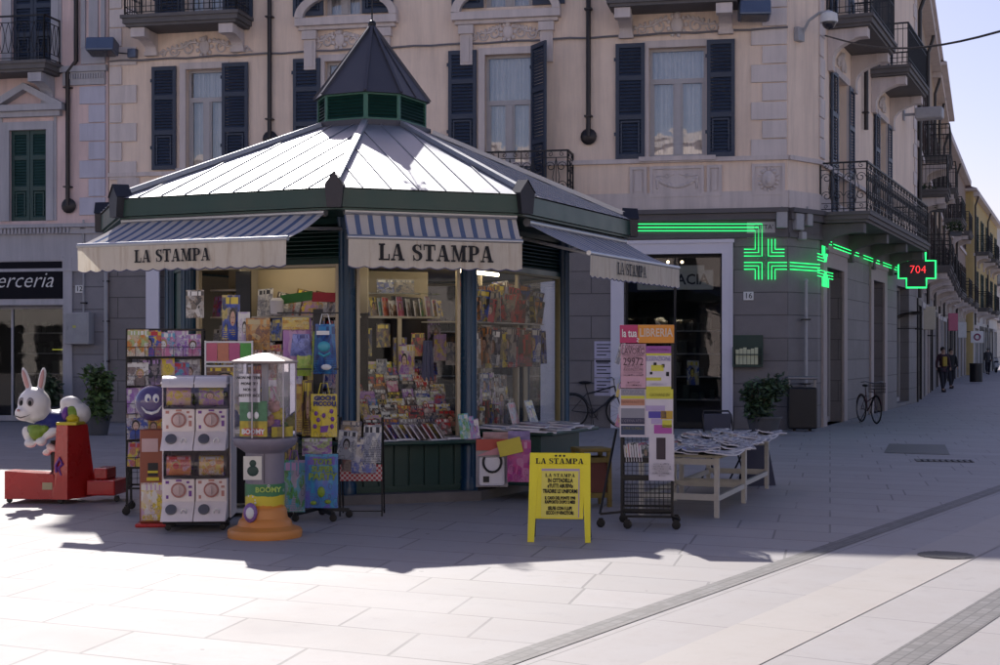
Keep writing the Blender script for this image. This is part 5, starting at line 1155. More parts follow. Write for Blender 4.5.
for i in range(8):
    P, Q = octo(0), octo(.05); a, b, c, d = P[i], P[(i + 1) % 8], Q[(i + 1) % 8], Q[i]
    mb.add([(a.x, a.y, 3.01), (b.x, b.y, 3.01), (c.x, c.y, 3.01), (d.x, d.y, 3.01), (a.x, a.y, 3.19), (b.x, b.y, 3.19), (c.x, c.y, 3.19), (d.x, d.y, 3.19)], [(0, 1, 5, 4), (4, 5, 6, 7), (3, 2, 1, 0), (2, 3, 7, 6)])
fa = mb.build('fascia', m_green, kio)
# roof faces with standing seams
kt = .228; ZT = 4.22; ZR = 3.2
rf = MB(); sm_ = MB()
PE, PT = octo(-.02), octk(kt)
for i in range(8):
    a, b, c, d = PE[i], PE[(i + 1) % 8], PT[(i + 1) % 8], PT[i]
    rf.quad((a.x, a.y, ZR), (b.x, b.y, ZR), (c.x, c.y, ZT), (d.x, d.y, ZT))
    u = (b - a).normalized(); L = (b - a).length; inn = Vector((-u.y, u.x)); xa, xb = (d - a).dot(u), (c - a).dot(u); run = (d - a).dot(inn)
    n = int(L / .27)
    for k in range(1, n):
        x = L * k / n
        if x < xa: f = x / xa
        elif x > xb: f = (L - x) / (L - xb)
        else: f = 1
        p, q = a + u * x, a + u * x + inn * (run * f)
        sm_.bar((p.x, p.y, ZR + .008), (q.x, q.y, ZR + (ZT - ZR) * f + .008), .009, .012)
rfo = rf.build('roof', m_zinc, kio); sm_.build('standing_seams', m_zinc, rfo)
hp = MB()
for i in range(8): hp.bar((PE[i].x, PE[i].y, ZR + .03), (PT[i].x, PT[i].y, ZT + .03), .07, .05)
hp.build('hip_caps', m_zinc, rfo)
for i in range(8):      # corner caps
    p = octo(0)[i]; o_ = p.normalized(); t_ = Vector((-o_.y, o_.x)); M = frame((p.x, p.y, 0), (t_.x, t_.y, 0), (-o_.x, -o_.y, 0))
    mb = MB(M); mb.prism([(-.07, 3.0), (.07, 3.0), (.092, 3.21), (.0, 3.34), (-.092, 3.21)], -.05, .10)
    mb.build('corner_cap', m_cap, kio)
    mb = MB(M); mb.add([(-.10, -.06, 3.212), (.0, -.06, 3.352), (.10, -.06, 3.212), (-.10, .13, 3.22), (.0, .13, 3.36), (.10, .13, 3.22)], [(0, 1, 4, 3), (1, 2, 5, 4)]); mb.build('corner_cap_cover', m_cap, kio)
# cupola
q8 = lambda k: [(p.x, p.y) for p in octk(k)]
MB().vprism(q8(.222), 4.18, 4.29).build('cupola_base', m_zinc_shade, kio)
for i in range(8):
    P = octk(.205); a, b = P[i], P[(i + 1) % 8]; u = (b - a).normalized(); L = (b - a).length; M = frame((a.x, a.y, 0), (u.x, u.y, 0), (-u.y, u.x, 0))
    q = MB(M); q.box(0, .03, 0, .03, 4.29, 4.62); q.box(L - .03, L, 0, .03, 4.29, 4.62); q.box(.03, L - .03, 0, .03, 4.59, 4.62); q.box(.03, L - .03, 0, .03, 4.29, 4.32); v_ = q.build('vent_frame', m_lgreen, kio)
    q = MB(M)
    for k in range(7): z = 4.325 + k * .038; q.add([(.03, .004, z), (L - .03, .004, z), (L - .03, .03, z + .034), (.03, .03, z + .034)], [(0, 1, 2, 3)])
    q.box(.03, L - .03, .035, .04, 4.30, 4.6); q.build('louvres', m_green, v_)
sp = MB(); P = octk(.219)
sp.add([(p.x, p.y, 4.61) for p in P] + [(0, 0, 5.54)], [(i, (i + 1) % 8, 8) for i in range(8)] + [tuple(range(7, -1, -1))]); spo = sp.build('spire', m_zinc_shade, kio)
mb = MB()
for p in P: mb.bar((p.x, p.y, 4.62), (p.x * .02, p.y * .02, 5.54), .035, .03)
for i in range(8):
    a, b = P[i], P[(i + 1) % 8]; m = (a + b) / 2
    if (b - a).length > .6: mb.bar((m.x, m.y, 4.62), (m.x * .02, m.y * .02, 5.53), .02, .02)
mb.build('spire_ribs', m_zinc_shade, spo)
mb = MB(); mb.ball((0, 0, 5.55), .05, 8); mb.tube([(0, 0, 5.5), (0, 0, 6.2)], .010, 6)
for z, r in ((5.86, .14), (5.93, .10)):
    mb.bar((-r, 0, z), (r, 0, z), .012); mb.bar((0, -r, z), (0, r, z), .012)
    for sx, sy in ((1, 0), (-1, 0), (0, 1), (0, -1)): mb.ball((sx * r, sy * r, z + .02), .022, 5)
for a in range(4): mb.tube([(.02 * math.cos(a * PI / 2), .02 * math.sin(a * PI / 2), 5.98), (.13 * math.cos(a * PI / 2), .13 * math.sin(a * PI / 2), 6.05), (.05 * math.cos(a * PI / 2), .05 * math.sin(a * PI / 2), 6.14)], .008, 4)
mb.ball((0, 0, 6.21), .025, 5)
mb.build('weathervane', m_black, kio)
# awnings
def awning(i, x0, x1, proj, zb, zr, vh, th, tx, ttxt, yr=.10, par=kio):
    M, L = fframe(0, i); x1 = L - x1; T = M
    a = MB(T); n, m = 12, 6; V = []; U = []; xr0, xr1 = x0 + (.12 if proj > .3 else .0), x1 - (.03)
    for r in range(m + 1):
        f = r / m; y = yr + (-proj - yr) * f; sag = -.022 * math.sin(PI * f)
        for c in range(n + 1):
            g = c / n; xx = (x0 + (x1 - x0) * g); V.append((xx, y, zr + (zb - zr) * f + sag + .006 * math.sin(g * 40) + .008 * math.sin(g * 9 + f * 3)))
    Fs = []
    for r in range(m):
        for c in range(n): k = r * (n + 1) + c; Fs.append((k, k + 1, k + n + 2, k + n + 1)); U.append([(V[j][0], r / m) for j in (k, k + 1)] + [(V[j][0], (r + 1) / m) for j in (k + n + 2, k + n + 1)])
    a.add(V, Fs, 0, U, True); aw = a.build('awning', m_str, par)
    b = MB(T); b.tube([(x0 - .01, -proj, zb), (x1 + .01, -proj, zb)], .026, 10); b.build('front_bar', m_alu, aw)
    b = MB(T); b.tube([(x0, yr, zr + .01), (x1, yr, zr + .01)], .045, 10); b.build('roller', m_alu, aw)
    v = MB(T); n = 96; V = []; sc_ = round((x1 - x0) / .16)
    for c in range(n + 1):
        g = c / n; x = x0 + (x1 - x0) * g; w_ = abs(math.sin(PI * g * sc_)); fl_ = .012 * math.sin(g * 23) * 1
        V += [(x, -proj - .015, zb - .01), (x, -proj - .012 + fl_ * .5, zb - vh * .5), (x, -proj - .010 + fl_, zb - vh + .015 - .020 * w_)]
    v.add(V, [f for c in range(n) for f in ((3 * c, 3 * c + 1, 3 * c + 4, 3 * c + 3), (3 * c + 1, 3 * c + 2, 3 * c + 5, 3 * c + 4))], 0, None, True); v.build('valance', m_val, aw)
    v = MB(T); v.tube([(V[k][0], V[k][1] - .002, V[k][2]) for k in range(2, 3 * n + 3, 3)], .006, 4); v.build('valance_edging', M_('edging', (.12, .12, .2), .7), aw)
    for x in (x0 + .15, x1 - .15):
        ar = MB(T); k = x + (.3 if x < (x0 + x1) / 2 else -.3); ar.bar((x, .80, zr - .10), (k, .35, zr - .12), .035); ar.bar((k, .35, zr - .12), (x, -proj + .02, zb - .01), .03); ar.build('arm', m_alu, aw)
    slab_text('lettering', 'LA STAMPA', th, m_ink, aw, T @ Matrix.Translation((x0 + (x1 - x0) * tx, -proj - .028, zb - vh * .47)), .075, .85)
    return aw
awning(1, 0.0, .16, .60, 2.66, 2.96, .27, .125, .475, '')
awning(2, .12, .06, .06, 2.71, 2.97, .30, .165, .50, '')
awning(3, .28, .05, .60, 2.60, 2.93, .25, .13, .42, '')
# counters: front ledge and fold-out counter on the pharmacy side
for i, w_ in ((1, .18), (2, .22)):
    M, L = fframe(.80, i); MB(M).bbox(-.05, L + .05, -w_, .0, .61, .65, .01).build('counter', m_green, kio)
M3, L3 = fframe(.80, 3); mb = MB(M3); mb.bbox(-.02, 1.35, -.98, -.03, .70, .74, .01); mb.bbox(.08, 1.2, -.80, -.04, .16, .695, .01); mb.build('side_counter', m_green, kio)
# inside fittings
m_shelf = M_('shelf_board', (.42, .38, .32), .6, 0, .1); m_inn = M_('dark_brown_board', (.03, .02, .02), .7, 0, .3)
M2, L2 = fframe(.80, 2); q = MB(M2); q.box(.05, L2 - .1, .70, 1.02, 1.95, 1.975); q.build('shelf', m_shelf, kio)
q = MB(M2); q.box(.05, L2 - .1, .70, 1.0, 2.22, 2.228); q.build('shelf', glass('shelf_glass', (.7, .8, .75), 1.5), kio)
q = MB(M2); q.box(L2 * .56, L2 * .56 + .045, .69, .73, 1.35, 1.948); q.box(.12, .155, .69, .73, 1.35, 1.948); q.build('shelf_post', m_cream, kio)
q = MB(M2); q.box(.0, L2, 1.3, 1.33, .27, 2.0); q.build('dark_backing', m_inn, kio)  # added dark sheet, its colour stands in for the shade under the shelf
q = MB(M2)
for r in range(9): q.box(.13, L2 - .14, .06 + r * .085, .06 + r * .085 + .012, .66 + r * .078, .66 + r * .078 + .04)
q.add([(.13, .05, .655), (L2 - .14, .05, .655), (L2 - .14, .86, 1.36), (.13, .86, 1.36)], [(0, 1, 2, 3)]); q.build('stepped_display', m_inn, kio)
M1, L1_ = fframe(.80, 1); q = MB(M1); q.box(.10, .50, .25, .55, 1.6, 1.62).box(.10, .50, .25, .55, 1.95, 1.97).box(.10, .5, .25, .55, 2.25, 2.27).box(.10, .5, .25, .55, 1.25, 1.27).box(.5, .52, .22, .56, .65, 2.5); q.build('shelf', m_shelf, kio)
q = MB(M1); q.box(.10, L1_ - .1, .6, .62, .64, 2.0); q.build('dark_backing', m_inn, kio)
q = MB(M1); q.box(.75, L1_ - .12, .10, .5, 1.945, 1.965); q.build('shelf', m_shelf, kio)
q = MB(M1); q.box(.10, L1_ - .1, .6, .62, 2.003, 2.5); q.build('cream_board', m_cream, kio); q = MB(M2); q.box(.05, L2 - .05, 1.3, 1.32, 2.003, 2.5); q.build('cream_board', m_cream, kio)
q = MB(M1); q.box(.53, .72, .12, .14, 1.1, 2.46); q.build('dark_door', m_black, kio)
q = MB(M3); q.box(.14, 2.2, .06, .65, 1.9, 1.915).box(.14, 1.3, .04, .5, .72, .75); q.build('shelf', m_shelf, kio)
q = MB(M3); q.box(1.35, 1.39, .5, .54, .3, 2.5).box(1.75, 1.79, .2, .24, .66, 2.5); q.build('inner_post', m_cream, kio)
q = MB(M3); q.box(.14, .8, 1.0, 1.03, .27, 2.2); q.build('dark_backing', m_inn, kio)
for Mx, xa, xb, y in ((M3, .5, 1.5, .35), (M2, .3, 1.3, .10), (M1, .6, 1.5, .10)):
    q = MB(Mx); q.tube([(xa, y, 2.485 if y > .2 else 2.515), (xb, y, 2.485 if y > .2 else 2.515)], .022, 8); q.build('lamp', m_tube, kio)
# ------------------------------------------------------------------ printed goods: one mesh per kind, each copy its own object
def proto_mesh(kind, th):
    key = f'{kind}_{th}'
    if key in _mc: return _mc[key]
    mat = {'mag': m_cov, 'news': m_news, 'kid': m_kid, 'dark': m_dk}[kind]
    mb = MB(); mb.box(-.5, .5, 0, th, 0, 1, 0)
    me_o = mb.build('proto', [mat, m_paper]); me = me_o.data; bpy.data.objects.remove(me_o)
    me.polygons.foreach_set('material_index', [0, 1, 0, 1, 1, 1]); _mc[key] = me; return me
def mag(W, x, y, z, w_, h_, lean=0, yaw=0, roll=0, kind='mag', th=.008, name='magazine', label='magazine', cat='magazine', group=None):
    o = bpy.data.objects.new(name, proto_mesh(kind, th)); COL.objects.link(o)
    o.matrix_world = W @ TRS(x, y, z, -lean, roll, yaw) @ Matrix.Diagonal((w_, 1, h_, 1)); return tag(o, label, cat, group)
rn = random.Random(11)
W2 = KW @ M2; W1_ = KW @ M1; W3 = KW @ M3
for r in range(9):
    x = .22
    while x < L2 - .24:
        w_ = rn.choice([.10, .13, .15, .17, .20]); mag(W2, x + w_ / 2, .055 + r * .085, .70 + r * .078, w_ * .97, rn.uniform(.15, .20), R(28), R(rn.uniform(-3, 3)), R(rn.uniform(-2, 2)), rn.choice(['mag', 'mag', 'dark', 'dark', 'kid']), .006, label='small magazine in the packed stepped rows behind the front window', group='magazines stepped behind the front window'); x += w_ + .004
x = .25
while x < L2 * .95:
    w_ = rn.uniform(.025, .06)
    mag(W2, x, .72 + rn.uniform(0, .05), 1.976, rn.uniform(.10, .16), rn.uniform(.17, .23), R(8), R(rn.uniform(35, 60)), 0, rn.choice(['mag', 'mag', 'kid']), .01, label='comic or magazine standing in the row on the upper shelf', group='magazines on the upper shelf of the front window'); x += w_ + .03
for k, (x, w_, h_, kd) in enumerate([(.62, .20, .15, 'dark'), (.84, .22, .15, 'dark')]): mag(W2, x, .72, 2.23, w_, h_, R(5), 0, 0, kd, .01, label=['dark boxed film on the glass top shelf, nearer the pillar with the rack', 'dark boxed film on the glass top shelf beside its twin, towards the middle pillar'][k], name='boxed_film', cat='film case')
x = .38
while x < L2 * .78:
    mag(W2, x, -.13, .665, .12, .19, R(35), R(rn.uniform(48, 62)), 0, rn.choice(['mag', 'dark', 'mag']), .012, name='paperback', cat='book', label='paperback leaning in the row on the front counter', group='paperbacks leaning on the front counter'); x += .065
for k in range(9):
    mag(W2, .2 + k * .19, -.19 + rn.uniform(-.01, .02), .652 + .012 * (k % 3), .22, .28, R(88), R(rn.uniform(-12, 12)), 0, rn.choice(['news', 'mag']), .02, label='magazine lying flat on the edge of the front counter', group='magazines flat on the front counter')
for k in range(3): mag(W2, .03 + .05 * k + L2 * .90, -.2 - .01 * k, .66, .11, .27 - .03 * k, R(8), R(-12), R(-6), 'kid', .02, name='postcard_pack', cat='postcards', label=['tall blue postcard pack at the end of the front counter', 'blue postcard pack tucked behind the tallest one', 'shortest blue postcard pack on the front counter'][k])
mag(W2, L2 * .63, .66, 1.32, .18, .34, 0, 0, 0, 'kid', .006, name='hanging_magazine', label='yellow bright magazine hanging under the shelf left of the blue cloth')
mag(W2, L2 * .92, .66, 1.48, .16, .30, 0, R(15), 0, 'kid', .006, name='hanging_magazine', label='magazine hanging beside the middle pillar behind the glass')
mag(W2, L2 * .42, .68, 1.30, .12, .2, 0, 0, 0, 'news', .006, name='hanging_magazine', label='grey folded paper standing in the gap under the shelf')
def cloth(W, x, y, z, w_, h_, label, mat, name='hanging_cloth'):
    mb = MB(); n = 14; V = []
    for i in range(n + 1): f = i / n - .5; V += [(f * w_, .02 * math.sin(i * 1.3), 0), (f * w_ * .7, .012 * math.sin(i * 1.3), h_)]
    mb.add(V, [(2 * i, 2 * i + 2, 2 * i + 3, 2 * i + 1) for i in range(n)], 0, None, True); mb.bar((-w_ * .2, 0, h_), (w_ * .2, 0, h_), .01); o = mb.build(name, mat); o.matrix_world = W @ TRS(x, y, z); return tag(o, label, 'cloth')
cloth(W2, .27, .60, 1.42, .22, .50, 'white cloth hanging under the shelf beside the pillar', M_('white_cloth', (.45, .42, .42), .9)); cloth(W2, L2 * .80, .62, 1.26, .15, .44, 'pale blue cloth hanging behind the glass near the middle pillar', M_('blue_cloth', (.16, .17, .30), .9))
mb = MB(); mb.lathe([(.05, 0), (.09, .1), (.09, .28), (.05, .3)], n=12); 
# AB side: shelves, posters
for z in (1.27, 1.62, 1.97):
    for k in range(6): mag(W1_, .16 + k * .06, .30 - .01 * k, z + .001, .13, rn.uniform(.2, .27), R(14), R(rn.uniform(-5, 15)), 0, rn.choice(['mag', 'news', 'kid']), .01, label='magazine on the small shelves at the open end of the kiosk', group='magazines on the open-end shelves')
mag(W1_, .92, .09, 1.966, .19, .30, R(10), 0, R(-4), 'news', .01, name='framed_photo', cat='picture', label='grey framed photograph of two faces standing on the shelf')
for k in range(7):
    mag(W1_, 1.12 + k * .115, .12 - .002 * k, 1.966, .20, .20 + .02 * (k % 2), R(18), R(rn.uniform(-8, 8)), R(rn.uniform(-3, 3)), ['news', 'news', 'mag', 'kid'][k % 4], .01, label='paper or magazine in the leaning row on the high shelf of the open side', group='papers on the high shelf')
for k, (x, c, l) in enumerate([(1.32, (.03, .16, .03), 'long green banner magazine lying across the leaning papers'), (1.66, (.42, .03, .05), 'red banner magazine at the end of the leaning papers')]):
    o = MB().box(-.2 + .06 * k, .2 - .06 * k, 0, .01, 0, .10).build('banner_magazine', M_(f'banner_{k}', c, .4, 0, .3, 8), None); o.matrix_world = W1_ @ TRS(x, .09, 2.11, R(-12), R(-6 + 8 * k), 0); tag(o, l, 'magazine')
for k in range(4): mag(W1_, .95 + k * .25, .40, 1.966, .26, .26 + .03 * (k % 2), R(6), R(5 * k), R(12), 'dark', .03, name='game_case', cat='toy box', label='dark toy package heaped behind the leaning papers', group='dark toy packages')
b = MB(); b.lathe([(.03, 0), (.07, .02), (.075, .16), (.05, .19), (.03, .19)], n=14); o = b.build('white_jar', m_paper); o.matrix_world = W1_ @ TRS(1.1, .06, 1.967); tag(o, 'white jar standing on the shelf beside the framed photograph', 'jar')
# CD side
for r in range(3):
    for k in range(9): mag(W3, .16 + k * .15, .07 + .012 * k + r * .03, .755 + .15 * r, .12, rn.uniform(.2, .3), R(5), R(rn.uniform(-75, -40)), R(rn.uniform(-6, 6)), rn.choice(['mag', 'news', 'mag', 'dark']), .03, name='paperback', cat='book', label='book in the packed rows behind the glass facing the pharmacy', group='books behind the side window')
for k in range(22): mag(W3, .22 + k * .10, .07 + .006 * k + .07 * (k % 2), 1.922 + .13 * (k % 2), .19, rn.uniform(.26, .38), R(12), R(rn.uniform(-75, -45)), R(rn.uniform(-14, 14)), 'dark', .02, name='film_package', cat='film package', label='dark film package standing on the high shelf of the side window', group='film packages on the high shelf')
for k in range(17): mag(W3, .22 + k * .125, .06 + .004 * k + .04 * (k % 2), 1.40 + .03 * (k % 3), .19, .40, R(-2), R(rn.uniform(-75, -50)), R(rn.uniform(-6, 6)), 'dark', .012, name='film_package', cat='film package', label='dark film package hanging in the row inside the side window', group='film packages hanging in the side window')
mag(W3, .72, -.25, .742, .24, .28, R(15), R(6), 0, 'mag', .01, label='large magazine standing on the side counter against the glass'); mag(W3, 1.12, -.3, .742, .24, .30, R(18), R(3), 0, 'mag', .01, label='orange magazine standing at the outer end of the side counter')
for k in range(22):
    mag(W3, .12 + (k % 6) * .21, -.97 + (k // 6) * .2, .742 + .013 * (k % 4), .22, .30, R(87), R(rn.uniform(-25, 25)), 0, rn.choice(['news', 'news', 'mag']), .018, label='magazine lying flat on the side counter', group='magazines flat on the side counter')

for r in range(5):
    for k in range(9): mag(W1_, .80 + k * .13, .10 + .05 * (k % 2), .70 + r * .25, .14, rn.uniform(.2, .26), R(6), R(rn.uniform(-10, 10)), R(rn.uniform(-5, 5)), rn.choice(['dark', 'kid', 'mag', 'dark']), .02, name='toy_packet', cat='toy packet', label='toy packet or magazine in the packed wall behind the hanging bags', group='packets in the open side of the kiosk')
for k in range(6): mag(W1_, .14 + k * .065, .16, 1.02 + .0 * k, .12, .2, R(4), R(rn.uniform(-10, 10)), 0, rn.choice(['mag', 'dark']), .02, name='toy_packet', cat='toy packet', label='packet standing low at the open end of the kiosk', group='packets low at the open end')
for k in range(7): mag(W2, .2 + k * .2, .74 + .03 * (k % 2), 1.43 + .1 * (k % 3), .15, .26 + .05 * (k % 2), R(2), R(rn.uniform(-20, 20)), 0, ['dark', 'dark', 'mag'][k % 3], .01, name='hanging_magazine', label='dark magazine hanging in the gap below the front window shelf', group='magazines hanging below the shelf')
# ------------------------------------------------------------------ rabbit ride
def caster(mb, x, y, r=.035): mb.lathe([(.02, -.015), (r, -.012), (r, .012), (.02, .015)], n=10, T=Matrix.Translation((x, y, r)) @ Matrix.Rotation(R(90), 4, 'X')); mb.box(x - .02, x + .02, y - .02, y + .02, r, r * 2.1)
m_red = M_('ride_red_paint', (.50, .02, .018), .28, 0, .12, 3, .05, 40, Coat_Weight=.4); m_dred = M_('dark_red_paint', (.16, .012, .014), .4, 0, .2)
m_rab = M_('rabbit_white', (.80, .76, .74), .35, 0, .06, 3, .05); m_rpink = M_('ear_pink', (.55, .30, .28), .45, 0, .05); m_shirt = M_('shirt_blue', (.025, .03, .17), .35, 0, .1); m_lime = M_('lime_green', (.22, .34, .03), .4, 0, .25, 30); m_viol = M_('violet_paint', (.18, .05, .30), .35, 0, .1); m_ylw = M_('yellow_plastic', (.62, .50, .02), .4, 0, .1)
Yr = 15.35; kr = Yr / F; rx0 = 64
t = thing('rabbit_ride', 'red coin-operated ride with a white rabbit in a blue shirt leaning over it', 'kiddie ride', ((rx0 - 500) * kr, Yr, 0), R(-4))
rx = lambda px: (px - rx0) * kr
rz_ = lambda py: CAMZ + (HOR - py) * kr

b1 = MB(); b1.prism([(rx(15), .34), (rx(15), .05), (rx(66), .05), (rx(64), .31)], -.30, -.05); b1.bbox(rx(16), rx(70), -.049, .25, .055, .28, .015); b1.build('base_platform', m_red, t)
MB().bbox(rx(90), rx(119), -.10, .32, .07, .23, .015).bbox(rx(94), rx(108), .0, .30, .23, .35, .015).build('rear_platform', m_red, t)
tw = MB(); tw.add([(rx(63), -.31, .05), (rx(79), -.33, .05), (rx(94), .10, .05), (rx(66), .18, .05), (rx(65), -.24, rz_(424)), (rx(77), -.26, rz_(424)), (rx(88), .0, rz_(424)), (rx(68), .06, rz_(424))], [(0, 1, 5, 4), (1, 2, 6, 5), (2, 3, 7, 6), (3, 0, 4, 7), (4, 5, 6, 7), (3, 2, 1, 0)]); tw.build('pillar', m_red, t)
MB().bbox(rx(65), rx(86), -.26, .03, rz_(424), rz_(421), .008).build('pillar_cap', m_ylw, t); MB().ball((rx(77), -.12, rz_(418)), (.07, .06, .045), 6).bar((rx(72), -.12, rz_(419)), (rx(83), -.12, rz_(419)), .05).build('coin_box', m_ylw, t)
s = MB(); s.tube([(rx(67), -.30, rz_(470)), (rx(66.5), -.30, rz_(463)), (rx(70), -.29, rz_(456)), (rx(73), -.29, rz_(462)), (rx(69), -.295, rz_(466)), (rx(72), -.30, rz_(473))], [.012, .016, .02, .02, .016, .008], 6); s.build('swirl_sticker', m_viol, t)
MB().box(rx(53), rx(63), -.304, -.3005, rz_(487), rz_(480)).build('coin_label', M_('label_cream', (.5, .42, .25), .6), t)
c_ = MB()
for x, y in ((rx(16), -.2), (rx(70), -.26), (rx(118), .0), (rx(20), .2)): caster(c_, x, y, .03)
c_.build('casters', m_black, t); MB().tube([(rx(57), -.05, .24), (rx(56.5), -.06, rz_(452)), (rx(55), -.06, rz_(440))], [.04, .045, .03], 10).build('support_post', m_black, t)
def blob(parts, vox, mat, name, par):
    mb = MB()
    for p in parts: mb.ball(*p)
    o = mb.build(name, mat); m = o.modifiers.new('r', 'REMESH'); m.mode = 'VOXEL'; m.voxel_size = vox; m.use_smooth_shade = True; sm = o.modifiers.new('s', 'SMOOTH'); sm.iterations = 6; sm.factor = .6
    dg = bpy.context.evaluated_depsgraph_get(); dg.update(); me = bpy.data.meshes.new_from_object(o.evaluated_get(dg)); bpy.data.objects.remove(o)
    for pl in me.polygons: pl.use_smooth = True
    r = bpy.data.objects.new(name, me); COL.objects.link(r); r.parent = par; return r
def rot(ax, d): return Matrix.Rotation(R(d), 3, ax)
hx, hz = rx(38), rz_(404)
parts = [((hx, -.12, hz), (.172, .15, .178), 14), ((hx - .075, -.20, hz - .09), (.10, .09, .085), 10), ((hx + .01, -.12, hz - .10), (.15, .12, .10), 10),
         ((rx(47), -.08, rz_(424)), (.09, .08, .10), 10), ((rx(60), -.02, rz_(421)), (.19, .13, .125), 12, 0, rot('Y', 8)), ((rx(77), .02, rz_(414)), (.145, .13, .125), 10), ((rx(70), .02, rz_(403)), (.115, .09, .075), 10), ((rx(64), .02, rz_(405)), (.05, .05, .05), 8), ((rx(76), .02, rz_(404)), (.05, .05, .05), 8),
         ((hx - .08, -.12, hz + .25), (.042, .03, .155), 10, 0, rot('Y', -17)), ((hx + .075, -.10, hz + .25), (.042, .03, .155), 10, 0, rot('Y', 10)),
         ((rx(34), -.17, rz_(434)), (.06, .05, .10), 8, 0, rot('Y', -25)), ((rx(38), -.22, rz_(442)), (.07, .05, .05), 8), ((rx(58), -.22, rz_(432)), (.10, .05, .055), 8, 0, rot('Y', -25)), ((rx(50), -.25, rz_(440)), (.06, .05, .05), 8), ((rx(56), -.12, rz_(447)), (.07, .05, .04), 8, 0, rot('Y', 30)), ((rx(50), -.1, rz_(452)), (.05, .05, .035), 8)]
blob(parts, .014, m_rab, 'rabbit_body', t)
e = MB()
for sx, dx, an in ((-1, -.082, -17), (1, .077, 10)): e.ball((hx + dx, -.142 if sx < 0 else -.122, hz + .25), (.024, .012, .12), 8, 0, rot('Y', an))
e.build('inner_ears', m_rpink, t)
e = MB()
for dx in (-.085, .015): e.ball((hx + dx, -.274 + abs(dx) * .3, hz + .02), (.020, .014, .030), 8)
e.build('pupils', m_ink, t); e = MB()
for dx in (-.087, .013): e.ball((hx + dx, -.264 + abs(dx) * .3, hz + .028), (.038, .018, .050), 8)
e.build('eye_patches', M_('eye_grey', (.30, .26, .26), .5), t)
MB().ball((hx - .10, -.297, hz - .055), (.018, .015, .014), 6).build('nose', m_rpink, t); MB().tube([(hx - .14, -.272, hz - .115), (hx - .08, -.29, hz - .135), (hx - .02, -.262, hz - .115), (hx + .03, -.232, hz - .085)], .005, 5).build('mouth', m_ink, t)
blob([((rx(58), -.03, rz_(423)), (.19, .16, .14), 12, 0, rot('Y', 8)), ((rx(47), -.10, rz_(425)), (.10, .11, .085), 10), ((rx(37), -.16, rz_(430)), (.06, .06, .06), 8, 0, rot('Y', -25)), ((rx(60), -.17, rz_(427)), (.08, .06, .06), 8)], .014, m_shirt, 'shirt', t)
blob([((rx(75), .01, rz_(414)), (.11, .14, .11), 10)], .014, m_lime, 'green_shorts', t); blob([((rx(69), .0, rz_(416)), (.07, .15, .115), 10)], .014, m_viol, 'belt', t)
blob([((rx(45), -.24, rz_(431)), (.085, .06, .085), 10), ((rx(39), -.22, rz_(427)), (.05, .04, .04), 8), ((rx(53), -.24, rz_(428)), (.05, .04, .045), 8)], .012, m_lime, 'held_toy', t)
# ------------------------------------------------------------------ generic helpers for racks
m_wire = M_('rack_wire', (.02, .02, .022), .4, .5, .1); m_clear = glass('clear_plastic', (.88, .86, .92), .9, .05)
def K_(Y): return Y / F
def mesh_panel(mb, a, b, z0, z1, p=.045, r=.0022):
    a, b = Vector(a), Vector(b); L = (b - a).length; n = max(2, int(L / p)); m = max(2, int((z1 - z0) / p))
    for i in range(n + 1): q = a.lerp(b, i / n); mb.bar((q.x, q.y, z0), (q.x, q.y, z1), r * 2)
    for j in range(m + 1): z = z0 + (z1 - z0) * j / m; mb.bar((a.x, a.y, z), (b.x, b.y, z), r * 2)
# wire magazine rack
Y0 = 14.2; k0 = K_(Y0)
rk = thing('magazine_rack', 'tall black wire magazine rack on casters at the open end of the kiosk', 'magazine rack', ((165 - 500) * k0, Y0, 0), R(9))
mb = MB(); Wd = .72
for x in (-Wd / 2, Wd / 2):
    for y in (-.02, .40): mb.bar((x, y, .08), (x, y, 1.80), .022)
for z in (.25, 1.80): mb.bar((-Wd / 2, -.02, z), (Wd / 2, -.02, z), .018); mb.bar((-Wd / 2, .40, z), (Wd / 2, .40, z), .018); mb.bar((-Wd / 2, -.02, z), (-Wd / 2, .40, z), .018); mb.bar((Wd / 2, -.02, z), (Wd / 2, .40, z), .018)
mb.build('rack_uprights', m_wire, rk)
mb = MB(); mesh_panel(mb, (-Wd / 2, -.02), (-Wd / 2, .40), .25, 1.8); mesh_panel(mb, (Wd / 2, -.02), (Wd / 2, .40), .25, 1.8); mesh_panel(mb, (-Wd / 2, .40), (Wd / 2, .40), .25, 1.8, .06); mb.build('wire_panel', m_wire, rk)
mb = MB(); 
for x in (-Wd / 2, Wd / 2):
    for y in (-.1, .45): mb.bar((x, .18, .09), (x, y, .09), .02); caster(mb, x, y, .04)
mb.build('casters', m_wire, rk)
rkW = Matrix.Translation(rk.location) @ Matrix.Rotation(R(9), 4, 'Z')
levels = [1.53, 1.25, .98, .73, .46]
LB = ['top tier', 'second tier', 'middle tier', 'fourth tier', 'lowest tier']
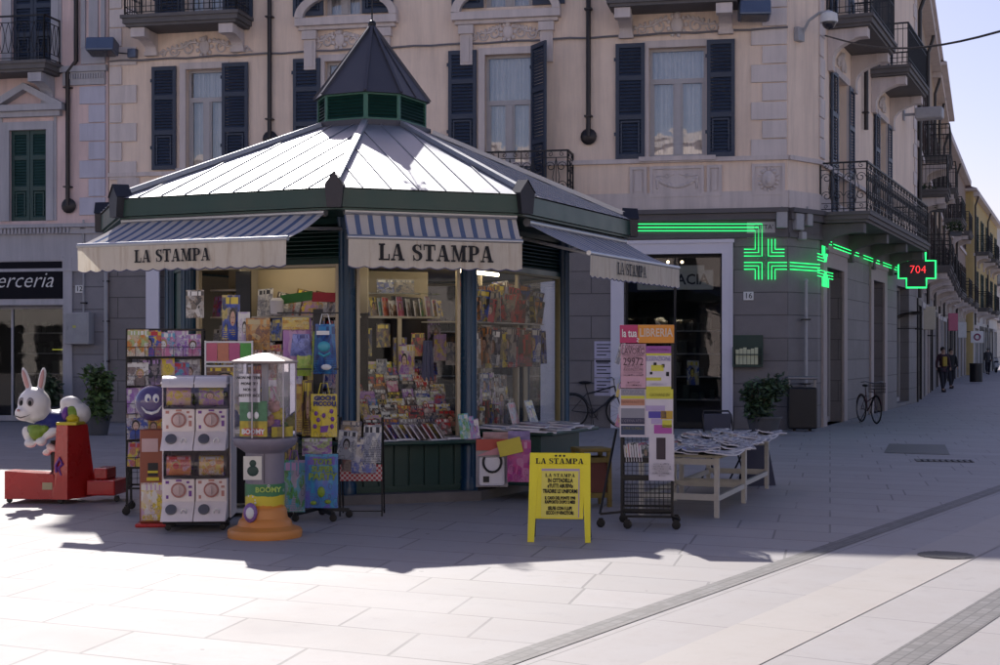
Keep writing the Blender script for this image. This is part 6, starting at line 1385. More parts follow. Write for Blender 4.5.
for i, z in enumerate(levels):
    mb = MB()
    for zz in (z, z + .10): mb.bar((-Wd / 2, -.13, zz), (Wd / 2, -.13, zz), .006); mb.bar((-Wd / 2, -.13, zz), (-Wd / 2, -.02, zz), .006); mb.bar((Wd / 2, -.13, zz), (Wd / 2, -.02, zz), .006)
    for j in range(9): x = -Wd / 2 + Wd * j / 8; mb.bar((x, -.13, z), (x, -.13, z + .10), .005); mb.bar((x, -.13, z), (x, -.02, z), .005)
    mb.box(-Wd / 2, Wd / 2, .0, .006, z - .02, z + .09)
    mb.build('pocket', m_wire, rk)
    for j in range(5): mag(rkW, -Wd / 2 + .11 + j * .125, -.115 + .012 * j, z + .01, .20, rn.uniform(.22, .27), R(14), R(rn.uniform(-3, 3)), R(rn.uniform(-4, 3)), 'kid' if rn.random() < .75 else 'mag', .008, label=f'children\'s magazine in the {LB[i]} of the wire rack', group=f'magazines in the {LB[i]} of the wire rack')
# pink and green display case
Y1 = 13.9; k1 = K_(Y1); t = thing('card_display', 'white-framed display with pink, orange and green card panels over small pictures', 'display', ((229 - 500) * k1, Y1, 0), R(3))
zt = 1.6 + 8 * k1; X0, X1 = -24 * k1, 24 * k1
mb = MB()
for z in (zt, zt - 20 * k1, zt - 24 * k1, zt - 46 * k1): mb.box(X0, X1, -.02, .0, z - .008, z + .008)
for x in (X0, X1 - .016): mb.box(x, x + .016, -.021, .001, .1, zt + .012)
mb.box(X0, X1, .1, .4, .1, .13); mb.box(X0, X1, -.02, .4, .04, .08); mb.build('case_frame', m_whitep, t)
for j, c in enumerate([(.55, .12, .20), (.55, .20, .12), (.50, .10, .24), (.08, .36, .06)]): x = X0 + .016 + j * (X1 - X0 - .03) / 4; mb = MB(); mb.box(x, x + (X1 - X0 - .03) / 4 - .004, -.012, -.004, zt - 19.5 * k1, zt - .01); mb.build('card_panel', M_(f'card_{j}', c, .45, 0, .1, 20), t)
mb = MB(); mb.box(X0 + .02, X1 - .02, -.012, -.004, zt - 45 * k1, zt - 25 * k1); mb.build('picture_panel', m_dk, t); MB().box(X0 + .016, X1 - .016, 0, .35, .13, zt - 47 * k1).build('cabinet', m_black, t)
# ------------------------------------------------------------------ capsule machines
Y2 = 12.95; k2 = K_(Y2); cx = (197 - 500) * k2
cp = thing('capsule_machine', 'white four-part capsule toy machine, two over two, with clear globes', 'capsule machine', (cx, Y2, 0), R(4))
m_cw = M_('machine_white', (.80, .72, .70), .35, 0, .05, 3, .05); m_cg = M_('chute_grey', (.10, .10, .12), .4); m_cgl = M_('light_grey_plastic', (.40, .38, .42), .4, 0, .06); m_cr = M_('dial_red', (.50, .22, .19), .4)
hw = .285
MB().bbox(-hw, hw, -.12, .40, .06, .095, .01).build('stand', m_black, cp); c_ = MB()
for x in (-.24, .24):
    for y in (-.08, .2): caster(c_, x, y, .028)
c_.build('casters', m_black, cp)
m_caps = cover_mat('capsule_print', 'kid')
for row, zb in enumerate((.10, .72)):
    for col, xc in enumerate((-hw / 2, hw / 2)):
        w_ = hw / 2 - .004
        d = MB(); d.bbox(xc - w_, xc + w_, -.12, .26, zb, zb + .36, .012); d.prism([(xc - w_, zb + .13), (xc - w_, zb), (xc + w_, zb), (xc + w_, zb + .13)], -.13, -.125)
        V = [(xc - w_, -.28, zb), (xc + w_, -.28, zb), (xc + w_, -.125, zb + .16), (xc - w_, -.125, zb + .16), (xc - w_, -.12, zb), (xc + w_, -.12, zb)]
        d.add(V, [(0, 1, 2, 3), (0, 3, 4), (1, 5, 2), (4, 5, 1, 0)]); dp = d.build('dispenser', m_cw, cp)
        s = MB(); s.tube([(xc + .060 * math.cos(a), -.136, zb + .262 + .060 * math.sin(a)) for a in [i * PI / 12 for i in range(24)]], .007, 6, closed=True); s.build('dial_ring', m_cr, dp)
        s = MB(); s.lathe([(.03, 0), (.055, .0), (.05, .03), (.02, .035)], n=18, T=Matrix.Translation((xc, -.11, zb + .262)) @ Matrix.Rotation(R(90), 4, 'X')); s.bar((xc, -.165, zb + .225), (xc, -.165, zb + .30), .014, .02); s.build('dial', M_('dial_pink', (.60, .45, .43), .4, 0, .05), dp)
        s = MB(); s.lathe([(.0, 0), (.045, .005), (.05, .03), (.04, .035)], n=18, T=Matrix.Translation((xc - .055, -.185, zb + .085)) @ Matrix.Rotation(R(60), 4, 'X')); s.build('chute', m_cg, dp)
        s = MB(); s.tube([(xc + .055 + .022 * math.cos(a), -.215, zb + .075 + .03 * math.sin(a)) for a in [i * PI / 6 for i in range(12)]], .006, 4, closed=True); s.build('coin_return', m_alu, dp)
        s = MB()
        for q, (dx, dz, w3, h3) in enumerate([(-.10, .33, .03, .025), (.0, .345, .05, .016), (.08, .33, .025, .02), (.10, .29, .03, .02), (.1, .23, .025, .05), (-.1, .2, .02, .03)]): s.box(xc + dx - w3 / 2, xc + dx + w3 / 2, -.125, -.1212, zb + dz - h3 / 2, zb + dz + h3 / 2)
        s.build('small_stickers', m_cr if (row + col) % 2 else m_viol, dp)
        # globe above: clear box with curved front, capsules and printed card
        zg, hg = zb + .37, .21 if row == 0 else .20
        n = 8; V = []
        for i in range(n + 1): a = -PI / 2 + PI * i / n * .95; V += [(xc - w_, -.11 - .09 * math.cos(a) ** .6 if math.cos(a) > 0 else -.11, zg + hg / 2 + hg / 2 * math.sin(a)), (xc + w_, -.11 - .09 * math.cos(a) ** .6 if math.cos(a) > 0 else -.11, zg + hg / 2 + hg / 2 * math.sin(a))]
        g = MB(); g.add(V, [(2 * i, 2 * i + 1, 2 * i + 3, 2 * i + 2) for i in range(n)], 0, None, True); g.quad((xc + w_, -.11, zg), (xc + w_, .2, zg), (xc + w_, .2, zg + hg), (xc + w_, -.11, zg + hg)); g.quad((xc - w_, -.11, zg), (xc - w_, .2, zg), (xc - w_, .2, zg + hg), (xc - w_, -.11, zg + hg)); g.build('globe', m_clear, dp)
        g = MB(); g.box(xc - w_ * .8, xc + w_ * .75, -.10, -.095, zg + .02, zg + hg - .015); g.build('printed_card', m_caps, dp)
        g = MB(); rr = random.Random(row * 2 + col)
        for i in range(22): g.ball((xc + rr.uniform(-w_ * .8, w_ * .8), rr.uniform(-.07, .15), zg + .025 + rr.uniform(0, .09)), .024, 5, mi=i % 3)
        g.build('capsules', [m_viol, m_cgl, m_lime], dp)
MB().bbox(-hw - .004, hw + .004, -.20, .26, 1.30, 1.315, .006).build('lid_plate', m_cw, cp)
for sx in (-1, 1): MB().bbox(sx * (hw + .012) - .008, sx * (hw + .012) + .008, -.02, .42, .10, 1.36, .006).build('side_panel', m_cw, cp)
MB().box(-hw, hw, .40, .41, .12, 1.34).build('rear_panel', m_cw, cp)
mb = MB()
for xc in (-hw / 2, hw / 2):
    n = 8; V = []
    for i in range(n + 1): a = PI / 2 * i / n; V += [(xc - .138, -.10 - .11 * math.cos(a), 1.27 + .10 * math.sin(a)), (xc + .138, -.10 - .11 * math.cos(a), 1.27 + .10 * math.sin(a))]
    V += [(xc - .138, .26, 1.37), (xc + .138, .26, 1.37), (xc - .138, .26, 1.27), (xc + .138, .26, 1.27)]; m = n + 3
    mb.add(V, [(2 * i, 2 * i + 1, 2 * i + 3, 2 * i + 2) for i in range(m - 1)] + [tuple(range(2 * (m - 1), -1, -2)), tuple(range(1, 2 * m, 2))])
mb.build('lid', M_('lid_white', (.60, .56, .58), .3, 0, .04), cp)
# red and brown dispenser with globe
Y3 = 13.2; k3 = K_(Y3); t = thing('candy_dispenser', 'slim reddish dispenser with a purple smiling globe on top and yellow printed panel', 'vending machine', ((153 - 500) * k3, Y3, 0), R(5))
MB().bbox(-.14, .15, -.14, .14, 0, .035, .01).build('base_plate', m_red, t); MB().bbox(-.105, .115, -.10, .11, .035, .88, .012).build('cabinet', M_('brown_red_paint', (.26, .065, .03), .4, 0, .15), t)
MB().box(-.09, .10, -.106, -.101, .06, .40).build('printed_panel', m_kid, t); MB().box(-.085, .06, -.107, -.101, .68, .80).build('coin_sticker', M_('pale_pink', (.55, .38, .38), .6), t); MB().box(-.04, .07, -.115, -.101, .42, .45).bar((-.03, -.11, .5), (.06, -.11, .5), .02).build('coin_slot', m_ylw, t); MB().box(-.03, .06, -.106, -.1, .46, .58).build('flap', m_black, t)
gz = 1.6 - 53 * k3
MB().ball((0, 0, gz), (.165, .14, .165), 14).build('globe', M_('violet_globe', (.10, .07, .20), .12, 0, .3, 8, 0, Coat_Weight=.6), t)
for sx in (-1, 1): f = MB(); f.ball((sx * .035 + .01, -.128, gz + .045), (.030, .014, .042), 8); f.build('eye', m_whitep, t); f = MB(); f.ball((sx * .035 + .015, -.141, gz + .035), (.012, .006, .018), 6); f.build('pupil', M_('pupil_blue', (.02, .03, .2), .3), t)
MB().tube([(-.085, -.118, gz - .03), (-.04, -.135, gz - .075), (.01, -.14, gz - .088), (.06, -.132, gz - .07), (.095, -.112, gz - .02)], [.004, .012, .016, .012, .004], 6).build('smile', m_whitep, t)
# ------------------------------------------------------------------ tall round toy vending machine
Y4 = 12.45; k4 = K_(Y4); t = thing('toy_vending_tower', 'round toy vending tower with orange stepped base, grey neck and clear hexagonal tank', 'vending machine', ((265 - 500) * k4, Y4, 0), R(0))
m_or = M_('orange_plastic', (.62, .24, .05), .38, 0, .08, 3, .05); m_gp = M_('grey_purple_plastic', (.20, .18, .23), .38, 0, .08)
MB().lathe([(.315, 0), (.32, .045), (.31, .07), (.235, .10), (.225, .135), (.215, .15), (.195, .165), (.185, .23), (.18, .245), (.165, .26)], n=32).build('base', m_or, t)
def band_mat():
    tt = NT('tower_band'); v = tt.coords(); sx = tt.n('SeparateXYZ', Vector=v); n = tt.noise(v, 9, 3)
    z = tt.math('ADD', sx.outputs[2], tt.math('MULTIPLY', n, .06)); c = tt.ramp(tt.math('MULTIPLY', tt.math('SUBTRACT', z, .25), 4.0), [(0, (.62, .22, .02)), (.22, (.62, .50, .03)), (.52, (.62, .50, .03)), (.56, (.05, .20, .08)), (1, (.04, .14, .07))], 'CONSTANT')
    vo = tt.n('TexVoronoi', Vector=v, Scale=13.0); d = vo.outputs['Distance']; c = tt.mix(tt.math('LESS_THAN', d, .16), c, (.6, .6, .58)); c = tt.mix(tt.math('LESS_THAN', d, .08), c, (.02, .02, .04)); tt.bsdf(c, .35); return tt.m
MB().lathe([(.168, .258), (.172, .46)], n=28).build('printed_band', band_mat(), t)
text_obj('lettering', 'BOOMY', .06, M_('text_lime', (.4, .55, .1), .5), t, Matrix.Translation((.055, -.178, .415)) @ Matrix.Rotation(R(12), 4, 'Z'), bold=.002)
MB().lathe([(.165, .458), (.165, .72), (.20, .745), (.26, .785), (.275, .83), (.272, .85), (.20, .855)], n=32).build('neck', m_gp, t)
mb = MB(); mb.box(-.155, .0, -.172, -.166, .50, .70); mb.build('photo_label', M_('label_white', (.66, .64, .58), .6), t); MB().ball((-.075, -.173, .575), (.05, .006, .045), 6).ball((-.075, -.173, .64), (.03, .006, .03), 6).build('label_print', m_dg, t)
MB().box(.02, .022, -.175, -.16, .47, .72).build('door_seam', m_black, t)
MB().ball((-.09, -.205, .225), (.06, .03, .085), 8).build('sticker', M_('sticker_violet', (.28, .14, .42), .3, 0, .6, 40), t); MB().ball((-.09, -.232, .225), (.035, .01, .05), 6).build('sticker_print', m_whitep, t)
n6 = 6; hexr = .262; MB().lathe([(hexr, .856), (hexr, 1.485)], n=6, ang=R(15), smooth=False, cap=False).build('tank', m_clear, t)
mb = MB()
for i in range(6): a = R(15) + i * PI / 3; mb.bar((hexr * math.cos(a), hexr * math.sin(a), .856), (hexr * math.cos(a), hexr * math.sin(a), 1.485), .010)
mb.build('tank_edges', M_('edge_plastic', (.45, .42, .46), .3), t)
MB().lathe([(.25, 1.483), (.285, 1.495), (.285, 1.508), (.06, 1.572), (.0, 1.576)], n=6, ang=R(15), smooth=False).build('lid', M_('lid_pinkwhite', (.40, .32, .30), .4, 0, .05), t)
mb = MB(); mb.tube([(0, 0, .86), (0, 0, 1.48)], .03, 10); mb.tube([(.03, -.03, .9), (.16, -.1, 1.1), (.08, -.15, 1.3)], .01, 6); mb.build('tank_column', M_('frosted_plastic', (.5, .5, .5), .3), t)
def pose(x0, x1, z0, z1, a, d=.232): return frame((d * math.sin(a), -d * math.cos(a), 0), (math.cos(a), math.sin(a), 0), (-math.sin(a), math.cos(a), 0))
Ma = pose(0, 0, 0, 0, R(-15)); mb = MB(Ma); mb.box(-.125, .125, -.004, .0, .87, 1.0); mb.build('tank_print', M_('print_amber', (.62, .45, .04), .4, 0, .7, 30), t); mb = MB(Ma); mb.box(-.125, .125, -.004, .0, 1.0, 1.17); mb.build('tank_print', M_('print_green', (.08, .24, .12), .4, 0, .8, 30), t); mb = MB(pose(0, 0, 0, 0, R(45))); mb.box(-.10, .12, -.004, .0, .865, .95); mb.build('tank_print', M_('print_amber', (.6, .45, .04)), t)
mb = MB(Ma); mb.box(-.09, .09, -.008, -.005, .88, .94); mb.build('tank_band', M_('coral_print', (.55, .10, .08), .5), t); text_obj('lettering', 'BOOMY', .058, m_whitep, t, Ma @ Matrix.Translation((0, -.011, .91)), bold=.002)
mb = MB(Ma)
for dx in (-.03, .03): mb.ball((dx, -.012, 1.05), (.024, .008, .03), 6)
mb.build('printed_eyes', m_whitep, t)
mb = MB(Ma); mb.box(-.13, .06, -.008, -.001, 1.16, 1.40); mb.build('notice', m_paper, t)
for j, s_ in enumerate(['NON METTERE', 'MONETE !', 'NON SI', "RESTITUISCE"]): text_obj('handwriting', s_, .034, m_ink, t, Ma @ Matrix.Translation((-.035, -.011, 1.365 - j * .05)), shear=.1)
for j, (x, y, z, r, m) in enumerate([(.09, -.09, .90, .05, m_viol), (.12, -.02, .93, .045, m_ylw), (.05, -.13, .95, .04, m_cr), (.13, -.08, 1.0, .045, m_ylw), (.1, -.1, 1.07, .04, m_rpink), (.16, -.04, .88, .04, m_lime), (-.05, .05, .9, .06, m_red), (-.1, .1, .95, .06, m_shirt), (.02, .12, .92, .06, m_ylw)]):
    o = MB().ball((0, 0, 0), (r, r, r * .85), 8).ball((r * .5, -r * .3, r * .7), r * .45, 6).ball((-r * .5, -r * .3, r * .7), r * .45, 6).build('plush_toy', m); x *= .95; y *= .95; z += .04; o.scale = (1.4, 1.4, 1.4); o.location = t.location + Vector((x, y, z)); tag(o, ['violet plush toy at the bottom of the tank', 'yellow plush toy behind the violet one in the tank', 'red-brown plush toy at the front pane of the tank', 'upper yellow plush toy on the pile in the tank', 'pink plush toy topmost in the tank', 'lime plush toy at the side of the tank floor', 'bright red plush toy behind the printed pane', 'dark blue plush toy behind the printed pane', 'yellow plush toy at the back of the tank'][j], 'plush toy')
# ------------------------------------------------------------------ hanging goods stand
Y5 = 13.75; k5 = K_(Y5); hs = thing('hanging_goods_stand', 'black stand on casters with hooks full of bags and toys beside the front pillar', 'display stand', ((318 - 500) * k5, Y5, 0), 0)
mb = MB(); mb.box(-.045, .0 + .045, -.02, .02, .1, 1.6 + 41 * k5); 
for z in (1.95, 1.42, .98, .62): mb.bar((-.38, -.05, z), (.2, -.05, z), .014)
for a in range(5): an = a * 2 * PI / 5 + .3; mb.bar((0, 0, .10), (.30 * math.cos(an), .30 * math.sin(an) - .02, .075), .035); caster(mb, .30 * math.cos(an), .30 * math.sin(an), .035)
mb.build('stand', m_black, hs)
def hang(px0, px1, py0, py1, Y, mat, name, label, cat='bag', handle=False, tilt=0, bulge=.03, taper=.0):
    k = K_(Y); c = Vector((((px0 + px1) / 2 - 500) * k, Y, 1.6 + (350 - py1) * k)); w_, h_ = (px1 - px0) * k, (py1 - py0) * k
    t = thing(name, label, cat, c, R(tilt)); n = 6; V = []; U = []; Fs = []
    for j in range(n + 1):
        for i in range(n + 1):
            u, v = i / n, j / n; x = (u - .5) * w_ * (1 - taper * v); V.append((x, -bulge * math.sin(PI * u) * math.sin(PI * min(1, v * 1.05)) * (1.2 - .5 * v) + .004 * math.sin(7 * u + 5 * v), v * h_))
    N = len(V); V += [(x, .004 - y * .5, z) for x, y, z in V]
    for j in range(n):
        for i in range(n):
            q = j * (n + 1) + i; Fs.append((q, q + 1, q + n + 2, q + n + 1)); U.append([(i / n, j / n), ((i + 1) / n, j / n), ((i + 1) / n, (j + 1) / n), (i / n, (j + 1) / n)]); Fs.append((q + N, q + n + 1 + N, q + n + 2 + N, q + 1 + N)); U.append([(0, 0)] * 4)
    for i in range(n): Fs += [(i, i + N, i + 1 + N, i + 1), (n * (n + 1) + i, n * (n + 1) + i + 1, n * (n + 1) + i + 1 + N, n * (n + 1) + i + N), (i * (n + 1), (i + 1) * (n + 1), (i + 1) * (n + 1) + N, i * (n + 1) + N), (i * (n + 1) + n, i * (n + 1) + n + N, (i + 1) * (n + 1) + n + N, (i + 1) * (n + 1) + n)]; U += [[(0, 0)] * 4] * 4
    MB().add(V, Fs, 0, U, True).build('bag_body', mat, t)
    if handle: MB().tube([(-w_ * .22, 0, h_ * .98), (-w_ * .12, 0, h_ + w_ * .42), (w_ * .12, 0, h_ + w_ * .42), (w_ * .22, 0, h_ * .98)], .005, 5).build('handle', handle, t)
    return t, w_, h_
t, w_, h_ = hang(283, 311, 318, 376, 13.9, cover_mat('lilac_bag', 'kid', ((.42, .20, .46), (.34, .14, .40), (.6, .4, .55))), 'gift_bag', 'tall lilac bag with a yellow top hanging under the shelf', bulge=.02); MB().box(-w_ / 2, w_ * .45, -.035, -.025, h_ * .8, h_ + .005).build('yellow_header', cover_mat('header_yellow', 'kid', ((.66, .5, .05), (.5, .25, .04), (.6, .55, .3))), t)
t, w_, h_ = hang(290, 312, 334, 356, 13.82, cover_mat('periwinkle_bag', 'kid', ((.24, .28, .62), (.16, .2, .5), (.03, .04, .2))), 'gift_bag', 'periwinkle blue bag hanging over the lilac one', bulge=.02, taper=.25)
t, w_, h_ = hang(297, 311, 355, 376, 13.82, cover_mat('lime_bag', 'kid', ((.30, .46, .05), (.24, .4, .04), (.45, .5, .1))), 'gift_bag', 'lime green bag below the periwinkle one', bulge=.02)
t, w_, h_ = hang(313, 337, 324, 374, 13.7, cover_mat('navy_backpack', 'kid', ((.01, .03, .14), (.01, .08, .3), (.03, .2, .4))), 'backpack', 'navy and turquoise small backpack with white straps beside the pillar', 'backpack', m_whitep, bulge=.07, taper=.2)
MB().ball((0, -.075, h_ * .55), (.06, .02, .05), 6).tube([(-.05, -.085, h_ * .42), (0, -.095, h_ * .36), (.06, -.085, h_ * .42)], .012, 5).build('printed_wave', M_('turquoise', (.06, .35, .45), .4), t); MB().ball((.02, -.06, h_ * .14), (.05, .02, .028), 6).box(-.07, .05, -.085, -.07, h_ * .78, h_ * .86).build('white_patch', m_whitep, t); MB().bar((-.115, -.04, h_ * .05), (-.10, -.04, h_ * .85), .012).build('green_strap', m_lime, t)
t, w_, h_ = hang(311, 337, 394, 437, 13.2, cover_mat('yellow_bag', 'kid', ((.70, .56, .04), (.66, .50, .04), (.6, .5, .2))), 'paper_bag', 'yellow bag lettered with violet prints hanging by its string handle', 'bag', m_ylw, bulge=.012)
text_obj('lettering', 'GIOCHI', .055, m_shirt, t, Matrix.Translation((.01, -.022, h_ * .90)), bold=.003); text_obj('lettering', 'PICCOLI', .055, m_shirt, t, Matrix.Translation((.01, -.024, h_ * .77)), bold=.003)
mb = MB()
for i, (x, z) in enumerate([(-.07, .55), (.07, .6), (-.05, .4), (.08, .42), (.0, .5), (-.08, .25), (.075, .25)]): mb.ball((x, -.018, h_ * z), (.018, .008, .022), 5)
mb.prism([(-.03, h_ * .10), (.03, h_ * .12), (.045, h_ * .27), (-.03, h_ * .25)], -.022, -.012); mb.build('violet_prints', m_viol, t)
t, w_, h_ = hang(305, 338, 454, 508, 13.1, cover_mat('blue_print_bag', 'kid', ((.04, .14, .44), (.03, .25, .45), (.12, .08, .4))), 'toy_bag', 'bright blue plastic toy bag with green lettering hanging lowest at the front', bulge=.02)
for j, s_ in enumerate(['TOYS', 'SUPER', 'PARTY']): text_obj('lettering', s_, .07 if j < 2 else .085, m_lime, t, Matrix.Translation((.01, -.03, h_ * (.86 - j * .14))), shear=.1, bold=.003)
MB().ball((0, -.025, h_ * .3), (.035, .012, .05), 6).ball((.06, -.02, h_ * .12), (.03, .01, .02), 5).ball((-.07, -.02, h_ * .1), (.03, .01, .02), 5).build('green_prints', m_lime, t)
hang(283, 305, 460, 512, 13.25, m_kid, 'toy_bag', 'violet and orange printed toy bag hanging low beside the vending tower', bulge=.02, handle=m_viol)
hang(262, 284, 378, 420, 13.6, m_kid, 'toy_bag', 'printed toy packet hanging behind the clear tank', bulge=.015)
hang(288, 302, 384, 432, 13.5, cover_mat('orange_print_bag', 'kid', ((.5, .28, .05), (.25, .1, .04), (.6, .5, .1))), 'toy_bag', 'orange and brown toy packet hanging between tank and yellow bag', bulge=.015)
hang(302, 313, 380, 436, 13.6, m_dk, 'toy_bag', 'dark narrow toy packet behind the yellow bag', bulge=.015)
hang(284, 298, 436, 470, 13.5, m_dk, 'toy_bag', 'dark toy packet hanging over the violet one', bulge=.015)
hang(302, 332, 438, 456, 13.6, m_kid, 'toy_bag', 'small printed packet between the yellow and the blue bag', bulge=.015)
hang(246, 270, 318, 350, 14.1, cover_mat('orange_print_two', 'kid', ((.55, .25, .04), (.2, .08, .04), (.5, .4, .2))), 'toy_bag', 'orange printed toy hanging high at the open side of the kiosk', bulge=.02)
hang(222, 240, 295, 340, 14.2, m_dk, 'toy_bag', 'cluster of dark toys hanging in front of the dark door', bulge=.04)
hang(238, 250, 312, 345, 14.15, m_kid, 'toy_bag', 'small yellow-brown toy packet hanging beside the dark toys', bulge=.02)
for k, (a, b, c, d, l) in enumerate([(186, 204, 290, 318, 'printed toy hanging in the open end of the kiosk'), (268, 284, 350, 380, 'dark pouch hanging just above the clear tank')]): hang(a, b, c, d, 14.2, m_dk, 'toy_bag', l, bulge=.02)
# ------------------------------------------------------------------ low newspaper stand
Y6 = 13.95; k6 = K_(Y6); t = thing('newspaper_stand', 'low black wire newspaper stand with checked cloth at the front counter', 'newspaper stand', ((361 - 500) * k6, Y6, 0), 0)
mb = MB(); Wn = 21 * k6
for x in (-Wn, Wn):
    mb.bar((x, 0, 0), (x, .0, .95), .014); mb.bar((x, .28, 0), (x, .10, .95), .014)
    for z in (.05, .34, .9): mb.bar((x, 0, z), (x, .25 - .1 * z, z), .01)
for z in (.05, .34, .5, .9): mb.bar((-Wn, 0, z), (Wn, 0, z), .010)
mb.build('stand', m_wire, t)
def check_mat():
    tt = NT('checked_cloth'); ck = tt.n('TexChecker', Vector=tt.coords(), Scale=42.0); c = tt.mix(ck.outputs['Fac'], (.55, .5, .48), (.40, .03, .04)); tt.bsdf(c, .8); return tt.m
MB().bbox(-Wn, Wn, -.012, -.004, .34, .50, .003).build('checked_cloth', check_mat(), t)
TW = Matrix.Translation(t.location)
for j, (x, z, w_, h_, kd, l) in enumerate([(-.07, .44, .22, .30, 'mag', 'pale magazine hanging at the side of the low stand'), (.03, .42, .24, .34, 'mag', 'cream and blue magazine at the front of the low stand'), (.11, .52, .17, .36, 'news', 'pinkish newspaper hanging behind the cream magazine'), (-.1, .72, .2, .2, 'dark', 'violet booklet on top of the low stand'), (-.14, .55, .18, .28, 'news', 'grey newspaper partly behind on the low stand')]): mag(TW, x, -.03 - .008 * ((j * 2) % 5), z, w_, h_, R(4), 0, R(-3 + 2 * j), kd, .006, label=l)
# ------------------------------------------------------------------ packs hanging at the front corner
t, w_, h_ = hang(476, 508, 441, 487, 14.35, M_('grey_pack', (.30, .28, .30), .3, 0, .1, 5), 'toy_pack', 'clear pack with a white bag and black handle hanging at the counter corner', 'toy pack', bulge=.015, tilt=4)
MB().bbox(-.13, .12, -.035, -.022, .02, .30, .02).build('white_bag', m_paper, t); MB().tube([(.09 * math.cos(a), -.045, .25 + .10 * math.sin(a)) for a in [R(150) + i * R(240) / 12 for i in range(13)]], .012, 6).build('black_handle', m_black, t); MB().box(-.09, -.03, -.042, -.036, .05, .11, ).build('dark_square', m_black, t); MB().box(-w_ / 2, w_ / 2, -.03, -.02, h_ * .80, h_ + .02).build('red_header', M_('header_red', (.45, .06, .04), .4), t); MB().add([(-w_ / 2, -.034, h_ * .68), (w_ / 2, -.034, h_ * .72), (w_ / 2, -.034, h_ * .94), (.0, -.034, h_ * .82)], [(0, 1, 2, 3)]).build('pink_stripe', M_('pink_print', (.55, .25, .28), .5), t)
t, w_, h_ = hang(507, 531, 440, 482, 14.25, cover_mat('magenta_pack', 'kid', ((.42, .02, .18), (.3, .02, .2), (.5, .2, .35))), 'toy_pack', 'magenta pack with yellow header hanging at the counter corner', 'toy pack', bulge=.015, tilt=-8); MB().box(-w_ / 2, w_ / 2, -.03, -.02, h_ * .68, h_ + .02, T=Matrix.Rotation(R(-14), 4, 'Y')).build('yellow_header', M_('header_yellow', (.6, .5, .05)), t)
hang(483, 508, 432, 441, 14.4, M_('small_pink_pack', (.5, .3, .3), .5, 0, .6, 12), 'toy_pack', 'small pinkish pack on the counter above the clear one', 'toy pack', bulge=.01); hang(508, 530, 431, 441, 14.4, M_('small_violet_pack', (.33, .25, .5), .5, 0, .6, 12), 'toy_pack', 'small violet booklet on the counter above the magenta pack', 'toy pack', bulge=.01)
# ------------------------------------------------------------------ yellow A-board
Y7 = 12.05; k7 = K_(Y7); t = thing('a_board', 'yellow folding pavement board with newspaper headlines', 'a-board', ((559 - 500) * k7, Y7, 0), R(-6))
m_yb = M_('board_yellow', (.80, .70, .01), .4, 0, .08, 3, .06); H7 = .75
TB = Matrix.Rotation(R(-12), 4, 'X') @ Matrix.Identity(4)
a = MB(TB); a.bbox(-.255, .255, -.012, .012, H7 * .865, H7, .006); wt, wb = .235, .27
for sx in (-1, 1): a.prism([(sx * .262 - .045 if sx > 0 else -.262, 0), (.262 if sx > 0 else -.262 + .045, 0), (sx * .255 if sx > 0 else -.185 - .0, H7 * .87), (.185 if sx > 0 else -.255, H7 * .87)] if sx > 0 else [(-.262, 0), (-.208, 0), (-.180, H7 * .868), (-.255, H7 * .868)], -.012, .012)
a.bbox(-.20, .20, -.006, .008, H7 * .26, H7 * .87, .003); a.build('front_panel', m_yb, t)
for i in range(3): s = MB(TB); s.ball((-.035 + i * .035, -.014, H7 * .965), (.011, .004, .009), 5); s.build('slot', m_ink, t)
s = MB(TB); s.box(-.152, .165, -.012, -.0065, H7 * .275, H7 * .82); s.build('poster', M_('poster_yellow', (.72, .64, .12), .7, 0, .03), t)
s = MB(TB); s.box(-.153, .166, -.014, -.0125, H7 * .795, H7 * .82); s.box(.158, .166, -.014, -.0125, H7 * .275, H7 * .79); s.build('poster_edge', M_('lilac_edge', (.40, .30, .48), .6), t)
b = MB(Matrix.Translation((0, .36, 0)) @ Matrix.Rotation(R(16), 4, 'X')); b.bar((-.24, 0, 0), (-.20, 0, H7 * .9), .03, .02); b.bar((.24, 0, 0), (.20, 0, H7 * .9), .03, .02); b.bar((-.23, 0, .18), (.23, 0, .18), .02); b.build('rear_legs', M_('rear_blue', (.02, .03, .10), .5), t)
MB().bar((-.22, -.02 + .06, .22), (-.22, .26, .22), .008).build('stay', m_black, t)
TT = TB @ Matrix.Translation((0, -.015, 0)); slab_text('lettering', 'LA STAMPA', .046, m_ink, t, TT @ Matrix.Translation((0, 0, H7 * .905)), .12, 1.0)
slab_text('lettering', 'LA STAMPA', .028, m_ink, t, TT @ Matrix.Translation((.005, 0, H7 * .745)), .14, 1.0)
for z, s_, sz in ((.685, 'IN CITTADELLA', .048), (.625, '«TUTTI ABUSIVI»', .046), (.565, 'TRADIRE LE UNIFORMI', .046), (.49, 'IL CASO DEL PONTE 1998', .036), (.445, 'RAPPORTO DOPO 2 MESI', .036), (.375, 'SELFIE CON I LUPI', .040), (.325, 'ECCO I 9 VINCITORI', .040)): text_obj('lettering', s_, sz, m_ink, t, TT @ Matrix.Translation((.005, 0, H7 * z)), sx=.62, bold=.0016)
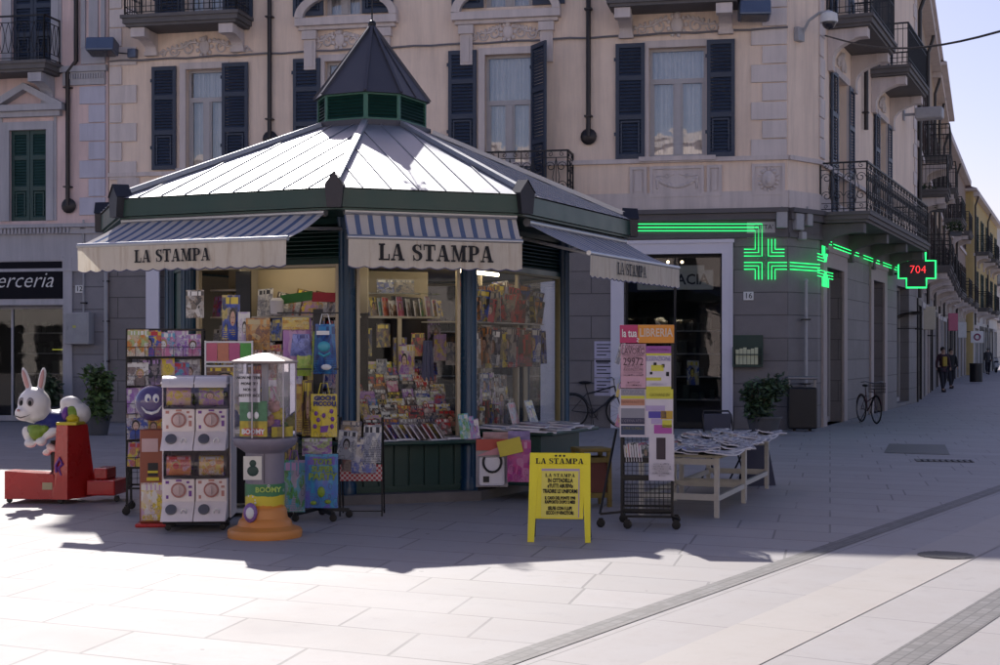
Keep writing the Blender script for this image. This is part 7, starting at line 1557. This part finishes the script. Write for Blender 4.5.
# ------------------------------------------------------------------ wooden stool-chair
Y8 = 14.9; t = thing('wooden_stool', 'worn yellow-brown wooden stool standing at the end of the side counter', 'stool', ((591 - 500) * K_(Y8), Y8, 0), R(14)); m_wd = M_('ochre_wood', (.24, .17, .04), .5, 0, .3, 5)
MB().bbox(-.17, .17, -.17, .17, .56, .60, .01).build('seat', m_wd, t)
for x in (-.15, .15):
    for y in (-.15, .15): m = MB(); m.bar((x, y, 0), (x * .97, y * .97, .56), .042); m.build('leg', m_wd, t)
m = MB()
for z in (.12, .48):
    for y in (-.15, .15): m.bar((-.13, y, z), (.13, y, z), .03, .05)
    for x in (-.15, .15): m.bar((x, -.13, z), (x, .13, z), .03, .05)
m.build('stretcher', m_wd, t)
m = MB(); m.box(-.12, .12, -.15, -.14, .15, .46); m.build('panel', M_('red_brown_board', (.14, .04, .03), .6), t)
# ------------------------------------------------------------------ book rack with posters
Y9 = 13.05; k9 = K_(Y9); t = thing('poster_rack', 'tall black wire book rack on casters covered with posters under a pink and orange header', 'book rack', ((648 - 500) * k9, Y9, 0), R(-7))
X = lambda px: (px - 648) * k9
Zp = lambda py: 1.6 + (350 - py) * k9
mb = MB()
for x in (X(622), X(672)):
    for y in (0, .34): mb.bar((x, y, .10), (x, y, Zp(326)), .024)
for z in (.10, .16, Zp(328)):
    for y in (0, .34): mb.bar((X(622), y, z), (X(672), y, z), .02)
    for x in (X(622), X(672)): mb.bar((x, 0, z), (x, .34, z), .02)
mb.bar((X(600), -.02, .12), (X(622), 0, .14), .02); mb.bar((X(600), -.02, .12), (X(616), .1, Zp(430)), .016); mb.bar((X(672), 0, .1), (X(679), -.1, .09), .02)
mb.build('rack_frame', m_wire, t)
mb = MB()
for x, y in ((X(601), -.02), (X(628), -.10), (X(676), -.10), (X(676), .36), (X(622), .36)): caster(mb, x, y, .04)
mb.build('casters', m_wire, t)
mb = MB(); mesh_panel(mb, (X(622), .34), (X(672), .34), .16, Zp(330), .04); mesh_panel(mb, (X(672), 0), (X(672), .34), .16, Zp(330), .04); mesh_panel(mb, (X(622), 0), (X(622), .34), .16, Zp(330), .04); mesh_panel(mb, (X(622), 0), (X(672), 0), .16, Zp(485), .035); mb.build('wire_panel', m_wire, t)
for z in (Zp(418), Zp(462), Zp(480)): mb = MB(); mb.box(X(623), X(671), .02, .32, z - .008, z); mb.box(X(623), X(671), .0, .006, z, z + .04); mb.build('shelf', m_wire, t)
mb = MB(); mb.bbox(X(620), X(638), -.03, -.01, Zp(343), Zp(325), .003); hd = mb.build('header_pink', M_('header_magenta', (.42, .015, .11), .4, 0, .05), t); text_obj('lettering', 'la tua', .10, m_whitep, t, Matrix.Translation((X(629.5), -.033, Zp(333.5))), sx=.62, bold=.002)
mb = MB(); mb.bbox(X(638) + .001, X(674), -.03, -.01, Zp(343), Zp(325), .003); mb.build('header_orange', M_('header_orange', (.62, .24, .02), .4, 0, .05), t); text_obj('lettering', 'LIBRERIA', .105, M_('letter_cream', (.62, .50, .40), .6), t, Matrix.Translation((X(656), -.033, Zp(333))), sx=.72, bold=.002)
MB().tube([(X(637), -.034, Zp(338)), (X(639), -.034, Zp(339)), (X(637), -.034, Zp(341)), (X(639), -.034, Zp(342))], .006, 4).build('header_mark', m_whitep, t)
def poster(x0, x1, y0, y1, col, label, lines, yy=-.04, extra=()):
    c = Vector((X((x0 + x1) / 2), yy, Zp(y1))); W = Matrix.Translation(t.location) @ Matrix.Rotation(R(-7), 4, 'Z')
    o = thing('poster', label, 'poster', (W @ c), R(-7)); w_, h_ = (x1 - x0) * k9, (y1 - y0) * k9
    MB().box(-w_ / 2, w_ / 2, 0, .004, 0, h_).build('sheet', col, o)
    for (fx0, fx1, fz0, fz1, m) in extra: MB().box(-w_ / 2 + fx0 * w_, -w_ / 2 + fx1 * w_, -.004, -.001, fz0 * h_, fz1 * h_).build('printed_block', m, o)
    for (s_, z, sz, sx, m) in lines: text_obj('lettering', s_, sz, m, o, Matrix.Translation((0, -.006, z * h_)), sx=sx * .92, bold=-.0012)
    return o
m_pkp = M_('pink_paper', (.56, .34, .42), .8, 0, .04); m_yp = M_('yellow_print', (.58, .55, .06), .6); m_lil = M_('lilac_print', (.42, .34, .55), .6); m_wp = M_('poster_white', (.60, .56, .62), .75, 0, .04); m_bl = M_('blue_print', (.08, .06, .36), .6); m_gry = M_('grey_print', (.25, .25, .30), .6)
poster(621, 646, 344, 388, m_pkp, 'pink LAVORO 29972 poster under the magenta header', [('CONCORSI', .93, .055, .8, m_ink), ('LAVORO', .83, .075, .78, m_ink), ('OFFERTE E BANDI', .745, .034, .8, m_ink), ('CENTRALE', .69, .034, .9, m_ink), ('29972', .595, .095, .85, m_ink), ('250 POSTI', .50, .045, .9, m_ink), ('ASSUNZIONI', .42, .042, .8, m_ink), ('IN TUTTA ITALIA', .35, .03, .8, m_ink), ('DIPLOMATI E LAUREATI', .29, .024, .8, m_ink), ('IN EDICOLA', .13, .028, .8, m_ink), ('OGNI SETTIMANA', .06, .024, .8, m_ink)])
poster(646.3, 671, 346, 389, m_wp, 'white and yellow ESSENZIONE poster with violet top under the orange header', [('ESSENZIONE', .70, .058, .72, m_bl), ('UOMO E LAVORO', .91, .03, .8, m_ink), ('SUPERBOLLO 17', .11, .03, .8, m_bl)], extra=[(0, 1, .83, 1, M_('violet_band', (.30, .08, .32), .6)), (0, 1, .78, .83, m_yp), (.2, .7, .42, .56, m_yp), (.0, .6, .2, .27, m_yp), (.0, 1, .0, .06, m_yp), (.3, .42, .55, .62, m_ink), (.62, .74, .5, .58, m_ink), (.15, .25, .34, .4, m_ink), (.8, .92, .3, .4, m_ink)])
poster(620, 646, 389, 437, m_wp, 'dark striped newspaper poster at the lower left of the rack posters', [('DAMA LAVORO', .93, .042, .75, m_wp), ('NOVITA NOTTE', .73, .035, .85, m_ink), ('MODERNA ATTIVA', .34, .036, .8, m_wp), ('SUPER NUMERO', .18, .034, .8, m_yp)], extra=[(.05, .95, .87, .99, m_gry), (.05, .95, .80, .86, m_yp), (.05, .95, .66, .79, M_('salmon_print', (.5, .24, .16), .6)), (.05, .95, .40, .60, m_gry), (.05, .95, .27, .40, M_('deep_print', (.05, .05, .10), .6)), (.05, .95, .05, .24, M_('navy_print', (.05, .07, .14), .6))])
p_ = poster(646, 673, 389, 437, m_wp, 'yellow and violet slanted poster at the lower right of the rack posters', [('GIOVANI IN', .88, .045, .8, m_ink)], extra=[(.0, 1, .80, 1, m_yp), (.0, .7, .55, .66, m_lil), (.1, .75, .40, .54, m_bl), (.2, .6, .28, .39, m_lil), (.55, .98, .38, .55, M_('ochre_print', (.5, .32, .04), .6)), (.3, .95, .08, .26, M_('magenta_print', (.4, .08, .35), .6)), (.6, .95, .2, .36, m_yp)], yy=-.05)
poster(649, 674, 434, 480, m_wp, 'long white sheet with a dark rectangle hanging lowest on the rack', [(s_, z, .022, .8, m_gry) for s_, z in (('AVVISO AI LETTORI', .36), ('CHIEDETE IN EDICOLA', .31), ('LA NUOVA RACCOLTA', .26), ('DI LIBRI E GUIDE', .21), ('TUTTE LE SETTIMANE', .16), ('DA OGGI', .11))], yy=-.055, extra=[(.30, .66, .46, .93, M_('plum_black', (.03, .015, .03), .5))])
W9 = Matrix.Translation(t.location) @ Matrix.Rotation(R(-7), 4, 'Z')
for j in range(9): mag(W9, X(625 + j * 2.6), .06, Zp(418) + .002, .15, .10 + .018 * j if j < 7 else .2, R(6), R(60), 0, 'mag', .02, name='paperback', cat='book', label='book in the row on the upper shelf of the poster rack', group='books on the upper shelf of the poster rack')
for j in range(7): mag(W9, X(631 + j * 2.6), .06, Zp(462) + .002, .15, .15 + .01 * (j % 3), R(6), R(60), 0, 'mag', .02, name='paperback', cat='book', label='book in the row on the lower shelf of the poster rack', group='books on the lower shelf of the poster rack')
for j, (y, s_) in enumerate([(352, 'white folded leaflet sticking out at the side of the poster rack, upper'), (385, 'colourful leaflet hanging at the side of the poster rack'), (415, 'green and white leaflet lowest at the side of the poster rack')]): mag(W9, X(617), -.01 + .03 * j, Zp(y + 12), .07, .2, R(10), R(-50), R(12), ['news', 'kid', 'kid'][j], .006, name='leaflet', cat='leaflet', label=s_)
# ------------------------------------------------------------------ newspaper tables
m_tb = M_('table_cream', (.52, .49, .44), .5, 0, .12); m_tt = M_('table_top', (.42, .38, .28), .6, 0, .15)
def table(c, rz, L, D, H, label, z0=0):
    t = thing('trestle_table', label, 'table', (c[0], c[1], 0), rz); MB().bbox(-L / 2, L / 2, -D / 2, D / 2, H - .03, H, .005).build('table_top', m_tt, t)
    for x in (-L / 2 + .06, L / 2 - .06):
        for y in (-D / 2 + .05, D / 2 - .05): m = MB(); m.bar((x, y, 0), (x, y, H - .03), .045); m.build('leg', m_tb, t)
    m = MB()
    for y in (-D / 2 + .05, D / 2 - .05): m.bar((-L / 2 + .06, y, H * .32), (L / 2 - .06, y, H * .32), .03, .06); m.bar((-L / 2 + .06, y, H - .07), (L / 2 - .06, y, H - .07), .03, .06)
    for x in (-L / 2 + .06, L / 2 - .06): m.bar((x, -D / 2 + .05, H * .3), (x, D / 2 - .05, H * .3), .03, .05)
    m.build('stretcher', m_tb, t); return t, Matrix.Translation((c[0], c[1], 0)) @ Matrix.Rotation(rz, 4, 'Z'), L, D, H
pA = gp(716, 524); H9 = .60
tA = table((1.96, 14.62), R(-20), .86, 1.5, H9, 'cream trestle table spread with newspapers beside the poster rack'); tB = table((2.52, 16.2), R(-20), .80, 1.5, H9, 'second cream trestle table behind the first, also under newspapers')
def newspaper(W, x, y, z, yaw, label, group, i):
    key = f'np{i % 4}'
    if key not in _mc:
        rr = random.Random(i); mb = MB(); n, m = 6, 6; V = []; U = []; Fs = []
        for j in range(m + 1):
            for q in range(n + 1): u, v = q / n, j / m; V.append(((u - .5) * .30, (v - .5) * .40, .012 + .016 * math.sin(u * 4 + rr.random()) * math.sin(v * 3 + i) + (.018 if q in (0,) else 0) + .022 * abs(u - .5)))
        N = len(V); V += [(a, b, max(0, c - .012)) for a, b, c in V]
        for j in range(m):
            for q in range(n): k = j * (n + 1) + q; Fs.append((k, k + 1, k + n + 2, k + n + 1)); U.append([(q / n, j / m), ((q + 1) / n, j / m), ((q + 1) / n, (j + 1) / m), (q / n, (j + 1) / m)])
        mb.add(V, Fs, 0, U, False)
        for q in range(n): mb.add([V[q], V[q + 1], V[q + 1 + N], V[q + N]], [(3, 2, 1, 0)], 1); b = m * (n + 1) + q; mb.add([V[b], V[b + 1], V[b + 1 + N], V[b + N]], [(0, 1, 2, 3)], 1)
        for j in range(m): k = j * (n + 1); mb.add([V[k], V[k + n + 1], V[k + n + 1 + N], V[k + N]], [(0, 1, 2, 3)], 1); k += n; mb.add([V[k], V[k + n + 1], V[k + n + 1 + N], V[k + N]], [(3, 2, 1, 0)], 1)
        ob = mb.build('p', [m_news if i % 4 else m_cov, m_paper]); _mc[key] = ob.data; bpy.data.objects.remove(ob)
    o = bpy.data.objects.new('newspaper', _mc[key]); COL.objects.link(o); o.matrix_world = W @ TRS(x, y, z, 0, R(rn.uniform(-3, 3)), yaw); tag(o, label, 'newspaper', group)
for T_, lab, nx, ny in ((tA, 'newspaper spread on the front trestle table', 5, 7), (tB, 'newspaper spread on the rear trestle table', 4, 6)):
    _, W, L, D, H = T_
    for j in range(ny - 1, -1, -1):
        for i in range(nx): newspaper(W, -L / 2 + .10 + (L - .12) * i / (nx - 1) + rn.uniform(-.03, .03), -D / 2 + .12 + (D - .2) * j / (ny - 1) + rn.uniform(-.03, .03), H + .003 + .012 * ((i * 2 + j) % 4), R(rn.uniform(-22, 22)), lab, lab + 's', rn.randrange(4))
# folding chair and leaning board behind the tables
p = gp(760, 495); t = thing('folding_chair', 'dark tubular folding chair behind the newspaper tables', 'chair', (p.x - .15, p.y + 1.6, 0), R(20)); m = MB()
for x in (-.2, .2): m.tube([(x, -.2, 0), (x, .1, .45), (x, .18, .80)], .012, 6); m.tube([(x, .22, 0), (x, -.2, .46)], .012, 6)
m.tube([(-.2, .18, .80), (-.17, .2, .85), (.17, .2, .85), (.2, .18, .80)], .012, 6); m.bar((-.2, -.2, .02), (.2, -.2, .02), .02); m.build('chair_frame', m_black, t); MB().bbox(-.19, .19, -.2, .16, .44, .46, .008).build('seat', M_('navy_plastic', (.02, .025, .06), .5), t); MB().bbox(-.19, .19, .16, .18, .62, .82, .006).build('backrest', M_('navy_plastic', (.02, .02, .06)), t)
t = thing('dark_board', 'dark blue A-shaped board standing behind the rear newspaper table', 'a-board', (p.x + .2, p.y + 1.1, 0), R(10)); b = MB(); b.prism([(-.19, 0), (.19, 0), (.12, .52), (-.12, .52)], -.01, .01, T=Matrix.Rotation(R(-10), 4, 'X')); b.build('front_panel', M_('navy_board', (.012, .015, .05), .6), t); b = MB(); b.prism([(-.19, 0), (.19, 0), (.12, .52), (-.12, .52)], -.01, .01, T=Matrix.Translation((0, .24, 0)) @ Matrix.Rotation(R(10), 4, 'X')); b.build('rear_panel', M_('navy_board', (.01, .01, .05)), t)
